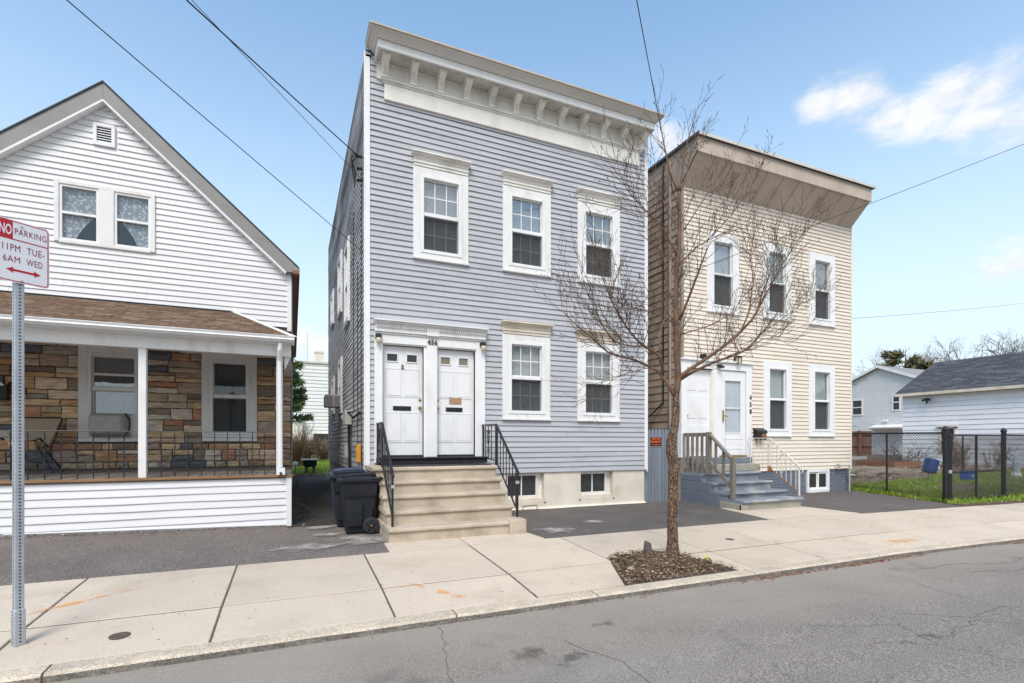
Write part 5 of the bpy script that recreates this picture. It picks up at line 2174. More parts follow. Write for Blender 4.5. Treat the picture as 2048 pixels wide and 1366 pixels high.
# ================================================================== TAN HOUSE
BH = thing("tan_house", "tan clapboard two-storey row house with flared brown cornice and number 458", "house", (11.5, 5, 0))
BX0, BX1 = 8.46, 14.60
BW = [(9.215, 4.56, 6.48), (11.09, 4.58, 6.50), (12.83, 4.58, 6.53), (11.11, 1.54, 3.475), (12.82, 1.545, 3.49)]
bwd = 1.03
hs = [(x + .14, x + bwd - .14, a + .1, b - .14) for x, a, b in BW]
bd_l, bd_r = (8.60, 9.40), (9.665, 10.51)
mb = MB()
wall_sheet(mb, F0, BX0 + .01, BX1 - .01, .62, 8.3, hs + [(bd_l[0], bd_l[1], 1.0, 3.12), (bd_r[0], bd_r[1], 1.0, 3.15)], n=0, t=.12)
bf = mb.build("front_wall", "siding_beige", BH)
clapboards(bf, F0, .622, 7.46, .1006, lambda a, b: (BX0 + .03, BX1 - .025), [(x + .04, x + bwd - .04, a + .02, b - .03) for x, a, b in BW] + [(8.43, 10.67, .9, 3.30)], "siding_beige", proud=.024, wav=.005, joints=True)
S1 = Side(BX0)
mb = MB()
wall_sheet(mb, S1, 0.0, 10.5, -.1, 8.36, [], n=-.001, t=.1)
bs_ = mb.build("side_wall", "shingle_brown", BH)
clapboards(bs_, S1, 1.0, 8.34, .178, lambda a, b: (0.04, 10.4), [], "shingle_brown", proud=.020, wav=.012)
mb = MB()
mb.box(BX1 - .1, BX1, .13, 10.5, -.1, 8.36)
mb.box(BX0, BX1, 10.4, 10.5, -.1, 8.36)
mb.build("back_wall", "siding_beige", BH)
mb = MB()
mb.box(BX0 + .1, BX1 - .1, .12, 10.4, 4.0, 4.1)
mb.box(BX0 + .1, BX1 - .1, 3.0, 3.1, .6, 8.3)
mb.box(BX0 + .1, BX1 - .1, .12, 10.4, .55, .60)
mb.build("interior_partition", "interior", BH)
mb = MB()
mb.box(BX0 - .02, BX0 + .05, -.028, .03, .62, 7.47)
mb.build("corner_board", "shingle_brown_pale", BH, bev=.004)
mb = MB()
mb.box(BX1 - .03, BX1 + .008, -.03, .05, .60, 7.6)
mb.build("corner_board", "siding_beige", BH, bev=.004)
for i, (x, a, b) in enumerate(BW):
    sash_window(BH, F0, x, x + bwd, a, b, cas=.155, n0=.05, mun=None, frame=.055, rail=.045, blind=("net_curtain", "shade_green", "blind", "shade_green", "shade_green")[i],
                top_glass="glass_bright" if i < 3 else "glass", screen=True, trim="white_vinyl", mid=-.01)
# flared cornice: sloping soffit panels, flat fascia, thin roof edge
YS, ZS0, ZS1 = -.55, 7.44, 7.99
CX0, CX1 = 8.43, 14.58
mb = MB()
mb.prism([(CX0, 0.0, ZS0), (CX0, YS, ZS1), (CX0, YS, ZS1 + .04), (CX0, .0, ZS0 + .04)], (CX1 - CX0, 0, 0))
so = mb.build("soffit", "seam_dark", BH)
npn = 11
for i in range(npn):
    a = CX0 + (CX1 - CX0) * i / npn + .009
    b = CX0 + (CX1 - CX0) * (i + 1) / npn - .009
    mb = MB()
    mb.prism([(a, -.012, ZS0 - .002), (a, YS + .006, ZS1 - .015), (a, YS + .006, ZS1), (a, -.012, ZS0 + .015)], (b - a, 0, 0))
    mb.build("soffit_panel", "taupe_trim", so)
mb = MB()
mb.box(CX0 - .01, CX1 + .0, YS - .03, YS, ZS1 - .01, ZS1 + .33)
mb.box(CX0 - .012, CX1 + .002, YS - .035, YS, ZS1 - .03, ZS1 + .02)
mb.build("fascia", "taupe_trim", BH, bev=.005)
for x in (CX0, CX1 - .03):
    mb = MB()
    mb.prism([(x, 0, ZS0), (x, YS + .003, ZS1), (x, YS + .003, ZS1 + .33), (x, .5, ZS1 + .33), (x, .5, ZS0)], (.03, 0, 0))
    mb.build("cornice_end", "shingle_brown_pale", BH)
mb = MB()
mb.prism([(CX0 - .04, YS - .09, ZS1 + .33), (CX0 - .04, YS - .09, ZS1 + .385), (CX0 - .04, 10.6, ZS1 + .40), (CX0 - .04, 10.6, ZS1 + .33)], (CX1 - CX0 + .13, 0, 0))
mb.build("roof", "roof_dark", BH)
mb = MB()
mb.box(CX0 - .042, CX1 + .092, YS - .10, YS - .085, ZS1 + .32, ZS1 + .39)
mb.build("roof_edge", "gray_trim", BH)
mb = MB()
mb.box(CX0 - .05, CX0 - .038, YS - .1, 10.6, ZS1 + .34, ZS1 + .40)
mb.build("roof_edge", "roof_dark", BH)
for x in (9.79, 12.78):
    t0, t1 = .30, .74
    mb = MB()
    pts = lambda t: (YS * t, ZS0 + (ZS1 - ZS0) * t)
    a, b = pts(t0), pts(t1)
    mb.prism([(x - .09, a[0] - .016, a[1] - .016), (x - .09, b[0] - .016, b[1] - .016), (x - .09, b[0], b[1]), (x - .09, a[0], a[1])], (.18, 0, 0))
    v_ = mb.build("soffit_vent", "taupe_trim", BH)
    for k in range(7):
        p, q = pts(t0 + (t1 - t0) * (k + .25) / 7), pts(t0 + (t1 - t0) * (k + .75) / 7)
        mb = MB()
        mb.prism([(x - .075, p[0] - .018, p[1] - .018), (x - .075, q[0] - .018, q[1] - .018), (x - .075, q[0] - .01, q[1] - .01), (x - .075, p[0] - .01, p[1] - .01)], (.15, 0, 0))
        mb.build("vent_slot", "ac_grille", v_)
# foundation of painted brick with a small slider window
mb = MB()
wall_sheet(mb, F0, BX0 + .1, BX1 - .04, -.4, .62, [(12.84, 13.60, .02, .60)], n=-.02, t=.25)
bfo = mb.build("foundation", "foundation_blue", BH)
random.seed(31)
for r in range(9):
    z = -.05 + r * .075
    x = 10.4 + (r % 2) * .1
    while x < 14.5:
        if not (12.68 < x + .1 < 13.74):
            mb = MB()
            pr_ = random.uniform(.002, .008)
            mb.box(x + .004, min(x + .2, 14.55) - .004, .012 - pr_, .03, z + .004, z + .069)
            mb.build("brick", "foundation_blue", bfo)
        x += .2
mb = MB()
for q in ((12.771, 12.84, 0, .615), (13.59, 13.658, 0, .615), (12.84, 13.59, .55, .615), (12.84, 13.59, 0, .09)):
    mb.box(q[0], q[1], -.03, .05, q[2], q[3])
w = mb.build("basement_window", "white_vinyl", BH, bev=.005)
for a, b, yy in ((12.84, 13.22, .01), (13.20, 13.59, -.012)):
    mb = MB()
    for q in ((a, a + .045, .09, .55), (b - .045, b, .09, .55), (a + .045, b - .045, .505, .55), (a + .045, b - .045, .09, .135)):
        mb.box(q[0], q[1], yy, yy + .03, q[2], q[3])
    mb.build("sash", "white_vinyl", w)
    mb = MB()
    mb.box(a + .045, b - .045, yy + .012, yy + .016, .135, .505)
    mb.build("pane", "dark_pane", w)
mb = MB()
mb.box(10.45, 10.72, .0, .019, .28, .42)
mb.build("foundation_vent", "step_bare", BH, bev=.004)
# doors
mb = MB()
mb.box(8.42, 8.60, -.045, .1, 1.0, 3.33)
mb.box(10.51, 10.695, -.045, .1, .98, 3.33)
mb.box(8.60, 10.51, -.043, .1, 3.15, 3.33)
mb.box(9.42, 9.665, -.038, .1, 1.0, 3.15)
ds = mb.build("door_surround", "white_vinyl", BH, bev=.006)
mb = MB()
mb.box(9.40, 9.50, -.05, .11, 1.0, 3.13)
mb.box(9.385, 9.401, -.02, .12, 1.0, 3.115)
mb.build("weathered_jamb", "old_white", ds)
mb = MB()
mb.box(8.40, 10.72, -.09, 0, 3.33, 3.37)
mb.build("drip_cap", "white_vinyl", ds)
mb = MB()
mb.box(8.602, 9.398, .07, .11, 1.03, 3.115)
D = mb.build("door", "door_white", BH)
for a, b in ((8.68, 8.96), (9.04, 9.32)):
    for c, e in ((2.62, 2.95), (1.95, 2.50), (1.2, 1.78)):
        mb = MB()
        mb.box(a, b, .06, .071, c, e)
        mb.build("door_panel", "door_white", D, bev=.004)
mb = MB()
mb.lathe((8.66, .07, 2.0), [(.026, 0), (.026, -.012), (.012, -.015), (.012, -.035), (.026, -.045), (.02, -.06)], 10, 'y')
mb.build("door_knob", "black_iron", D)
mb = MB()
mb.box(8.60, 9.40, .0, .12, 3.115, 3.15)
mb.build("head_jamb", "old_white", D)
mb = MB()
x0, x1, z0, z1 = 9.675, 10.50, 1.045, 3.14
for q in ((x0, 9.83, z0, z1), (10.335, x1, z0, z1), (9.83, 10.335, 2.91, z1), (9.83, 10.335, z0, 1.60)):
    mb.box(q[0], q[1], -.008, .03, q[2], q[3])
D = mb.build("storm_door", "door_white", BH, bev=.004)
mb = MB()
mb.box(9.83, 10.335, .008, .012, 1.60, 2.91)
mb.build("pane", "glass", D)
for z in (1.6, 2.22, 2.91):
    mb = MB()
    mb.box(9.81, 10.355, -.016, .0, z - .013, z + .013)
    mb.build("glazing_bar", "white_vinyl", D)
mb = MB()
mb.box(9.80, 10.36, .034, .06, 1.06, 3.1)
for a, b in ((9.86, 10.06), (10.11, 10.31)):
    for c, e in ((2.45, 2.82), (1.75, 2.30)):
        mb.box(a, b, .028, .04, c, e)
mb.build("inner_door", "door_white", D)
for z in (1.2, 1.45):
    mb = MB()
    mb.box(9.75, 10.42, -.016, -.008, z, z + .02)
    mb.build("kick_rib", "door_white", D)
mb = MB()
mb.bar((9.745, -.03, 1.88), (9.745, -.03, 2.16), .035, .018, up=(0, 1, 0))
mb.tube([(9.745, -.045, 2.02), (9.77, -.07, 2.02), (9.86, -.07, 2.0)], .010, 6)
mb.build("door_handle", "brass", D)
mb = MB()
mb.box(9.6, 10.52, -.05, .08, 1.0, 1.045)
mb.build("brass_sill", "brass", D)
for x in (9.05, 10.16):
    mb = MB()
    z = 3.41
    mb.box(x - .05, x + .05, -.07, -.02, z - .02, z + .08)
    if x < 9.5:
        mb.lathe((x, -.12, z), [(.03, .08), (.06, .05), (.06, -.03)], 12)
        mb.build("wall_lamp", "black_iron", BH)
    else:
        mb.box(x - .07, x + .07, -.17, -.03, z + .06, z + .09)
        for k in range(4):
            a, b = (-1, -1, 1, 1)[k], (-1, 1, -1, 1)[k]
            mb.bar((x + a * .055, -.10 + b * .055, z - .09), (x + a * .06, -.10 + b * .06, z + .07), .012, .012, up=(0, 1, 0))
        L_ = mb.build("wall_lantern", "black_iron", BH)
        mb = MB()
        mb.box(x - .05, x + .05, -.15, -.05, z - .08, z + .06)
        mb.build("lamp_glass", "lamp_glass", L_)
mb = MB()
mb.box(9.52, 9.62, -.10, -.04, 3.20, 3.27)
mb.tube([(9.55, -.10, 3.23), (9.53, -.16, 3.19)], .03, 8)
mb.tube([(9.60, -.10, 3.23), (9.64, -.16, 3.19)], .03, 8)
mb.build("floodlight", "black_iron", BH)
for k, ch_ in enumerate("458"):
    text_mesh(ch_, "house_digit", "sign_black", BH, (10.605, -.049, 2.44 - k * .175), .165, depth=.004, bold=.004, sx=.9)
# downspout and cables on its brown side wall
mb = MB()
mb.tube([(BX0 - .05, .34, .9), (BX0 - .05, .34, 8.2)], .035, 8)
mb.build("downspout", "shingle_brown_pale", BH)
mb = MB()
mb.tube([(BX0 - .04, .6, 8.2), (BX0 - .04, .6, 2.35), (BX0 - .12, .9, 2.1), (BX0 - .55, .7, 1.9), (BX0 - .95, .35, 1.66)], .022, 6)
mb.build("service_cable", "cable_black", BH)
# gas meter pipe by the corner
gp2 = thing("gas_pipe", "gray gas pipe with round cap beside the tan house foundation corner", "pipe", (14.4, -.2, 0))
mb = MB()
mb.tube([(13.93, -.12, .72), (14.32, -.12, .72), (14.36, -.12, .69), (14.36, -.12, -.02)], .02, 8)
mb.tube([(14.36, -.12, .45), (14.55, -.12, .43), (14.62, -.0, .43)], .028, 8)
mb.build("pipe", "meter_gray", gp2)
mb = MB()
mb.lathe((13.90, -.12, .72), [(.05, -.03), (.055, .0), (.05, .03)], 12, 'x')
mb.build("cap", "meter_gray", gp2)
# mailbox
mx = thing("mailbox", "black metal mailbox with oval emblem mounted beside the tan house window", "mailbox", (10.9, -.1, 1.5))
mb = MB()
mb.prism([(10.765, -.02, 1.43), (10.765, -.15, 1.43), (10.765, -.15, 1.64), (10.765, -.02, 1.72)], (.32, 0, 0))
mb.build("mailbox_body", "black_iron", mx, bev=.012, seg=2)
mb = MB()
mb.prism([(10.75, -.02, 1.735), (10.75, -.165, 1.655), (10.75, -.168, 1.60), (10.75, -.155, 1.60), (10.75, -.15, 1.645), (10.75, -.02, 1.72)], (.35, 0, 0))
mb.build("lid", "black_iron", mx)
mb = MB()
mb.lathe((10.98, -.151, 1.545), [(.062, .0), (.062, -.006), (.05, -.006)], 18, 'y')
mb.build("emblem", "rust", mx)

# ------------------------------------------------------------------ tan house steps
BS = thing("porch_steps", "blue-gray painted concrete steps with a bare front corner leading to the tan house doors", "steps", (9.5, -.8, 0))
bt = [.165, .30, .485, .675]
by = [-1.80, -1.42, -1.06, -.74]
bx0 = [8.45, 8.455, 8.452, 8.45]
bx1 = [10.25, 10.26, 10.22, 10.20]
for i in range(4):
    x0 = bx0[i]
    mb = MB()
    mb.box(x0 + .02, bx1[i] - .03, by[i] + .05, -.03, -.3 if i == 0 else bt[i - 1] - .01, bt[i] - .05)
    st = mb.build("step", "step_blue" if i else "step_bare", BS, bev=.008)
    mb = MB()
    k = 18
    vs, fs = [], []
    for q in range(k + 1):
        u = x0 - .005 + (bx1[i] - x0) * q / k
        w1 = noise.noise(Vector((u * 2.4, i, 13))) * .025
        w2 = noise.noise(Vector((u * 3.5, i, 18))) * .012
        vs += [(u, -.03, bt[i] - .055), (u, by[i] + .012 + w1, bt[i] - .055 + w2), (u, by[i] - .01 + w1, bt[i] - .03 + w2), (u, by[i] + w1, bt[i] - .012), (u, by[i] + .03 + w1, bt[i] + w2 * .4), (u, -.03, bt[i])]
    for q in range(k):
        for r in range(5):
            fs.append((q * 6 + r, q * 6 + r + 1, q * 6 + r + 7, q * 6 + r + 6))
    fs += [tuple(range(6)), tuple(k * 6 + r for r in range(5, -1, -1))]
    mb.add(vs, fs)
    mb.build("nosing", "step_blue", st)
mb = MB()
mb.box(8.442, 8.48, -1.16, .02, -.3, .27)
mb.box(8.442, 8.48, -.92, .02, .265, .49)
mb.box(8.442, 8.48, -.66, .02, .485, .63)
mb.build("side_wall", "foundation_blue", BS, bev=.012)
mb = MB()
mb.box(8.436, 8.50, -1.775, -1.165, -.3, .115)
mb.box(8.436, 8.62, -1.78, -1.70, -.3, .10)
mb.build("bare_corner", "step_bare", BS, bev=.02)
mb = MB()
mb.box(8.75, 10.55, -.42, -.03, .675, .845)
mb.build("upper_step", "step_bare", BS, bev=.012)
mb = MB()
mb.box(8.60, 10.60, -.14, -.02, .845, 1.0)
mb.build("threshold", "foundation_blue", BS, bev=.01)

# weathered wooden guard on the steps
wr = thing("wooden_railing", "weathered gray wooden railing with slats on the tan house steps", "railing", (8.6, -.5, .68))
mb = MB()
mb.bar((8.50, .0, 1.545), (8.50, -.80, 1.545), .04, .085)
mb.build("top_rail", "wood_gray", wr)
mb = MB()
mb.bar((8.50, .0, .735), (8.50, -.80, .735), .04, .085)
mb.build("bottom_rail", "wood_gray", wr)
for i in range(6):
    y = -.02 - i * .148
    mb = MB()
    mb.box(8.452, 8.478, y - .055, y, .67, 1.575)
    mb.box(8.478, 8.50, y - .05, y - .01, .68, 1.56)
    mb.build("slat", "wood_gray", wr, bev=.004)
mb = MB()
mb.box(8.48, 8.57, -.84, -.75, .68, 1.60)
mb.build("upper_post", "wood_gray", wr, bev=.006)
mb = MB()
mb.box(8.46, 8.555, -1.53, -1.435, .165, 1.06)
mb.build("lower_post", "wood_gray", wr, bev=.006)
mb = MB()
mb.bar((8.52, -.79, 1.575), (8.51, -1.44, 1.03), .085, .04)
mb.build("sloping_rail", "wood_gray", wr)
mb = MB()
mb.bar((8.52, -.80, .93), (8.51, -1.44, .43), .04, .085)
mb.build("lower_rail", "wood_gray", wr)
for t in (.32, .66):
    p, q = Vector((8.52, -.80, 1.55)).lerp(Vector((8.51, -1.44, 1.02)), t), Vector((8.52, -.80, .93)).lerp(Vector((8.51, -1.44, .43)), t)
    mb = MB()
    mb.bar(q, p, .035, .05, up=(0, 1, 0))
    mb.build("slat", "wood_gray", wr)

# rusty white iron railing on the other side
ir = thing("iron_railing", "peeling white iron railing with rusty feet on the tan house steps", "railing", (10.3, -.7, .7))
A, B, C = Vector((10.50, -.10, 1.47)), Vector((10.50, -.72, 1.47)), Vector((10.50, -1.50, .83))
a, b, c = Vector((10.50, -.10, .80)), Vector((10.50, -.72, .76)), Vector((10.50, -1.50, .23))
mb = MB()
mb.bar(A, B, .035, .018)
mb.bar(B, C, .035, .018)
mb.tube([C, C + Vector((0, -.07, -.05)), C + Vector((0, -.09, -.12)), C + Vector((0, -.05, -.15))], .014, 6)
mb.build("top_rail", "rail_white", ir)
mb = MB()
mb.bar(b, c, .026, .014)
mb.build("bottom_rail", "rust", ir)
mb = MB()
mb.bar(a, b, .026, .014)
mb.build("bottom_rail", "rail_white", ir)
mb = MB()
mb.box(C.x - .016, C.x + .016, C.y - .01, C.y + .022, .16, C.z)
mb.build("lower_post", "rail_white", ir)
mb = MB()
mb.lathe((C.x, C.y, .0), [(.07, -.1), (.065, .14), (.05, .17)], 10)
mb.build("post_footing", "foundation_blue", ir)
mb = MB()
mb.box(B.x - .016, B.x + .016, B.y - .016, B.y + .016, .68, B.z)
mb.build("upper_post", "rail_white", ir)
mb = MB()
mb.prism([(B.x - .06, B.y - .04, .676), (B.x + .06, B.y - .04, .676), (B.x + .03, B.y - .02, .80), (B.x - .03, B.y - .02, .80)], (0, .05, 0))
mb.build("post_foot", "rust", ir)
for i in range(5):
    p, q = A.lerp(B, (i + .5) / 5), a.lerp(b, (i + .5) / 5)
    mb = MB()
    mb.bar(q, p, .013, .013, up=(0, 1, 0))
    mb.build("baluster", "rail_white", ir)
for i in range(6):
    p, q = B.lerp(C, (i + .6) / 6.3), b.lerp(c, (i + .6) / 6.3)
    mb = MB()
    mb.bar(q, p, .013, .013, up=(0, 1, 0))
    mb.build("baluster", "rail_white", ir)
mb = MB()
P0, P1, P2, P3 = B.lerp(C, .35), b.lerp(c, .2), b.lerp(c, .6), B.lerp(C, .6)
for p, q in ((P0.lerp(P3, .5) + Vector((0, 0, -.06)), P1.lerp(P0, .45)), (P1.lerp(P0, .45), P1.lerp(P2, .5) + Vector((0, 0, .08))), (P1.lerp(P2, .5) + Vector((0, 0, .08)), P2.lerp(P3, .5)), (P2.lerp(P3, .5), P0.lerp(P3, .5) + Vector((0, 0, -.06)))):
    mb.bar(p, q, .012, .012)
mb.build("diamond_ornament", "rail_white", ir)

# ------------------------------------------------------------------ picket gate between the houses with a sign
pk = thing("picket_gate", "blue-gray dog-eared picket gate closing the gap between gray and tan houses", "gate", (7.9, .1, 0))
mb = MB()
mb.box(7.46, 8.44, .125, .16, 1.28, 1.36)
mb.box(7.46, 8.44, .125, .16, .28, .36)
mb.build("batten", "picket_blue", pk)
random.seed(41)
for i in range(10):
    x = 7.462 + i * .098
    h = 1.685 + random.uniform(-.02, .012)
    mb = MB()
    mb.prism([(x, .10, .0 + random.uniform(-.05, -.02)), (x + .090, .10, -.03), (x + .090, .10, h - .06), (x + .062, .10, h), (x + .028, .10, h), (x, .10, h - .06)], (0, .022, 0))
    mb.build("picket", "picket_blue", pk, bev=.003)
for z in (1.385, .42):
    mb = MB()
    mb.prism([(8.05, .094, z), (8.05, .094, z + .035), (8.42, .094, z - .0), (8.42, .094, z - .02)], (0, .006, 0))
    mb.build("strap_hinge", "picket_blue", pk)
pp = thing("private_property_sign", "small black sign with orange lettering on the blue-gray picket gate", "sign", (7.78, .09, 1.38))
mb = MB()
mb.box(7.60, 7.96, .090, .096, 1.262, 1.503)
mb.build("sign_plate", "galvanized", pp)
mb = MB()
mb.box(7.612, 7.948, .0885, .0915, 1.274, 1.491)
mb.build("sign_face", "sign_black", pp)


def text_fit(txt, name, m, parent, origin, w, h, xdir=(1, 0, 0), depth=.001, bold=0.0, sp=1.0):
    """lettering scaled to width w and cap height h; origin = lower corner"""
    cu = bpy.data.curves.new(name, 'FONT')
    cu.body = txt
    cu.size = 1.0
    cu.extrude = 0.0
    cu.offset = bold
    cu.space_character = sp
    cu.resolution_u = 3
    tmp = bpy.data.objects.new("tmp_text", cu)
    COL.objects.link(tmp)
    dg = bpy.context.evaluated_depsgraph_get()
    me = bpy.data.meshes.new_from_object(tmp.evaluated_get(dg))
    bpy.data.objects.remove(tmp)
    bpy.data.curves.remove(cu)
    xs = [v.co.x for v in me.vertices]
    ys = [v.co.y for v in me.vertices]
    sx, sy = w / (max(xs) - min(xs)), h / (max(ys) - min(ys))
    xd = Vector(xdir).normalized()
    zd = Vector((0, 0, 1))
    O = Vector(origin)
    for v in me.vertices:
        x, y = (v.co.x - min(xs)) * sx, (v.co.y - min(ys)) * sy
        v.co = O + xd * x + zd * y
    me.materials.clear()
    me.materials.append(MAT[m])
    o = bpy.data.objects.new(name, me)
    COL.objects.link(o)
    place(o, parent)
    return o


text_fit("PRIVATE", "lettering", "sign_orange", pp, (7.66, .0875, 1.425), .25, .052, bold=.03)
text_fit("PROPERTY", "lettering", "sign_orange", pp, (7.625, .0875, 1.352), .31, .056, bold=.03)
text_fit("NO TRESPASSING", "lettering", "sign_orange", pp, (7.66, .0875, 1.298), .25, .028, bold=.02)

# ------------------------------------------------------------------ parking sign on its perforated post
SG = thing("parking_sign", "red and white no parking sign on a perforated gray steel post", "street sign", (-1.875, -4.465, -.14))
c40, s40 = math.cos(rad(40)), math.sin(rad(40))
xd = Vector((c40, s40, 0))
nd = Vector((s40, -c40, 0))
Lft = Vector((-1.734, -4.392, 0)) - xd * .305
pc = Lft + xd * .135 - nd * .040


def on_sign(s, z, n=0.0):
    p = Lft + xd * s + nd * n
    return Vector((p.x, p.y, z))


h = .0275
mb = MB()
cs = [pc + xd * (i * h) + nd * (j * h) for i, j in ((-1, -1), (1, -1), (1, 1), (-1, 1))]
mb.prism([(p.x, p.y, .02) for p in cs], (0, 0, 3.0))
post = mb.build("post", "galvanized", SG, bev=.006, seg=2)
h2 = .0335
mb = MB()
mb.prism([(p.x, p.y, -.16) for p in [pc + xd * (i * h2) + nd * (j * h2) for i, j in ((-1, -1), (1, -1), (1, 1), (-1, 1))]], (0, 0, .30))
mb.build("post_sleeve", "galvanized", SG, bev=.006)
holes_mb = MB()
for face, axis in ((nd, xd), (-xd, nd)):
    z = -.10
    while z < 2.98:
        hh = h2 if z < .14 else h
        c_ = pc + face * (hh + .0006)
        vs = []
        for k in range(8):
            a = k * math.pi / 4
            p = c_ + axis * (.0065 * math.cos(a))
            vs.append((p.x, p.y, z + .0065 * math.sin(a)))
        holes_mb.add(vs, [tuple(range(8))])
        z += .0254
holes_mb.build("post_hole", "sign_black", post, kind='stuff')
z0, z1 = 2.578, 3.036


def rounded(s0, s1, za, zb, r, n, k=5):
    pts = []
    for cx_, cz_, a0 in ((s1 - r, za + r, -90), (s1 - r, zb - r, 0), (s0 + r, zb - r, 90), (s0 + r, za + r, 180)):
        for i in range(k + 1):
            a = rad(a0 + 90 * i / k)
            pts.append(on_sign(cx_ + r * math.cos(a), cz_ + r * math.sin(a), n))
    return pts


mb = MB()
mb.prism(rounded(0, .305, z0, z1, .028, 0), -nd * .003)
plate = mb.build("sign_plate", "sign_white", SG)
mb = MB()
o_ = rounded(.006, .299, z0 + .006, z1 - .006, .024, .0008)
i_ = rounded(.0125, .2925, z0 + .0125, z1 - .0125, .019, .0008)
mb.add(o_ + i_, [(i, (i + 1) % len(o_), len(o_) + (i + 1) % len(o_), len(o_) + i) for i in range(len(o_))])
mb.build("border", "sign_red", plate)
mb = MB()
mb.add([on_sign(.012, 2.889, .0009), on_sign(.293, 2.889, .0009), on_sign(.293, 2.897, .0009), on_sign(.012, 2.897, .0009)], [(0, 1, 2, 3)])
mb.build("divider", "sign_red", plate)
mb = MB()
mb.add([on_sign(.010, 2.89, .0012), on_sign(.090, 2.89, .0012), on_sign(.090, 3.026, .0012), on_sign(.030, 3.026, .0012), on_sign(.010, 3.01, .0012)], [(0, 1, 2, 3, 4)])
mb.build("red_block", "sign_red", plate)
text_fit("NO", "lettering", "sign_white", plate, on_sign(.0155, 2.92, .0016), .068, .078, xd, bold=.02)
text_fit("PARKING", "lettering", "sign_maroon", plate, on_sign(.102, 2.934, .0012), .184, .046, xd, sp=1.1)
text_fit("11PM", "lettering", "sign_maroon", plate, on_sign(.032, 2.806, .0012), .100, .050, xd, sp=1.1)
text_fit("TUE-", "lettering", "sign_maroon", plate, on_sign(.170, 2.806, .0012), .103, .050, xd, sp=1.1)
text_fit("6AM", "lettering", "sign_maroon", plate, on_sign(.035, 2.722, .0012), .096, .048, xd, sp=1.1)
text_fit("WED", "lettering", "sign_maroon", plate, on_sign(.168, 2.722, .0012), .094, .048, xd, sp=1.1)
mb = MB()
za = 2.667
ar = [(.052, 0), (.092, .022), (.092, .008), (.212, .008), (.212, .022), (.252, 0), (.212, -.022), (.212, -.008), (.092, -.008), (.092, -.022)]
mb.add([on_sign(s_, za + d_, .0012) for s_, d_ in ar], [tuple(range(10))])
mb.build("arrow", "sign_red", plate)
for z in (2.595, 3.0):
    mb = MB()
    p = on_sign(.14, z, .004)
    mb.lathe(p, [(.0, -.004), (.008, -.002), (.008, .002), (.0, .004)], 8)
    mb.build("bolt", "galvanized", plate)

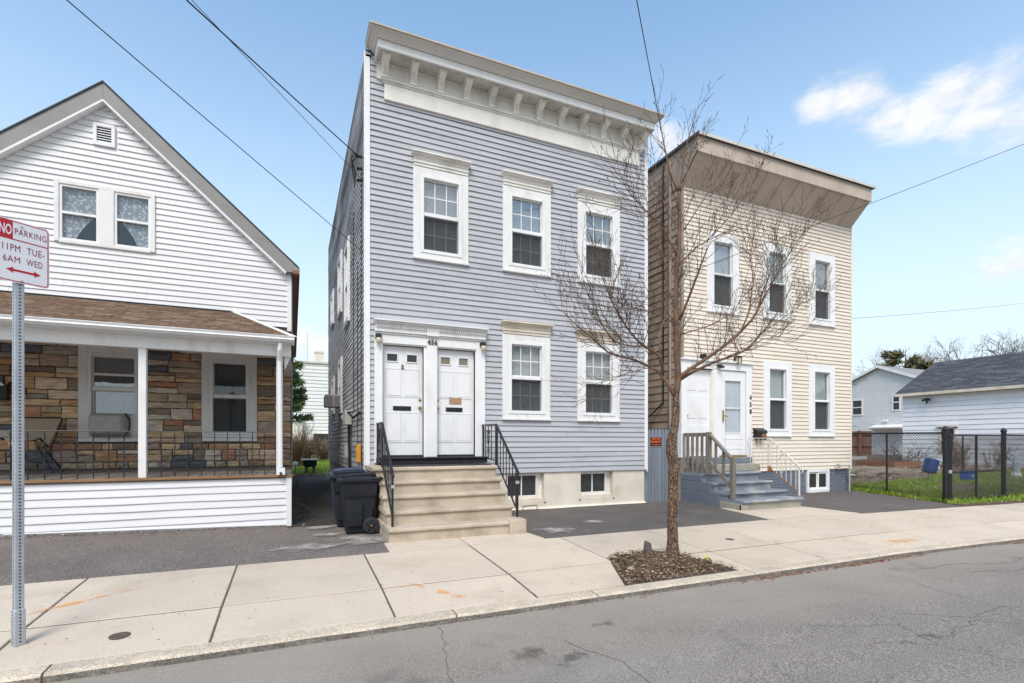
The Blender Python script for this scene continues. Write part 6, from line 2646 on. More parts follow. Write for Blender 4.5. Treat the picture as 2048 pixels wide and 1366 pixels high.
# ------------------------------------------------------------------ street tree
LIMBS = [
    ('trunk', [(4.59, -4.15, -0.14), (4.59, -4.15, 0.03), (4.59, -4.15, 0.3), (4.59, -4.15, 0.62), (4.6, -4.15, 0.89), (4.62, -4.15, 1.08), (4.57, -4.15, 1.25), (4.57, -4.15, 1.41), (4.61, -4.15, 1.54), (4.64, -4.15, 1.71), (4.65, -4.15, 1.88), (4.65, -4.15, 2.03)], [0.125, 0.105, 0.095, 0.09, 0.092, 0.1, 0.102, 0.092, 0.082, 0.075, 0.066, 0.056]),
    ('limb', [(4.65, -4.15, 2.01), (4.68, -4.15, 2.25), (4.66, -4.15, 2.53), (4.64, -4.15, 2.99), (4.66, -4.15, 3.46), (4.66, -4.15, 3.84), (4.7, -4.15, 4.11), (4.71, -4.15, 4.5), (4.7, -4.15, 4.7)], [0.072, 0.068, 0.066, 0.060, 0.048, 0.045, 0.042, 0.036, 0.03]),
    ('limb', [(4.7, -4.15, 4.7), (4.57, -4.14, 4.83), (4.5, -4.12, 5.17), (4.45, -4.1, 5.5), (4.43, -4.08, 5.72), (4.4, -4.05, 5.96)], [0.026, 0.02, 0.015, 0.011, 0.007, 0.003]),
    ('limb', [(4.71, -4.15, 4.69), (4.74, -4.16, 4.97), (4.77, -4.18, 5.24), (4.85, -4.2, 5.54), (4.9, -4.22, 5.69), (4.96, -4.25, 5.92)], [0.026, 0.02, 0.016, 0.011, 0.007, 0.003]),
    ('limb', [(4.71, -4.15, 4.69), (4.87, -4.11, 4.92), (4.95, -4.05, 5.29), (5.26, -3.98, 5.61), (5.42, -3.9, 5.84)], [0.018, 0.014, 0.011, 0.008, 0.003]),
    ('limb', [(4.62, -4.15, 2.0), (4.57, -4.12, 2.14), (4.51, -4.07, 2.3), (4.33, -4.01, 2.39), (4.15, -3.95, 2.47), (3.77, -3.88, 2.53), (3.54, -3.81, 2.75), (3.25, -3.73, 3.0), (3.04, -3.65, 3.19)], [0.05, 0.042, 0.034, 0.028, 0.024, 0.019, 0.014, 0.009, 0.004]),
    ('limb', [(4.48, -4.1, 2.3), (4.41, -4.14, 2.42), (4.34, -4.21, 2.52), (4.13, -4.28, 2.55), (3.94, -4.36, 2.56), (3.62, -4.45, 2.76), (3.35, -4.55, 3.0), (3.16, -4.65, 3.27), (3.03, -4.75, 3.47)], [0.036, 0.034, 0.032, 0.027, 0.023, 0.018, 0.013, 0.009, 0.004]),
    ('limb', [(4.38, -4.15, 2.53), (4.38, -4.11, 2.7), (4.5, -4.05, 2.91), (4.64, -3.98, 3.19), (4.7, -3.91, 3.69), (4.69, -3.83, 4.04), (4.54, -3.74, 4.64), (4.41, -3.65, 5.15)], [0.027, 0.023, 0.021, 0.019, 0.015, 0.012, 0.008, 0.004]),
    ('limb', [(3.87, -4.45, 2.54), (3.6, -4.55, 2.51), (3.31, -4.69, 2.49), (2.96, -4.86, 2.7), (2.63, -5.05, 2.84)], [0.018, 0.015, 0.013, 0.009, 0.004]),
    ('limb', [(3.55, -4.35, 2.57), (3.32, -4.4, 2.76), (3.15, -4.47, 2.94), (3.0, -4.56, 3.14), (2.86, -4.65, 3.33)], [0.012, 0.01, 0.008, 0.006, 0.003]),
    ('limb', [(4.11, -4.15, 2.61), (4.01, -4.03, 2.81), (3.89, -3.87, 3.08), (3.92, -3.67, 3.41), (3.91, -3.45, 3.89)], [0.015, 0.012, 0.009, 0.007, 0.003]),
    ('limb', [(4.64, -4.15, 2.21), (4.85, -4.18, 2.36), (5.14, -4.23, 2.53), (5.36, -4.29, 2.68), (5.53, -4.36, 2.84), (5.7, -4.43, 3.03), (5.91, -4.5, 3.41), (6.11, -4.58, 3.83), (6.31, -4.66, 4.13), (6.4, -4.75, 4.35)], [0.05, 0.044, 0.04, 0.036, 0.032, 0.025, 0.018, 0.013, 0.008, 0.004]),
    ('limb', [(4.68, -4.15, 2.2), (5.0, -4.09, 2.34), (5.44, -4.01, 2.51), (5.83, -3.92, 2.62), (6.24, -3.81, 2.74), (6.73, -3.7, 3.08), (7.19, -3.58, 3.42), (7.66, -3.45, 3.88)], [0.042, 0.036, 0.032, 0.027, 0.023, 0.018, 0.013, 0.005]),
    ('limb', [(5.49, -4.45, 2.87), (5.63, -4.43, 3.14), (5.74, -4.39, 3.33), (5.84, -4.35, 3.65), (5.77, -4.3, 4.09), (5.7, -4.25, 4.35)], [0.022, 0.017, 0.015, 0.012, 0.008, 0.004]),
    ('limb', [(5.61, -4.55, 3.07), (5.85, -4.47, 3.4), (6.15, -4.35, 3.76), (6.42, -4.21, 4.22), (6.59, -4.05, 4.61)], [0.015, 0.012, 0.009, 0.006, 0.003]),
    ('limb', [(6.3, -3.85, 2.78), (6.41, -3.99, 2.98), (6.51, -4.2, 2.89), (6.46, -4.45, 2.72)], [0.015, 0.011, 0.007, 0.003]),
    ('limb', [(5.72, -3.95, 2.6), (5.93, -3.95, 2.7), (6.24, -3.95, 2.74), (6.43, -3.95, 2.81)], [0.014, 0.012, 0.009, 0.006]),
    ('limb', [(6.67, -3.75, 3.07), (7.19, -3.65, 3.34), (7.9, -3.51, 3.71), (8.73, -3.35, 4.03)], [0.012, 0.009, 0.006, 0.003]),
    ('limb', [(4.7, -4.15, 3.0), (4.76, -4.23, 3.2), (4.76, -4.35, 3.44), (4.76, -4.49, 3.66), (4.73, -4.65, 3.84)], [0.032, 0.028, 0.024, 0.018, 0.008]),
    ('limb', [(4.68, -4.15, 3.7), (4.81, -4.1, 3.85), (5.11, -4.03, 4.06), (5.43, -3.95, 4.27), (5.82, -3.85, 4.6), (6.43, -3.76, 5.24), (6.98, -3.65, 6.12)], [0.02, 0.017, 0.015, 0.013, 0.011, 0.007, 0.003]),
    ('limb', [(4.71, -4.15, 2.81), (4.93, -4.22, 2.88), (5.11, -4.31, 2.93), (5.37, -4.43, 3.11), (5.51, -4.55, 3.41)], [0.016, 0.012, 0.01, 0.007, 0.003]),
    ('limb', [(4.71, -4.15, 4.22), (4.61, -4.07, 4.39), (4.59, -3.95, 4.64), (4.59, -3.81, 5.2), (4.64, -3.65, 5.56)], [0.016, 0.013, 0.01, 0.006, 0.003]),
    ('limb', [(4.66, -4.15, 3.83), (4.35, -4.23, 4.17), (3.96, -4.35, 4.26), (3.58, -4.49, 4.38), (3.34, -4.65, 4.65)], [0.017, 0.013, 0.01, 0.007, 0.003]),
    ('limb', [(4.66, -4.15, 2.93), (4.33, -4.27, 3.0), (3.94, -4.43, 2.98), (3.52, -4.63, 2.94), (3.14, -4.85, 2.93)], [0.013, 0.01, 0.008, 0.006, 0.003]),
    ('limb', [(4.42, -4.15, 2.3), (4.15, -4.23, 2.34), (3.79, -4.35, 2.24), (3.45, -4.49, 2.14), (3.25, -4.65, 2.04)], [0.014, 0.01, 0.008, 0.006, 0.003]),
    ('limb', [(4.77, -4.15, 4.2), (4.89, -4.22, 4.41), (5.0, -4.31, 4.64), (5.22, -4.43, 5.03), (5.35, -4.55, 5.32)], [0.014, 0.011, 0.008, 0.006, 0.003]),
]

random.seed(17)
TR = thing("street_tree", "leafless young street tree with rough brown bark in a mulch bed by the kerb", "tree", (4.58, -4.15, -.1))
twigs = MB()
buds = MB()


def sub_pts(pts, r, step=.09):
    """resample a limb to a slightly wandering line"""
    out, rr = [], []
    for (p, q), (r0, r1) in zip(zip(pts, pts[1:]), zip(r, r[1:])):
        p, q = Vector(p), Vector(q)
        k = max(1, int((q - p).length / step))
        for i in range(k):
            t = i / k
            out.append(p.lerp(q, t))
            rr.append(r0 + (r1 - r0) * t)
    out.append(Vector(pts[-1]))
    rr.append(r[-1])
    # soften the corners
    for _ in range(3):
        out = [out[0]] + [(out[i - 1] + out[i] * 2 + out[i + 1]) / 4 for i in range(1, len(out) - 1)] + [out[-1]]
    return out, rr


def bud(p, d, s):
    d = d.normalized()
    a = d.orthogonal().normalized() * s * .45
    b = d.cross(a)
    buds.add([p - d * s * .3, p + a, p + b, p - a, p - b, p + d * s], [(0, 2, 1), (0, 3, 2), (0, 4, 3), (0, 1, 4), (5, 1, 2), (5, 2, 3), (5, 3, 4), (5, 4, 1)])


def rnd_dir():
    while True:
        v = Vector((random.uniform(-1, 1), random.uniform(-1, 1), random.uniform(-1, 1)))
        if .1 < v.length < 1:
            return v.normalized()


def shoot(p, d, ln, r, level):
    k = max(3, int(ln / .07))
    pts = [p]
    dd = d.normalized()
    for i in range(k):
        dd = (dd + rnd_dir() * .075 + Vector((0, 0, .05))).normalized()
        pts.append(pts[-1] + dd * ln / k)
    rs = [max(.0018, r * (1 - .7 * i / k)) for i in range(k + 1)]
    twigs.tube(pts, rs, 3, cap=False)
    for i in range(1, k + 1):
        if level > 0 and random.random() < (.62 if level > 1 else .5):
            e = pts[i] - pts[i - 1]
            side = rnd_dir()
            side = (side - e.normalized() * side.dot(e.normalized())).normalized()
            nd_ = (e.normalized() * .85 + side * random.uniform(.45, .85) + Vector((0, 0, .15))).normalized()
            shoot(pts[i], nd_, ln * random.uniform(.28, .55) * (1.15 - .5 * i / k), rs[i] * .7, level - 1)
        if level <= 1 and random.random() < .8:
            bud(pts[i] + rnd_dir() * .003, dd, random.uniform(.008, .014))


for kind, pts, r in LIMBS:
    pp_, rr = sub_pts(pts, [q * (.67 if kind == 'trunk' else .58) for q in r], .03 if kind == 'trunk' else .09)
    mb = MB()
    if kind == 'trunk':
        n = 22
        vs, fs = [], []
        for i, (p, q) in enumerate(zip(pp_, rr)):
            for k in range(n):
                a = 2 * math.pi * k / n
                w = 1 + noise.noise(Vector((math.cos(a) * 1.6, math.sin(a) * 1.6, p.z * 2.2))) * .16 + noise.noise(Vector((math.cos(a) * 6, math.sin(a) * 6, p.z * 10))) * .10
                flare = 1 + max(0, .12 - (p.z + .1)) * 1.6 * (1 + .5 * math.sin(3 * a + 1))
                vs.append((p.x + math.cos(a) * q * w * flare, p.y + math.sin(a) * q * w * flare, p.z))
        for i in range(len(pp_) - 1):
            for k in range(n):
                fs.append((i * n + k, i * n + (k + 1) % n, (i + 1) * n + (k + 1) % n, (i + 1) * n + k))
        fs.append(tuple(range((len(pp_) - 1) * n, len(pp_) * n)))
        mb.add(vs, fs)
        mb.build("trunk", "bark", TR, smooth=True)
        continue
    jit = [p + Vector((noise.noise(p * 4), noise.noise(p * 4 + Vector((9, 0, 0))), 0)) * .018 for p in pp_]
    mb.tube(jit, rr, 8 if r[0] > .03 else 6)
    mb.build("limb", "bark_limb", TR, smooth=True)
    L = len(jit)
    for i in range(3, L - 1):
        t = i / L
        if rr[i] > .05 and random.random() < .7:
            continue
        for _ in range(3 if t > .35 else 2):
            if random.random() < .52:
                e = (jit[i + 1] - jit[i - 1]).normalized()
                side = rnd_dir()
                side = (side - e * side.dot(e)).normalized()
                d = (e * random.uniform(.5, .9) + side * random.uniform(.5, .9) + Vector((0, 0, .35))).normalized()
                shoot(jit[i], d, random.uniform(.3, 1.05) * (1 - .4 * t) * (1 if jit[i].z < 4.4 else .55), min(.0052, max(.0034, rr[i] * .5)), 2 if random.random() < .38 else 1)
    shoot(jit[-1], jit[-1] - jit[-3], .22 if jit[-1].z > 5 else .4, .003, 1)
twigs.build("twigs", "twig", TR, kind='stuff')
buds.build("buds", "twig", TR, kind='stuff')
mb = MB()
mb.lathe((4.36, -3.93, gz(4.36, -3.93)), [(.055, -.05), (.05, .06), (.045, .14), (.02, .15)], 9)
for i, v in enumerate(mb.v):
    mb.v[i] = (v[0] + noise.noise(Vector(v) * 8) * .018, v[1] + noise.noise(Vector(v) * 9) * .018, v[2] + (v[0] - 4.36) * -.5 * (v[2] > .0))
st_ = mb.build("tree_stump", "bark_far")
tag(st_, "short gray cut stump poking out of the mulch bed", "stump")
fl = thing("yellow_flower", "single yellow flower with green leaves low in the mulch bed", "flower", (4.80, -4.52, gz(4.8, -4.5)))
mb = MB()
random.seed(4)
for k in range(26):
    leaf(mb, 4.80 + random.uniform(-.03, .03), -4.52 + random.uniform(-.02, .02), gz(4.8, -4.5) + .05 + random.uniform(-.015, .03), .035)
mb.build("petals", "flower_yellow", fl)
mb = MB()
for k in range(24):
    leaf(mb, 4.83 + random.uniform(-.07, .05), -4.53 + random.uniform(-.03, .03), gz(4.8, -4.5) + random.uniform(.01, .05), .04)
mb.build("leaves", "green_leaf", fl)
mb = MB()
for x, y in ((3.75, -4.2), (3.95, -4.12), (4.35, -4.72), (4.36, -4.70)):
    for k in range(30):
        leaf(mb, x + random.gauss(0, .035), y + random.gauss(0, .03), gz(x, y) + random.uniform(.01, .045), .03)
mb.build("weeds", "green_leaf", kind='stuff')
mb = MB()
for x, y, s in ((3.76, -4.0, .05), (3.95, -3.93, .04), (4.08, -3.9, .045), (3.7, -4.45, .05)):
    mb.lathe((x, y, gz(x, y)), [(s * .5, -.01), (s, .012), (s * .6, .03)], 6)
mb.build("pebbles", "pale_chip", kind='stuff')
# ------------------------------------------------------------------ black chain-link fence and gate
CF = thing("chain_link_fence", "black chain-link fence with round-capped posts beside the tan house lot", "fence", (14.75, -1, 0))


def mesh_panel(p0, p1, z0a, z1a, z0b, z1b, parent, r=.0056, pitch=.07):
    """diamond mesh between two points in plan"""
    p0, p1 = Vector(p0), Vector(p1)
    L = (p1 - p0).length
    d = (p1 - p0) / L
    mb = MB()

    def pt(s, z):
        return (p0.x + d.x * s, p0.y + d.y * s, z)
    H = max(z1a - z0a, z1b - z0b)
    k = int((L + H) / pitch) + 1
    for i in range(k):
        for sgn in (1, -1):
            s0 = i * pitch - H if sgn > 0 else i * pitch
            s1 = s0 + H * sgn
            a, b = (s0, 0.0), (s1, 1.0)
            # clip to 0..L
            lo, hi = 0.0, 1.0
            ds = b[0] - a[0]
            for lim, less in ((0, True), (L, False)):
                t = (lim - a[0]) / ds
                if (ds > 0) == less:
                    lo = max(lo, t)
                else:
                    hi = min(hi, t)
            if hi - lo < .01:
                continue
            pts = []
            for t in (lo, hi):
                s = a[0] + ds * t
                za = z0a + (z0b - z0a) * s / L
                zb_ = z1a + (z1b - z1a) * s / L
                pts.append(pt(s, za + (zb_ - za) * t))
            mb.tube(pts, r, 3, cap=False)
    mb.build("wire_mesh", "gate_black", parent, kind='stuff')


def pole(parent, x, y, z0, z1, r, name="post", cap=True):
    mb = MB()
    pr_ = [(r, z0), (r, z1)]
    if cap:
        pr_ += [(r * 1.25, z1), (r * 1.25, z1 + r * .6), (r * .9, z1 + r * 1.5), (r * .3, z1 + r * 2.0)]
    mb.lathe((x, y, 0), pr_, 12)
    mb.build(name, "gate_black", parent, smooth=False)


PA, PB = (14.77, -2.2), (17.49, -2.19)
pole(CF, *PA, -.25, 1.66, .055)
pole(CF, *PB, -.25, 1.64, .055)
pole(CF, 20.8, -2.18, -.25, 1.62, .035)
pole(CF, 14.80, .5, -.2, 1.60, .035)
pole(CF, 14.78, -.85, -.2, 1.60, .022, cap=False)
for a, b, z0, z1 in (((14.77, -2.2), (14.80, .5), 1.60, 1.62), ((17.49, -2.19), (24.5, -2.18), 1.56, 1.52)):
    mb = MB()
    mb.tube([(a[0], a[1], z0), (b[0], b[1], z1)], .021, 8)
    mb.build("top_rail", "gate_black", CF)
mesh_panel((14.77, -2.2), (14.80, .5), -.08, 1.60, .02, 1.62, CF)
mesh_panel((17.49, -2.19), (24.5, -2.18), -.10, 1.56, -.05, 1.52, CF)
GT = thing("chain_link_gate", "black chain-link gate with a mid rail between two thick posts", "gate", (16.1, -2.2, 0))
g0, g1 = 14.93, 17.38
mb = MB()
for z in (-.06, .62, 1.545):
    mb.tube([(g0, -2.2, z), (g1, -2.19, z)], .020, 8)
mb.build("rail", "gate_black", GT)
for x, r, lo, hi in ((g0, .022, -.06, 1.545), (g0 + .09, .020, -.06, 1.5), (16.14, .028, -.07, 1.545), (15.53, .016, .62, 1.545), (g1, .018, -.06, 1.545)):
    pole(GT, x, -2.2, lo, hi, r, "upright", cap=False)
mesh_panel((g0, -2.2), (g1, -2.19), -.05, 1.54, -.05, 1.54, GT)
mb = MB()
mb.box(14.83, 14.95, -2.25, -2.17, .60, .68)
mb.build("latch", "galvanized", GT)
br2 = MB()
br2.tube([(15.96, .45, .035), (15.21, -1.38, -.03)], .022, 8)
tag(br2.build("fallen_pipe", "gate_black"), "loose black pipe lying on the grass along the chain-link fence", "pipe")

# ------------------------------------------------------------------ garden behind the fence
random.seed(51)
gr = MB()


def blade(mb, x, y, z, h, w):
    a = random.uniform(0, 6.28)
    dx, dy = math.cos(a), math.sin(a)
    l = random.uniform(.1, .7) * h
    mb.add([(x - dy * w, y + dx * w, z), (x + dy * w, y - dx * w, z), (x + dx * l, y + dy * l, z + h)], [(0, 1, 2)])


def lawn_density(x, y):
    n_ = noise.noise(Vector((x * .6, y * .6, 3))) + .5 * noise.noise(Vector((x * 2, y * 2, 5)))
    return n_


k = 0
while k < 60000:
    x = 14.7 + random.random() ** 1.3 * 16
    y = random.uniform(-2.3, 5.5)
    # grass in front, bare beds further back
    edge = .4 + (x - 14.6) * .12 + noise.noise(Vector((x * .8, 2, 2))) * .7
    if x > 22:
        edge = 1.2 + noise.noise(Vector((x * .5, 8, 2))) * 1.5
    if y > edge or lawn_density(x, y) < -.28:
        k += .2
        continue
    blade(gr, x, y, gz(x, y) - .01, random.uniform(.05, .15), random.uniform(.008, .016) * (1 + (x - 14) * .06))
    k += 1
for i in range(1500):
    x, y = random.uniform(14.7, 19), random.gauss(-2.38, .07)
    blade(gr, x, y, gz(x, y), random.uniform(.03, .09), .007)
gr.build("grass", "grass", kind='stuff')
gr = MB()
for i in range(6000):
    x = 14.7 + random.random() ** 1.2 * 16
    y = random.uniform(-2.3, 6.5)
    blade(gr, x, y, gz(x, y) - .01, random.uniform(.04, .16), random.uniform(.006, .012) * (1 + (x - 14) * .06))
gr.build("dead_grass", "pale_chip", kind='stuff')
gr = MB()
for i in range(900):
    x, y = random.uniform(18, 29), random.uniform(1.5, 7)
    leaf(gr, x, y, gz(x, y) + random.uniform(.02, .12), random.uniform(.08, .25), random.choice((0, 0, 1, 2)))
gr.build("garden_debris", ["dry_leaf", "pale_chip", "planter_wood"], kind='stuff')
gr = MB()
for i in range(16000):
    x, y = random.uniform(-2.5, 4.5), random.uniform(13.2, 26)
    blade(gr, x, y, max(0.0, min(.15, (y - 14) * .012)), random.uniform(.04, .11), random.uniform(.01, .018))
gr.build("back_grass", "grass", kind='stuff')

dl = MB()
for i in range(1500):
    x = random.gauss(20.8, .8)
    y = random.gauss(3.4, .6)
    a = random.uniform(0, 6.28)
    L = random.uniform(.2, .6)
    z = gz(x, y) + random.uniform(0, .22)
    dl.tube([(x, y, z), (x + math.cos(a) * L, y + math.sin(a) * L, z + random.uniform(-.08, .1))], .010, 3)
dl.build("dry_stalks", "pale_chip", kind='stuff')
pl = thing("raised_planter", "low reddish wooden raised bed in the fenced garden", "planter", (25.3, 4.9, .14))
z = gz(25, 5)
for nm, q in (("plank", (24.2, 26.1, 4.3, 4.38)), ("plank", (24.2, 26.1, 5.9, 5.98)), ("plank", (24.2, 24.28, 4.38, 5.9)), ("plank", (26.02, 26.1, 4.38, 5.9))):
    mb = MB()
    mb.box(*q, z - .02, z + .34)
    mb.build(nm, "planter_wood", pl)
mb = MB()
mb.box(24.28, 26.02, 4.38, 5.9, z, z + .28)
mb.build("planter_soil", "garden_soil", pl)
bl = thing("blue_barrel", "tilted dark blue barrel stuck on a thin stake in the garden", "barrel", (18.9, .3, .06))
mb = MB()
mb.tube([(18.88, .30, 0), (18.9, .30, .42)], .014, 6)
mb.build("stake", "gate_black", bl)
c_ = Vector((18.98, .28, .58))
ax = Vector((.28, -.1, .93)).normalized()
mb = MB()
mb.tube([c_ - ax * .21, c_ - ax * .20, c_ - ax * .1, c_ + ax * .1, c_ + ax * .19, c_ + ax * .21], [.16, .19, .20, .205, .20, .205], 18)
mb.build("barrel_body", "barrel_blue", bl)
mb = MB()
mb.tube([c_ + ax * .211, c_ + ax * .225], [.20, .19], 18)
mb.build("barrel_lid", "barrel_blue", bl)
mb = MB()
mb.box(19.02, 19.10, .07, .085, .50, .60)
mb.build("barrel_label", "sign_white", bl)
cr_ = thing("blue_crate", "bright blue open plastic tub on the grass behind the gate", "tub", (20.27, -.22, .05))
mb = MB()
b0, b1, hh = .14, .17, .38
x, y, z = 20.27, -.1, gz(20.2, -.2)
ring = lambda s, zz: [(x - s, y - s * .8, z + zz), (x + s, y - s * .8, z + zz), (x + s, y + s * .8, z + zz), (x - s, y + s * .8, z + zz)]
vs = ring(b0, 0) + ring(b1, hh) + ring(b1 - .02, hh) + ring(b0 - .02, .02)
fs = [(0, 3, 2, 1), (12, 13, 14, 15)]
for q in range(3):
    for i in range(4):
        fs.append((q * 4 + i, q * 4 + (i + 1) % 4, q * 4 + 4 + (i + 1) % 4, q * 4 + 4 + i))
mb.add(vs, fs)
mb.build("tub_body", "crate_blue", cr_)
mb = MB()
mb.box(x - .03, x + .09, y - .155, y - .135, z + .20, z + .23)
mb.build("handle", "sign_white", cr_)
of = thing("garden_statue", "pale blue and white glass garden ornament standing on the grass", "ornament", (23.3, -.1, .1))
mb = MB()
z = gz(23.2, -.2)
mb.lathe((23.24, -.15, z), [(.14, 0), (.16, .12), (.12, .22)], 8)
mb.build("base", "stone_white", of)
mb = MB()
mb.lathe((23.24, -.15, z), [(.10, .22), (.12, .45), (.10, .7), (.05, .88), (.02, .92)], 8)
mb.build("ornament_body", "pale_blue", of)
rc = thing("red_chair", "bright red slatted garden chair leaning near the brown board fence", "chair", (24.6, 7.8, .1))
mb = MB()
for k in range(4):
    mb.bar((23.9 + k * .11, 7.2, .25), (23.6 + k * .11, 7.4, 1.15), .07, .02, up=(0, 1, 0))
mb.build("backrest", "red_plastic", rc)
mb = MB()
for k in range(3):
    mb.bar((23.8, 6.8 + k * .14, .42), (24.4, 6.8 + k * .14, .42), .10, .02)
mb.build("seat", "red_plastic", rc)
for q in ((23.85, 6.8), (24.35, 6.8), (23.85, 7.2), (24.35, 7.2)):
    mb = MB()
    mb.bar((q[0], q[1], .08), (q[0], q[1], .42), .05, .05, up=(0, 1, 0))
    mb.build("leg", "red_plastic", rc)


def bare_shrub(x, y, z, h, n_, label, name="bare_shrub", m="brush", spread=.5, group=None, thick=.010):
    t = thing(name, label, "shrub", (x, y, z), group)
    mb = MB()
    for i in range(n_):
        a = random.uniform(0, 6.28)
        l = h * random.uniform(.5, 1.05)
        p = Vector((x + random.gauss(0, spread * .25), y + random.gauss(0, spread * .25), z))
        d = Vector((math.cos(a) * spread, math.sin(a) * spread, 1.4)).normalized()
        pts = [p]
        for k in range(4):
            d = (d + rnd_dir() * .18).normalized()
            pts.append(pts[-1] + d * l / 4)
        mb.tube(pts, [thick, thick * .8, thick * .7, thick * .5, thick * .3], 3, cap=False)
        for k in (1, 2, 3):
            for _ in range(3):
                e = (d + rnd_dir() * .8).normalized()
                mb.tube([pts[k], pts[k] + e * l * .25], [thick * .5, thick * .2], 3, cap=False)
    mb.build("stems", m, t)
    return t


bare_shrub(28.3, 3.9, .15, 1.5, 40, "bare twiggy shrub against the white garage behind the gate", spread=.6, thick=.016)
bare_shrub(28.6, 2.6, .15, 1.5, 22, "slanting bare shrub between the gate posts by the garage", spread=.7, thick=.014)
bare_shrub(27.5, 5.8, .15, 1.7, 60, "wide tangle of gray bare stems before the white garage", spread=1.3, m="bark_far", thick=.010)
bare_shrub(27.8, .9, .15, .9, 30, "low dark bare shrub at the garage base past the gate", spread=.9, m="bark_far", thick=.014)

# white garage with slate-gray roof, long side towards the street tree
GA = thing("garage", "long white clapboard garage with dark gray shingled roof beyond the garden", "garage", (33.5, -2, 0))
GXX = 30.0
SG_ = Side(GXX)
mb = MB()
wall_sheet(mb, SG_, -12, 7.2, -.2, 3.93, [(4.86, 5.46, .85, 2.03)], n=-.002, t=.12)
ga = mb.build("side_wall", "siding_garage", GA)
clapboards(ga, SG_, .1, 3.9, .235, lambda a, b: (-12, 7.2), [(4.8, 5.52, .8, 2.1)], "siding_garage", proud=.03, wav=.012)
mb = MB()
mb.prism([(GXX, 7.2, -.2), (GXX, 7.2, 3.93), (GXX + 3.4, 7.2, 5.7), (GXX + 6.8, 7.2, 3.93), (GXX + 6.8, 7.2, -.2)], (0, -.1, 0))
mb.box(GXX + 6.7, GXX + 6.8, -12, 7.1, -.2, 3.93)
mb.build("end_wall", "siding_garage", GA)
mb = MB()
mb.prism([(GXX - .3, 7.4, 3.82), (GXX - .3, 7.4, 3.90), (GXX + 3.4, 7.4, 5.83), (GXX + 7.1, 7.4, 3.90), (GXX + 7.1, 7.4, 3.82), (GXX + 3.4, 7.4, 5.74)], (0, -20, 0))
gr_ = mb.build("roof", "slate_tab_1", GA)
random.seed(61)
mb = MB()
rows = 26
for r in range(rows):
    t0, t1 = r / rows, (r + 1.1) / rows
    y = 7.42
    x0, x1 = GXX - .32 + 3.72 * t0, GXX - .32 + 3.72 * min(1, t1)
    z0, z1 = 3.905 + 1.945 * t0, 3.905 + 1.945 * min(1, t1)
    while y > -4.5:
        w = random.choice((.2, .3, .45, .6))
        th = random.uniform(.015, .03)
        mb.add([(x0, y, z0), (x0, y - w + .01, z0), (x0, y - w + .01, z0 + th), (x0, y, z0 + th), (x1, y - w + .01, z1 + .004), (x1, y, z1 + .004)], [(0, 1, 2, 3), (3, 2, 4, 5)], random.choice((0, 0, 1, 1, 2)))
        y -= w
mb.build("shingles", ["slate_tab_0", "slate_tab_1", "slate_tab_2"], gr_, kind='stuff')
mb = MB()
mb.box(GXX - .36, GXX - .28, -12, 7.42, 3.76, 3.90)
mb.box(GXX - .28, GXX, -12, 7.4, 3.80, 3.82)
mb.build("eave_board", "old_cream", GA)
mb = MB()
for q in ((4.80, 4.88, .8, 2.08), (5.44, 5.52, .8, 2.08), (4.80, 5.52, 2.02, 2.10), (4.80, 5.52, .78, .86), (4.86, 5.46, 1.40, 1.46)):
    pbox(mb, SG_, q[0], q[1], -.03, .06, q[2], q[3])
pbox(mb, SG_, 4.7, 5.62, -.0, .12, 2.10, 2.15)
w = mb.build("window", "old_cream", GA)
mb = MB()
pbox(mb, SG_, 4.86, 5.46, -.02, -.01, .86, 2.02)
mb.build("pane", "dark_pane", w)
mb = MB()
mb.box(GXX - .16, GXX, 5.95, 6.10, 3.50, 3.60)
mb.tube([(GXX - .12, 6.0, 3.55), (GXX - .32, 6.12, 3.48)], .06, 8)
mb.tube([(GXX - .12, 6.0, 3.55), (GXX - .34, 5.80, 3.50)], .06, 8)
mb.tube([(GXX - .14, 6.0, 3.5), (GXX - .2, 5.98, 3.32)], .04, 8)
mb.build("floodlight", "black_iron", GA)
mb = MB()
mb.lathe((GXX - .03, 3.05, 1.25), [(.10, -.02), (.10, .02)], 10, 'x')
mb.build("vent_cap", "rust", GA)

# gray gabled house further back
FH = thing("far_gray_house", "gray clapboard gabled house standing behind the white garage", "house", (48, 17, 0))
FX = 45.0
SF = Side(FX)
mb = MB()
mb.prism([(FX, 14.4, -.2), (FX, 14.4, 6.35), (FX, 17.3, 7.55), (FX, 20.2, 6.35), (FX, 20.2, -.2)], (.1, 0, 0))
fa = mb.build("gable_wall", "siding_far", FH)
clapboards(fa, SF, .3, 7.4, .14, lambda a, b: (14.42 if b < 6.35 else 14.4 + (b - 6.35) / 1.2 * 2.9, 20.18 if b < 6.35 else 20.2 - (b - 6.35) / 1.2 * 2.9), [], "siding_far", proud=.03)
mb = MB()
mb.box(FX, FX + 14, 14.4, 14.5, -.2, 6.35)
mb.box(FX, FX + 14, 20.1, 20.2, -.2, 6.35)
mb.build("side_wall", "siding_far", FH)
mb = MB()
mb.prism([(FX - .3, 14.0, 6.22), (FX - .3, 14.0, 6.30), (FX - .3, 17.3, 7.70), (FX - .3, 20.6, 6.30), (FX - .3, 20.6, 6.22), (FX - .3, 17.3, 7.58)], (15, 0, 0))
mb.build("roof", "roof_gray", FH)
mb = MB()
mb.prism([(FX - .33, 14.0, 6.10), (FX - .33, 14.0, 6.33), (FX - .33, 17.3, 7.73), (FX - .33, 20.6, 6.33), (FX - .33, 20.6, 6.10), (FX - .33, 17.3, 7.50)], (.05, 0, 0))
mb.build("rake_board", "white_paint", FH)
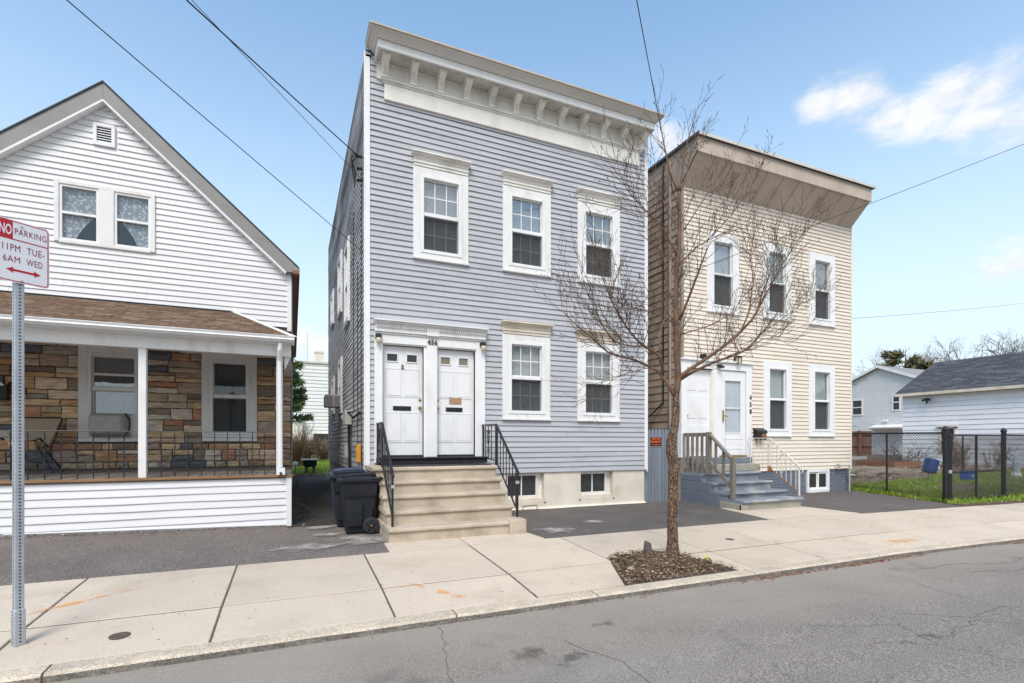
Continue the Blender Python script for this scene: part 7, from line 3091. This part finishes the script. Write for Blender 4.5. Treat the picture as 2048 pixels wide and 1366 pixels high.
for u0, u1, z0, z1 in ((18.7, 19.45, 3.7, 4.9), (15.75, 16.2, 3.95, 5.15)):
    mb = MB()
    for q in ((u0 - .1, u0, z0 - .1, z1 + .1), (u1, u1 + .1, z0 - .1, z1 + .1), (u0, u1, z1, z1 + .1), (u0, u1, z0 - .1, z0), (u0, u1, (z0 + z1) / 2 - .04, (z0 + z1) / 2 + .04)):
        pbox(mb, SF, q[0], q[1], 0, .07, q[2], q[3])
    w = mb.build("window", "white_paint", FH)
    for c, d in ((z0, (z0 + z1) / 2 - .04), ((z0 + z1) / 2 + .04, z1)):
        mb = MB()
        pbox(mb, SF, u0, u1, .02, .03, c, d)
        mb.build("pane", "dark_pane", w)
mb = MB()
mb.prism([(FX - .9, 14.6, 2.45), (FX - .9, 14.6, 2.55), (FX, 14.6, 2.75), (FX, 14.6, 2.2)], (0, 3.0, 0))
mb.build("door_canopy", "white_paint", FH)
mb = MB()
pbox(mb, SF, 16.6, 17.0, 0, .15, 3.0, 3.15)
mb.build("floodlight", "white_paint", FH)
vp = MB()
vp.tube([(35.5, 14.6, 0), (35.5, 14.6, 5.35)], .055, 8)
vp.tube([(35.5, 14.6, 5.3), (36.9, 14.0, 5.45)], .02, 5)
vp.tube([(35.5, 14.6, 2.4), (36.9, 14.0, 2.45)], .02, 5)
tag(vp.build("dark_pole", "bark_far"), "thin dark pole with two arms just past the tan house corner", "pole")
BF = thing("board_fence", "reddish brown board fence seen through the chain-link by the tan house", "fence", (34, 11.5, 0))
x0, y0, x1, y1 = 33.0, 13.6, 35.3, 12.0
random.seed(71)
for i in range(17):
    t = i / 17
    x, y = x0 + (x1 - x0) * t, y0 + (y1 - y0) * t
    x2, y2 = x0 + (x1 - x0) * (t + .92 / 17), y0 + (y1 - y0) * (t + .92 / 17)
    mb = MB()
    mb.prism([(x, y, .5), (x2, y2, .5), (x2, y2, 2.05 + random.uniform(-.02, .02)), (x, y, 2.05)], (.02, .03, 0))
    mb.build("board", "fence_brown", BF)
for z in (1.1, 1.85):
    mb = MB()
    mb.bar((x0 - .05, y0 - .05, z), (x1 - .05, y1 - .05, z), .05, .09)
    mb.build("rail", "fence_brown", BF)
mb = MB()
mb.bar((34.6, 12.35, .1), (34.6, 12.35, 2.1), .14, .14, up=(0, 1, 0))
mb.build("post", "fence_brown", BF)
wc = MB()
wc.box(30.6, 33.5, 11.2, 11.4, .1, .42)
tag(wc.build("garden_edging", "stone_white"), "low white block edging at the foot of the brown board fence", "edging")


# ------------------------------------------------------------------ trees far behind
def far_tree(x, y, z, h, label, seed, r=.16, levels=5, group="bare trees on the skyline", up=.25, wide=.8):
    random.seed(seed)
    t = thing("bare_tree", label, "tree", (x, y, z), group)
    mb = MB()
    mb.tube([(x, y, z), (x + .1, y, z + h * .18), (x, y, z + h * .36)], [r * 1.3, r, r * .9], 8)
    mb.build("trunk", "bark_far", t)
    mb = MB()

    def grow(p, d, ln, rr, lv):
        pts = [p]
        for i in range(3):
            d = (d + rnd_dir() * .22 + Vector((0, 0, up * .3))).normalized()
            pts.append(pts[-1] + d * ln / 3)
        mb.tube(pts, [rr, rr * .85, rr * .75, rr * .62], 4 if lv > 2 else 3, cap=False)
        if lv == 0:
            return
        for i in range(random.choice((2, 3, 3)) if lv < levels else 4):
            e = (d + rnd_dir() * wide).normalized()
            grow(pts[random.choice((2, 3, 3))], e, ln * random.uniform(.62, .82), rr * .6, lv - 1)
    for i in range(3):
        grow(Vector((x, y, z + h * (.26 + .05 * i))), (Vector((0, 0, 1)) + rnd_dir() * .6).normalized(), h * .22, r * .75, levels)
    mb.build("branches", "bark_far", t)
    return t


far_tree(76, 33, 0, 15.2, "bare skyline tree beside the dull evergreen", 5, wide=.75)
far_tree(82, 33, 0, 16.0, "bare skyline tree just past the dull evergreen", 15)
far_tree(80, 25, 0, 16.2, "bare skyline tree rising over the garage ridge middle", 6, r=.2)
far_tree(84, 22, 0, 17.2, "widest bare skyline tree over the garage roof", 7, r=.24)
far_tree(86, 17, 0, 16.4, "last bare skyline tree over the garage roof end", 8, r=.2, up=.05)


def evergreen(x, y, z, h, r, label, seed, m="needle", num=5000, s=.16, layers=9, trunk="bark_far", z0=.15, gaps=.0):
    random.seed(seed)
    t = thing("evergreen_tree", label, "tree", (x, y, z))
    mb = MB()
    mb.tube([(x, y, z), (x + .05, y, z + h * .5), (x, y, z + h * .98)], [r * .09, r * .06, .02], 8)
    mb.build("trunk", trunk, t)
    fo_ = MB()
    br_ = MB()
    for i in range(layers):
        zz = z + h * (z0 + (1 - z0) * i / layers)
        rad_ = r * (1 - .72 * (i / layers) ** 1.4) * random.uniform(.75, 1.1)
        for k in range(random.choice((4, 5, 6))):
            a = random.uniform(0, 6.28)
            d = Vector((math.cos(a), math.sin(a), random.uniform(-.05, .25)))
            L = rad_ * random.uniform(.6, 1.1)
            p = Vector((x, y, zz))
            br_.tube([p, p + d * L], [.035, .01], 4, cap=False)
            cnt = int(num / layers / 5)
            for q in range(cnt):
                tt = random.random() ** .55
                c_ = p + d * L * (.25 + .8 * tt) + rnd_dir() * (.05 + .20 * r * .45 * random.random())
                e = (d + rnd_dir() * 1.1 + Vector((0, 0, .25))).normalized()
                sd = e.orthogonal().normalized() * s * .22
                fo_.add([c_ - sd, c_ + sd, c_ + e * s * random.uniform(.6, 1.3)], [(0, 1, 2)])
    br_.build("branch", trunk, t)
    fo_.build("foliage", m, t)
    return t


evergreen(73.5, 31, 0, 13.6, 4.4, "dull olive evergreen on the skyline behind the gray house", 81, m="needle_far", num=5200, s=.75, layers=9, z0=.35)

# ------------------------------------------------------------------ behind the alley
evergreen(-.55, 22, .1, 6.4, 1.75, "green pine reaching out behind the white house corner", 82, num=9000, s=.26, layers=8, z0=.40)
evergreen(-.9, 20, .1, 6.9, .9, "dark evergreen tip showing under the white house eave", 83, num=2500, s=.22, layers=5, z0=.7)
WH = thing("back_white_house", "plain flat-roofed white clapboard house at the end of the alley", "house", (2, 38, 0))
F36 = Front(36)
mb = MB()
mb.box(-6, 6, 36, 46, 0, 7.9)
wb_ = mb.build("wall", "siding_white", WH)
clapboards(wb_, F36, .2, 7.85, .30, lambda a, b: (-6, 6), [(1.6, 2.75, 1.5, 2.0)], "siding_white", proud=.05, wav=.01)
mb = MB()
mb.box(-6.15, 6.15, 35.85, 46, 7.88, 8.02)
mb.build("roof", "gray_trim", WH)
mb = MB()
mb.box(1.75, 2.45, 37, 37.6, 8.0, 9.1)
mb.box(1.70, 2.50, 36.95, 37.65, 8.95, 9.1)
mb.build("chimney", "foundation", WH)
mb = MB()
mb.tube([(1.15, 37, 8), (1.15, 37, 10.6)], .02, 5)
mb.build("antenna", "meter_gray", WH)
mb = MB()
for q in ((1.5, 1.6, 1.3, 2.1), (2.9, 3.0, 1.3, 2.1), (1.6, 2.9, 2.0, 2.1)):
    mb.box(q[0], q[1], 35.9, 36, q[2], q[3])
w = mb.build("window", "white_paint", WH)
mb = MB()
mb.box(1.6, 2.9, 35.97, 35.99, 1.2, 2.0)
mb.build("pane", "dark_pane", w)
mb = MB()
mb.box(.1, .75, 35.6, 36, 0, 3.1)
mb.box(.0, .9, 35.3, 36, 3.1, 3.2)
mb.build("side_porch", "old_white", WH)
SF_ = thing("stockade_fence", "old brown stockade fence with brush on top behind the back lawn", "fence", (1.5, 27, .15))
random.seed(91)
x = -1.0
while x < 4.5:
    h = 1.45 + random.uniform(-.1, .1)
    mb = MB()
    mb.prism([(x, 27, .1), (x + .10, 27, .1), (x + .10, 27, h - .05), (x + .05, 27, h + .05), (x, 27, h - .05)], (0, .03, 0))
    mb.build("picket", "fence_old", SF_)
    x += .115
mb = MB()
mb.box(-1, 4.5, 27.03, 27.08, .5, .6)
mb.box(-1, 4.5, 27.03, 27.08, 1.1, 1.2)
mb.build("rail", "fence_old", SF_)
random.seed(92)
bare_shrub(.25, 19.2, .05, 2.5, 110, "tall reddish brown brush beside the white house in the alley", spread=.55, thick=.014)
bare_shrub(.9, 24.6, .1, 2.1, 70, "brown brush leaning over the stockade fence", spread=.7, thick=.014)
bare_shrub(1.9, 26.2, .12, 2.0, 70, "second clump of brown brush on the stockade fence", spread=.8, thick=.013)
bb = thing("planter_table", "small black tub planter with straw yellow top on two block legs", "planter", (.65, 13.9, 0))
mb = MB()
mb.box(.40, .95, 13.6, 14.1, .36, .58)
mb.prism([(.44, 13.58, .36), (.91, 13.58, .36), (.86, 13.58, .30), (.49, 13.58, .30)], (0, .5, 0))
mb.build("tub", "bin_plastic", bb, bev=.02)
mb = MB()
mb.box(.34, 1.0, 13.5, 14.2, .58, .64)
mb.build("straw_top", "old_cream", bb, bev=.02)
for x in (.48, .78):
    mb = MB()
    mb.box(x, x + .12, 13.7, 13.95, 0, .32)
    mb.build("leg", "fence_old", bb)
gl_ = thing("globe_light", "small white ball on a short stem beside the alley lawn", "garden light", (.12, 14.4, 0))
mb = MB()
mb.tube([(.12, 14.4, 0), (.12, 14.4, .34)], .02, 6)
mb.build("stem", "bark_far", gl_)
mb = MB()
mb.lathe((.12, 14.4, .42), [(.01, -.1), (.07, -.08), (.1, 0), (.07, .08), (.01, .1)], 12)
mb.build("globe", "white_vinyl", gl_, smooth=True)
random.seed(95)
mb = MB()
for i in range(1300):
    leaf(mb, random.uniform(-.3, 2.8), random.gauss(12.9, .35), .02, .07, random.choice((0, 0, 1)))
mb.build("lawn_edge_litter", ["dry_leaf", "pale_chip"], kind='stuff')

# ------------------------------------------------------------------ overhead lines


def cable(a, b, r, label, ext=1.0, sag=.05, n=24):
    a, b = Vector(a), Vector(b)
    e = a + (b - a) * ext
    mb = MB()
    pts = []
    for i in range(n + 1):
        t = i / n
        p = a.lerp(e, t)
        p.z -= 4 * sag * t * (1 - t)
        pts.append(p)
    mb.tube(pts, r, 5)
    return tag(mb.build("overhead_cable", "cable_black"), label, "cable", "service cables to the houses")


cable((1.19, .15, 4.85), (-1.78, -3.77, 5.31), .0055, "lowest cable from the street to the gray house side wall", ext=3, sag=.06)
cable((1.11, .14, 6.575), (-1.074, -2.438, 6.614), .0095, "thick twisted cable ending at the gray house insulators", ext=4, sag=.10)
cable((1.19, .15, 6.154), (-1.004, -2.469, 6.555), .0042, "thin cable meeting the gray house corner below the insulators", ext=4, sag=.06)
cable((8.46, .31, 7.49), (4.38, -3.7, 7.48), .007, "steep cable rising between the gray and tan house roofs", ext=2.6, sag=.10)
cable((8.46, -.07, 5.33), (18.5, -2.2, 9.63), .0065, "long cable slanting across the tan house front", ext=1.7, sag=.05)
cable((14.62, 0, 4.89), (33, 3.5, 8.27), .005, "faint thin cable leaving the tan house far corner", ext=1.6, sag=.1)
mb = MB()
mb.tube([(1.10, .14, 6.57), (1.02, .10, 6.60), (.98, .12, 6.50), (1.0, .14, 6.30), (1.04, .15, 6.10)], .014, 6)
mb.tube([(1.06, .14, 6.59), (1.0, .16, 6.45), (1.05, .15, 6.28), (1.03, .15, 6.02)], .012, 6)
tag(mb.build("drip_loop", "cable_black"), "black looped cable ends hanging under the gray house insulators", "cable")
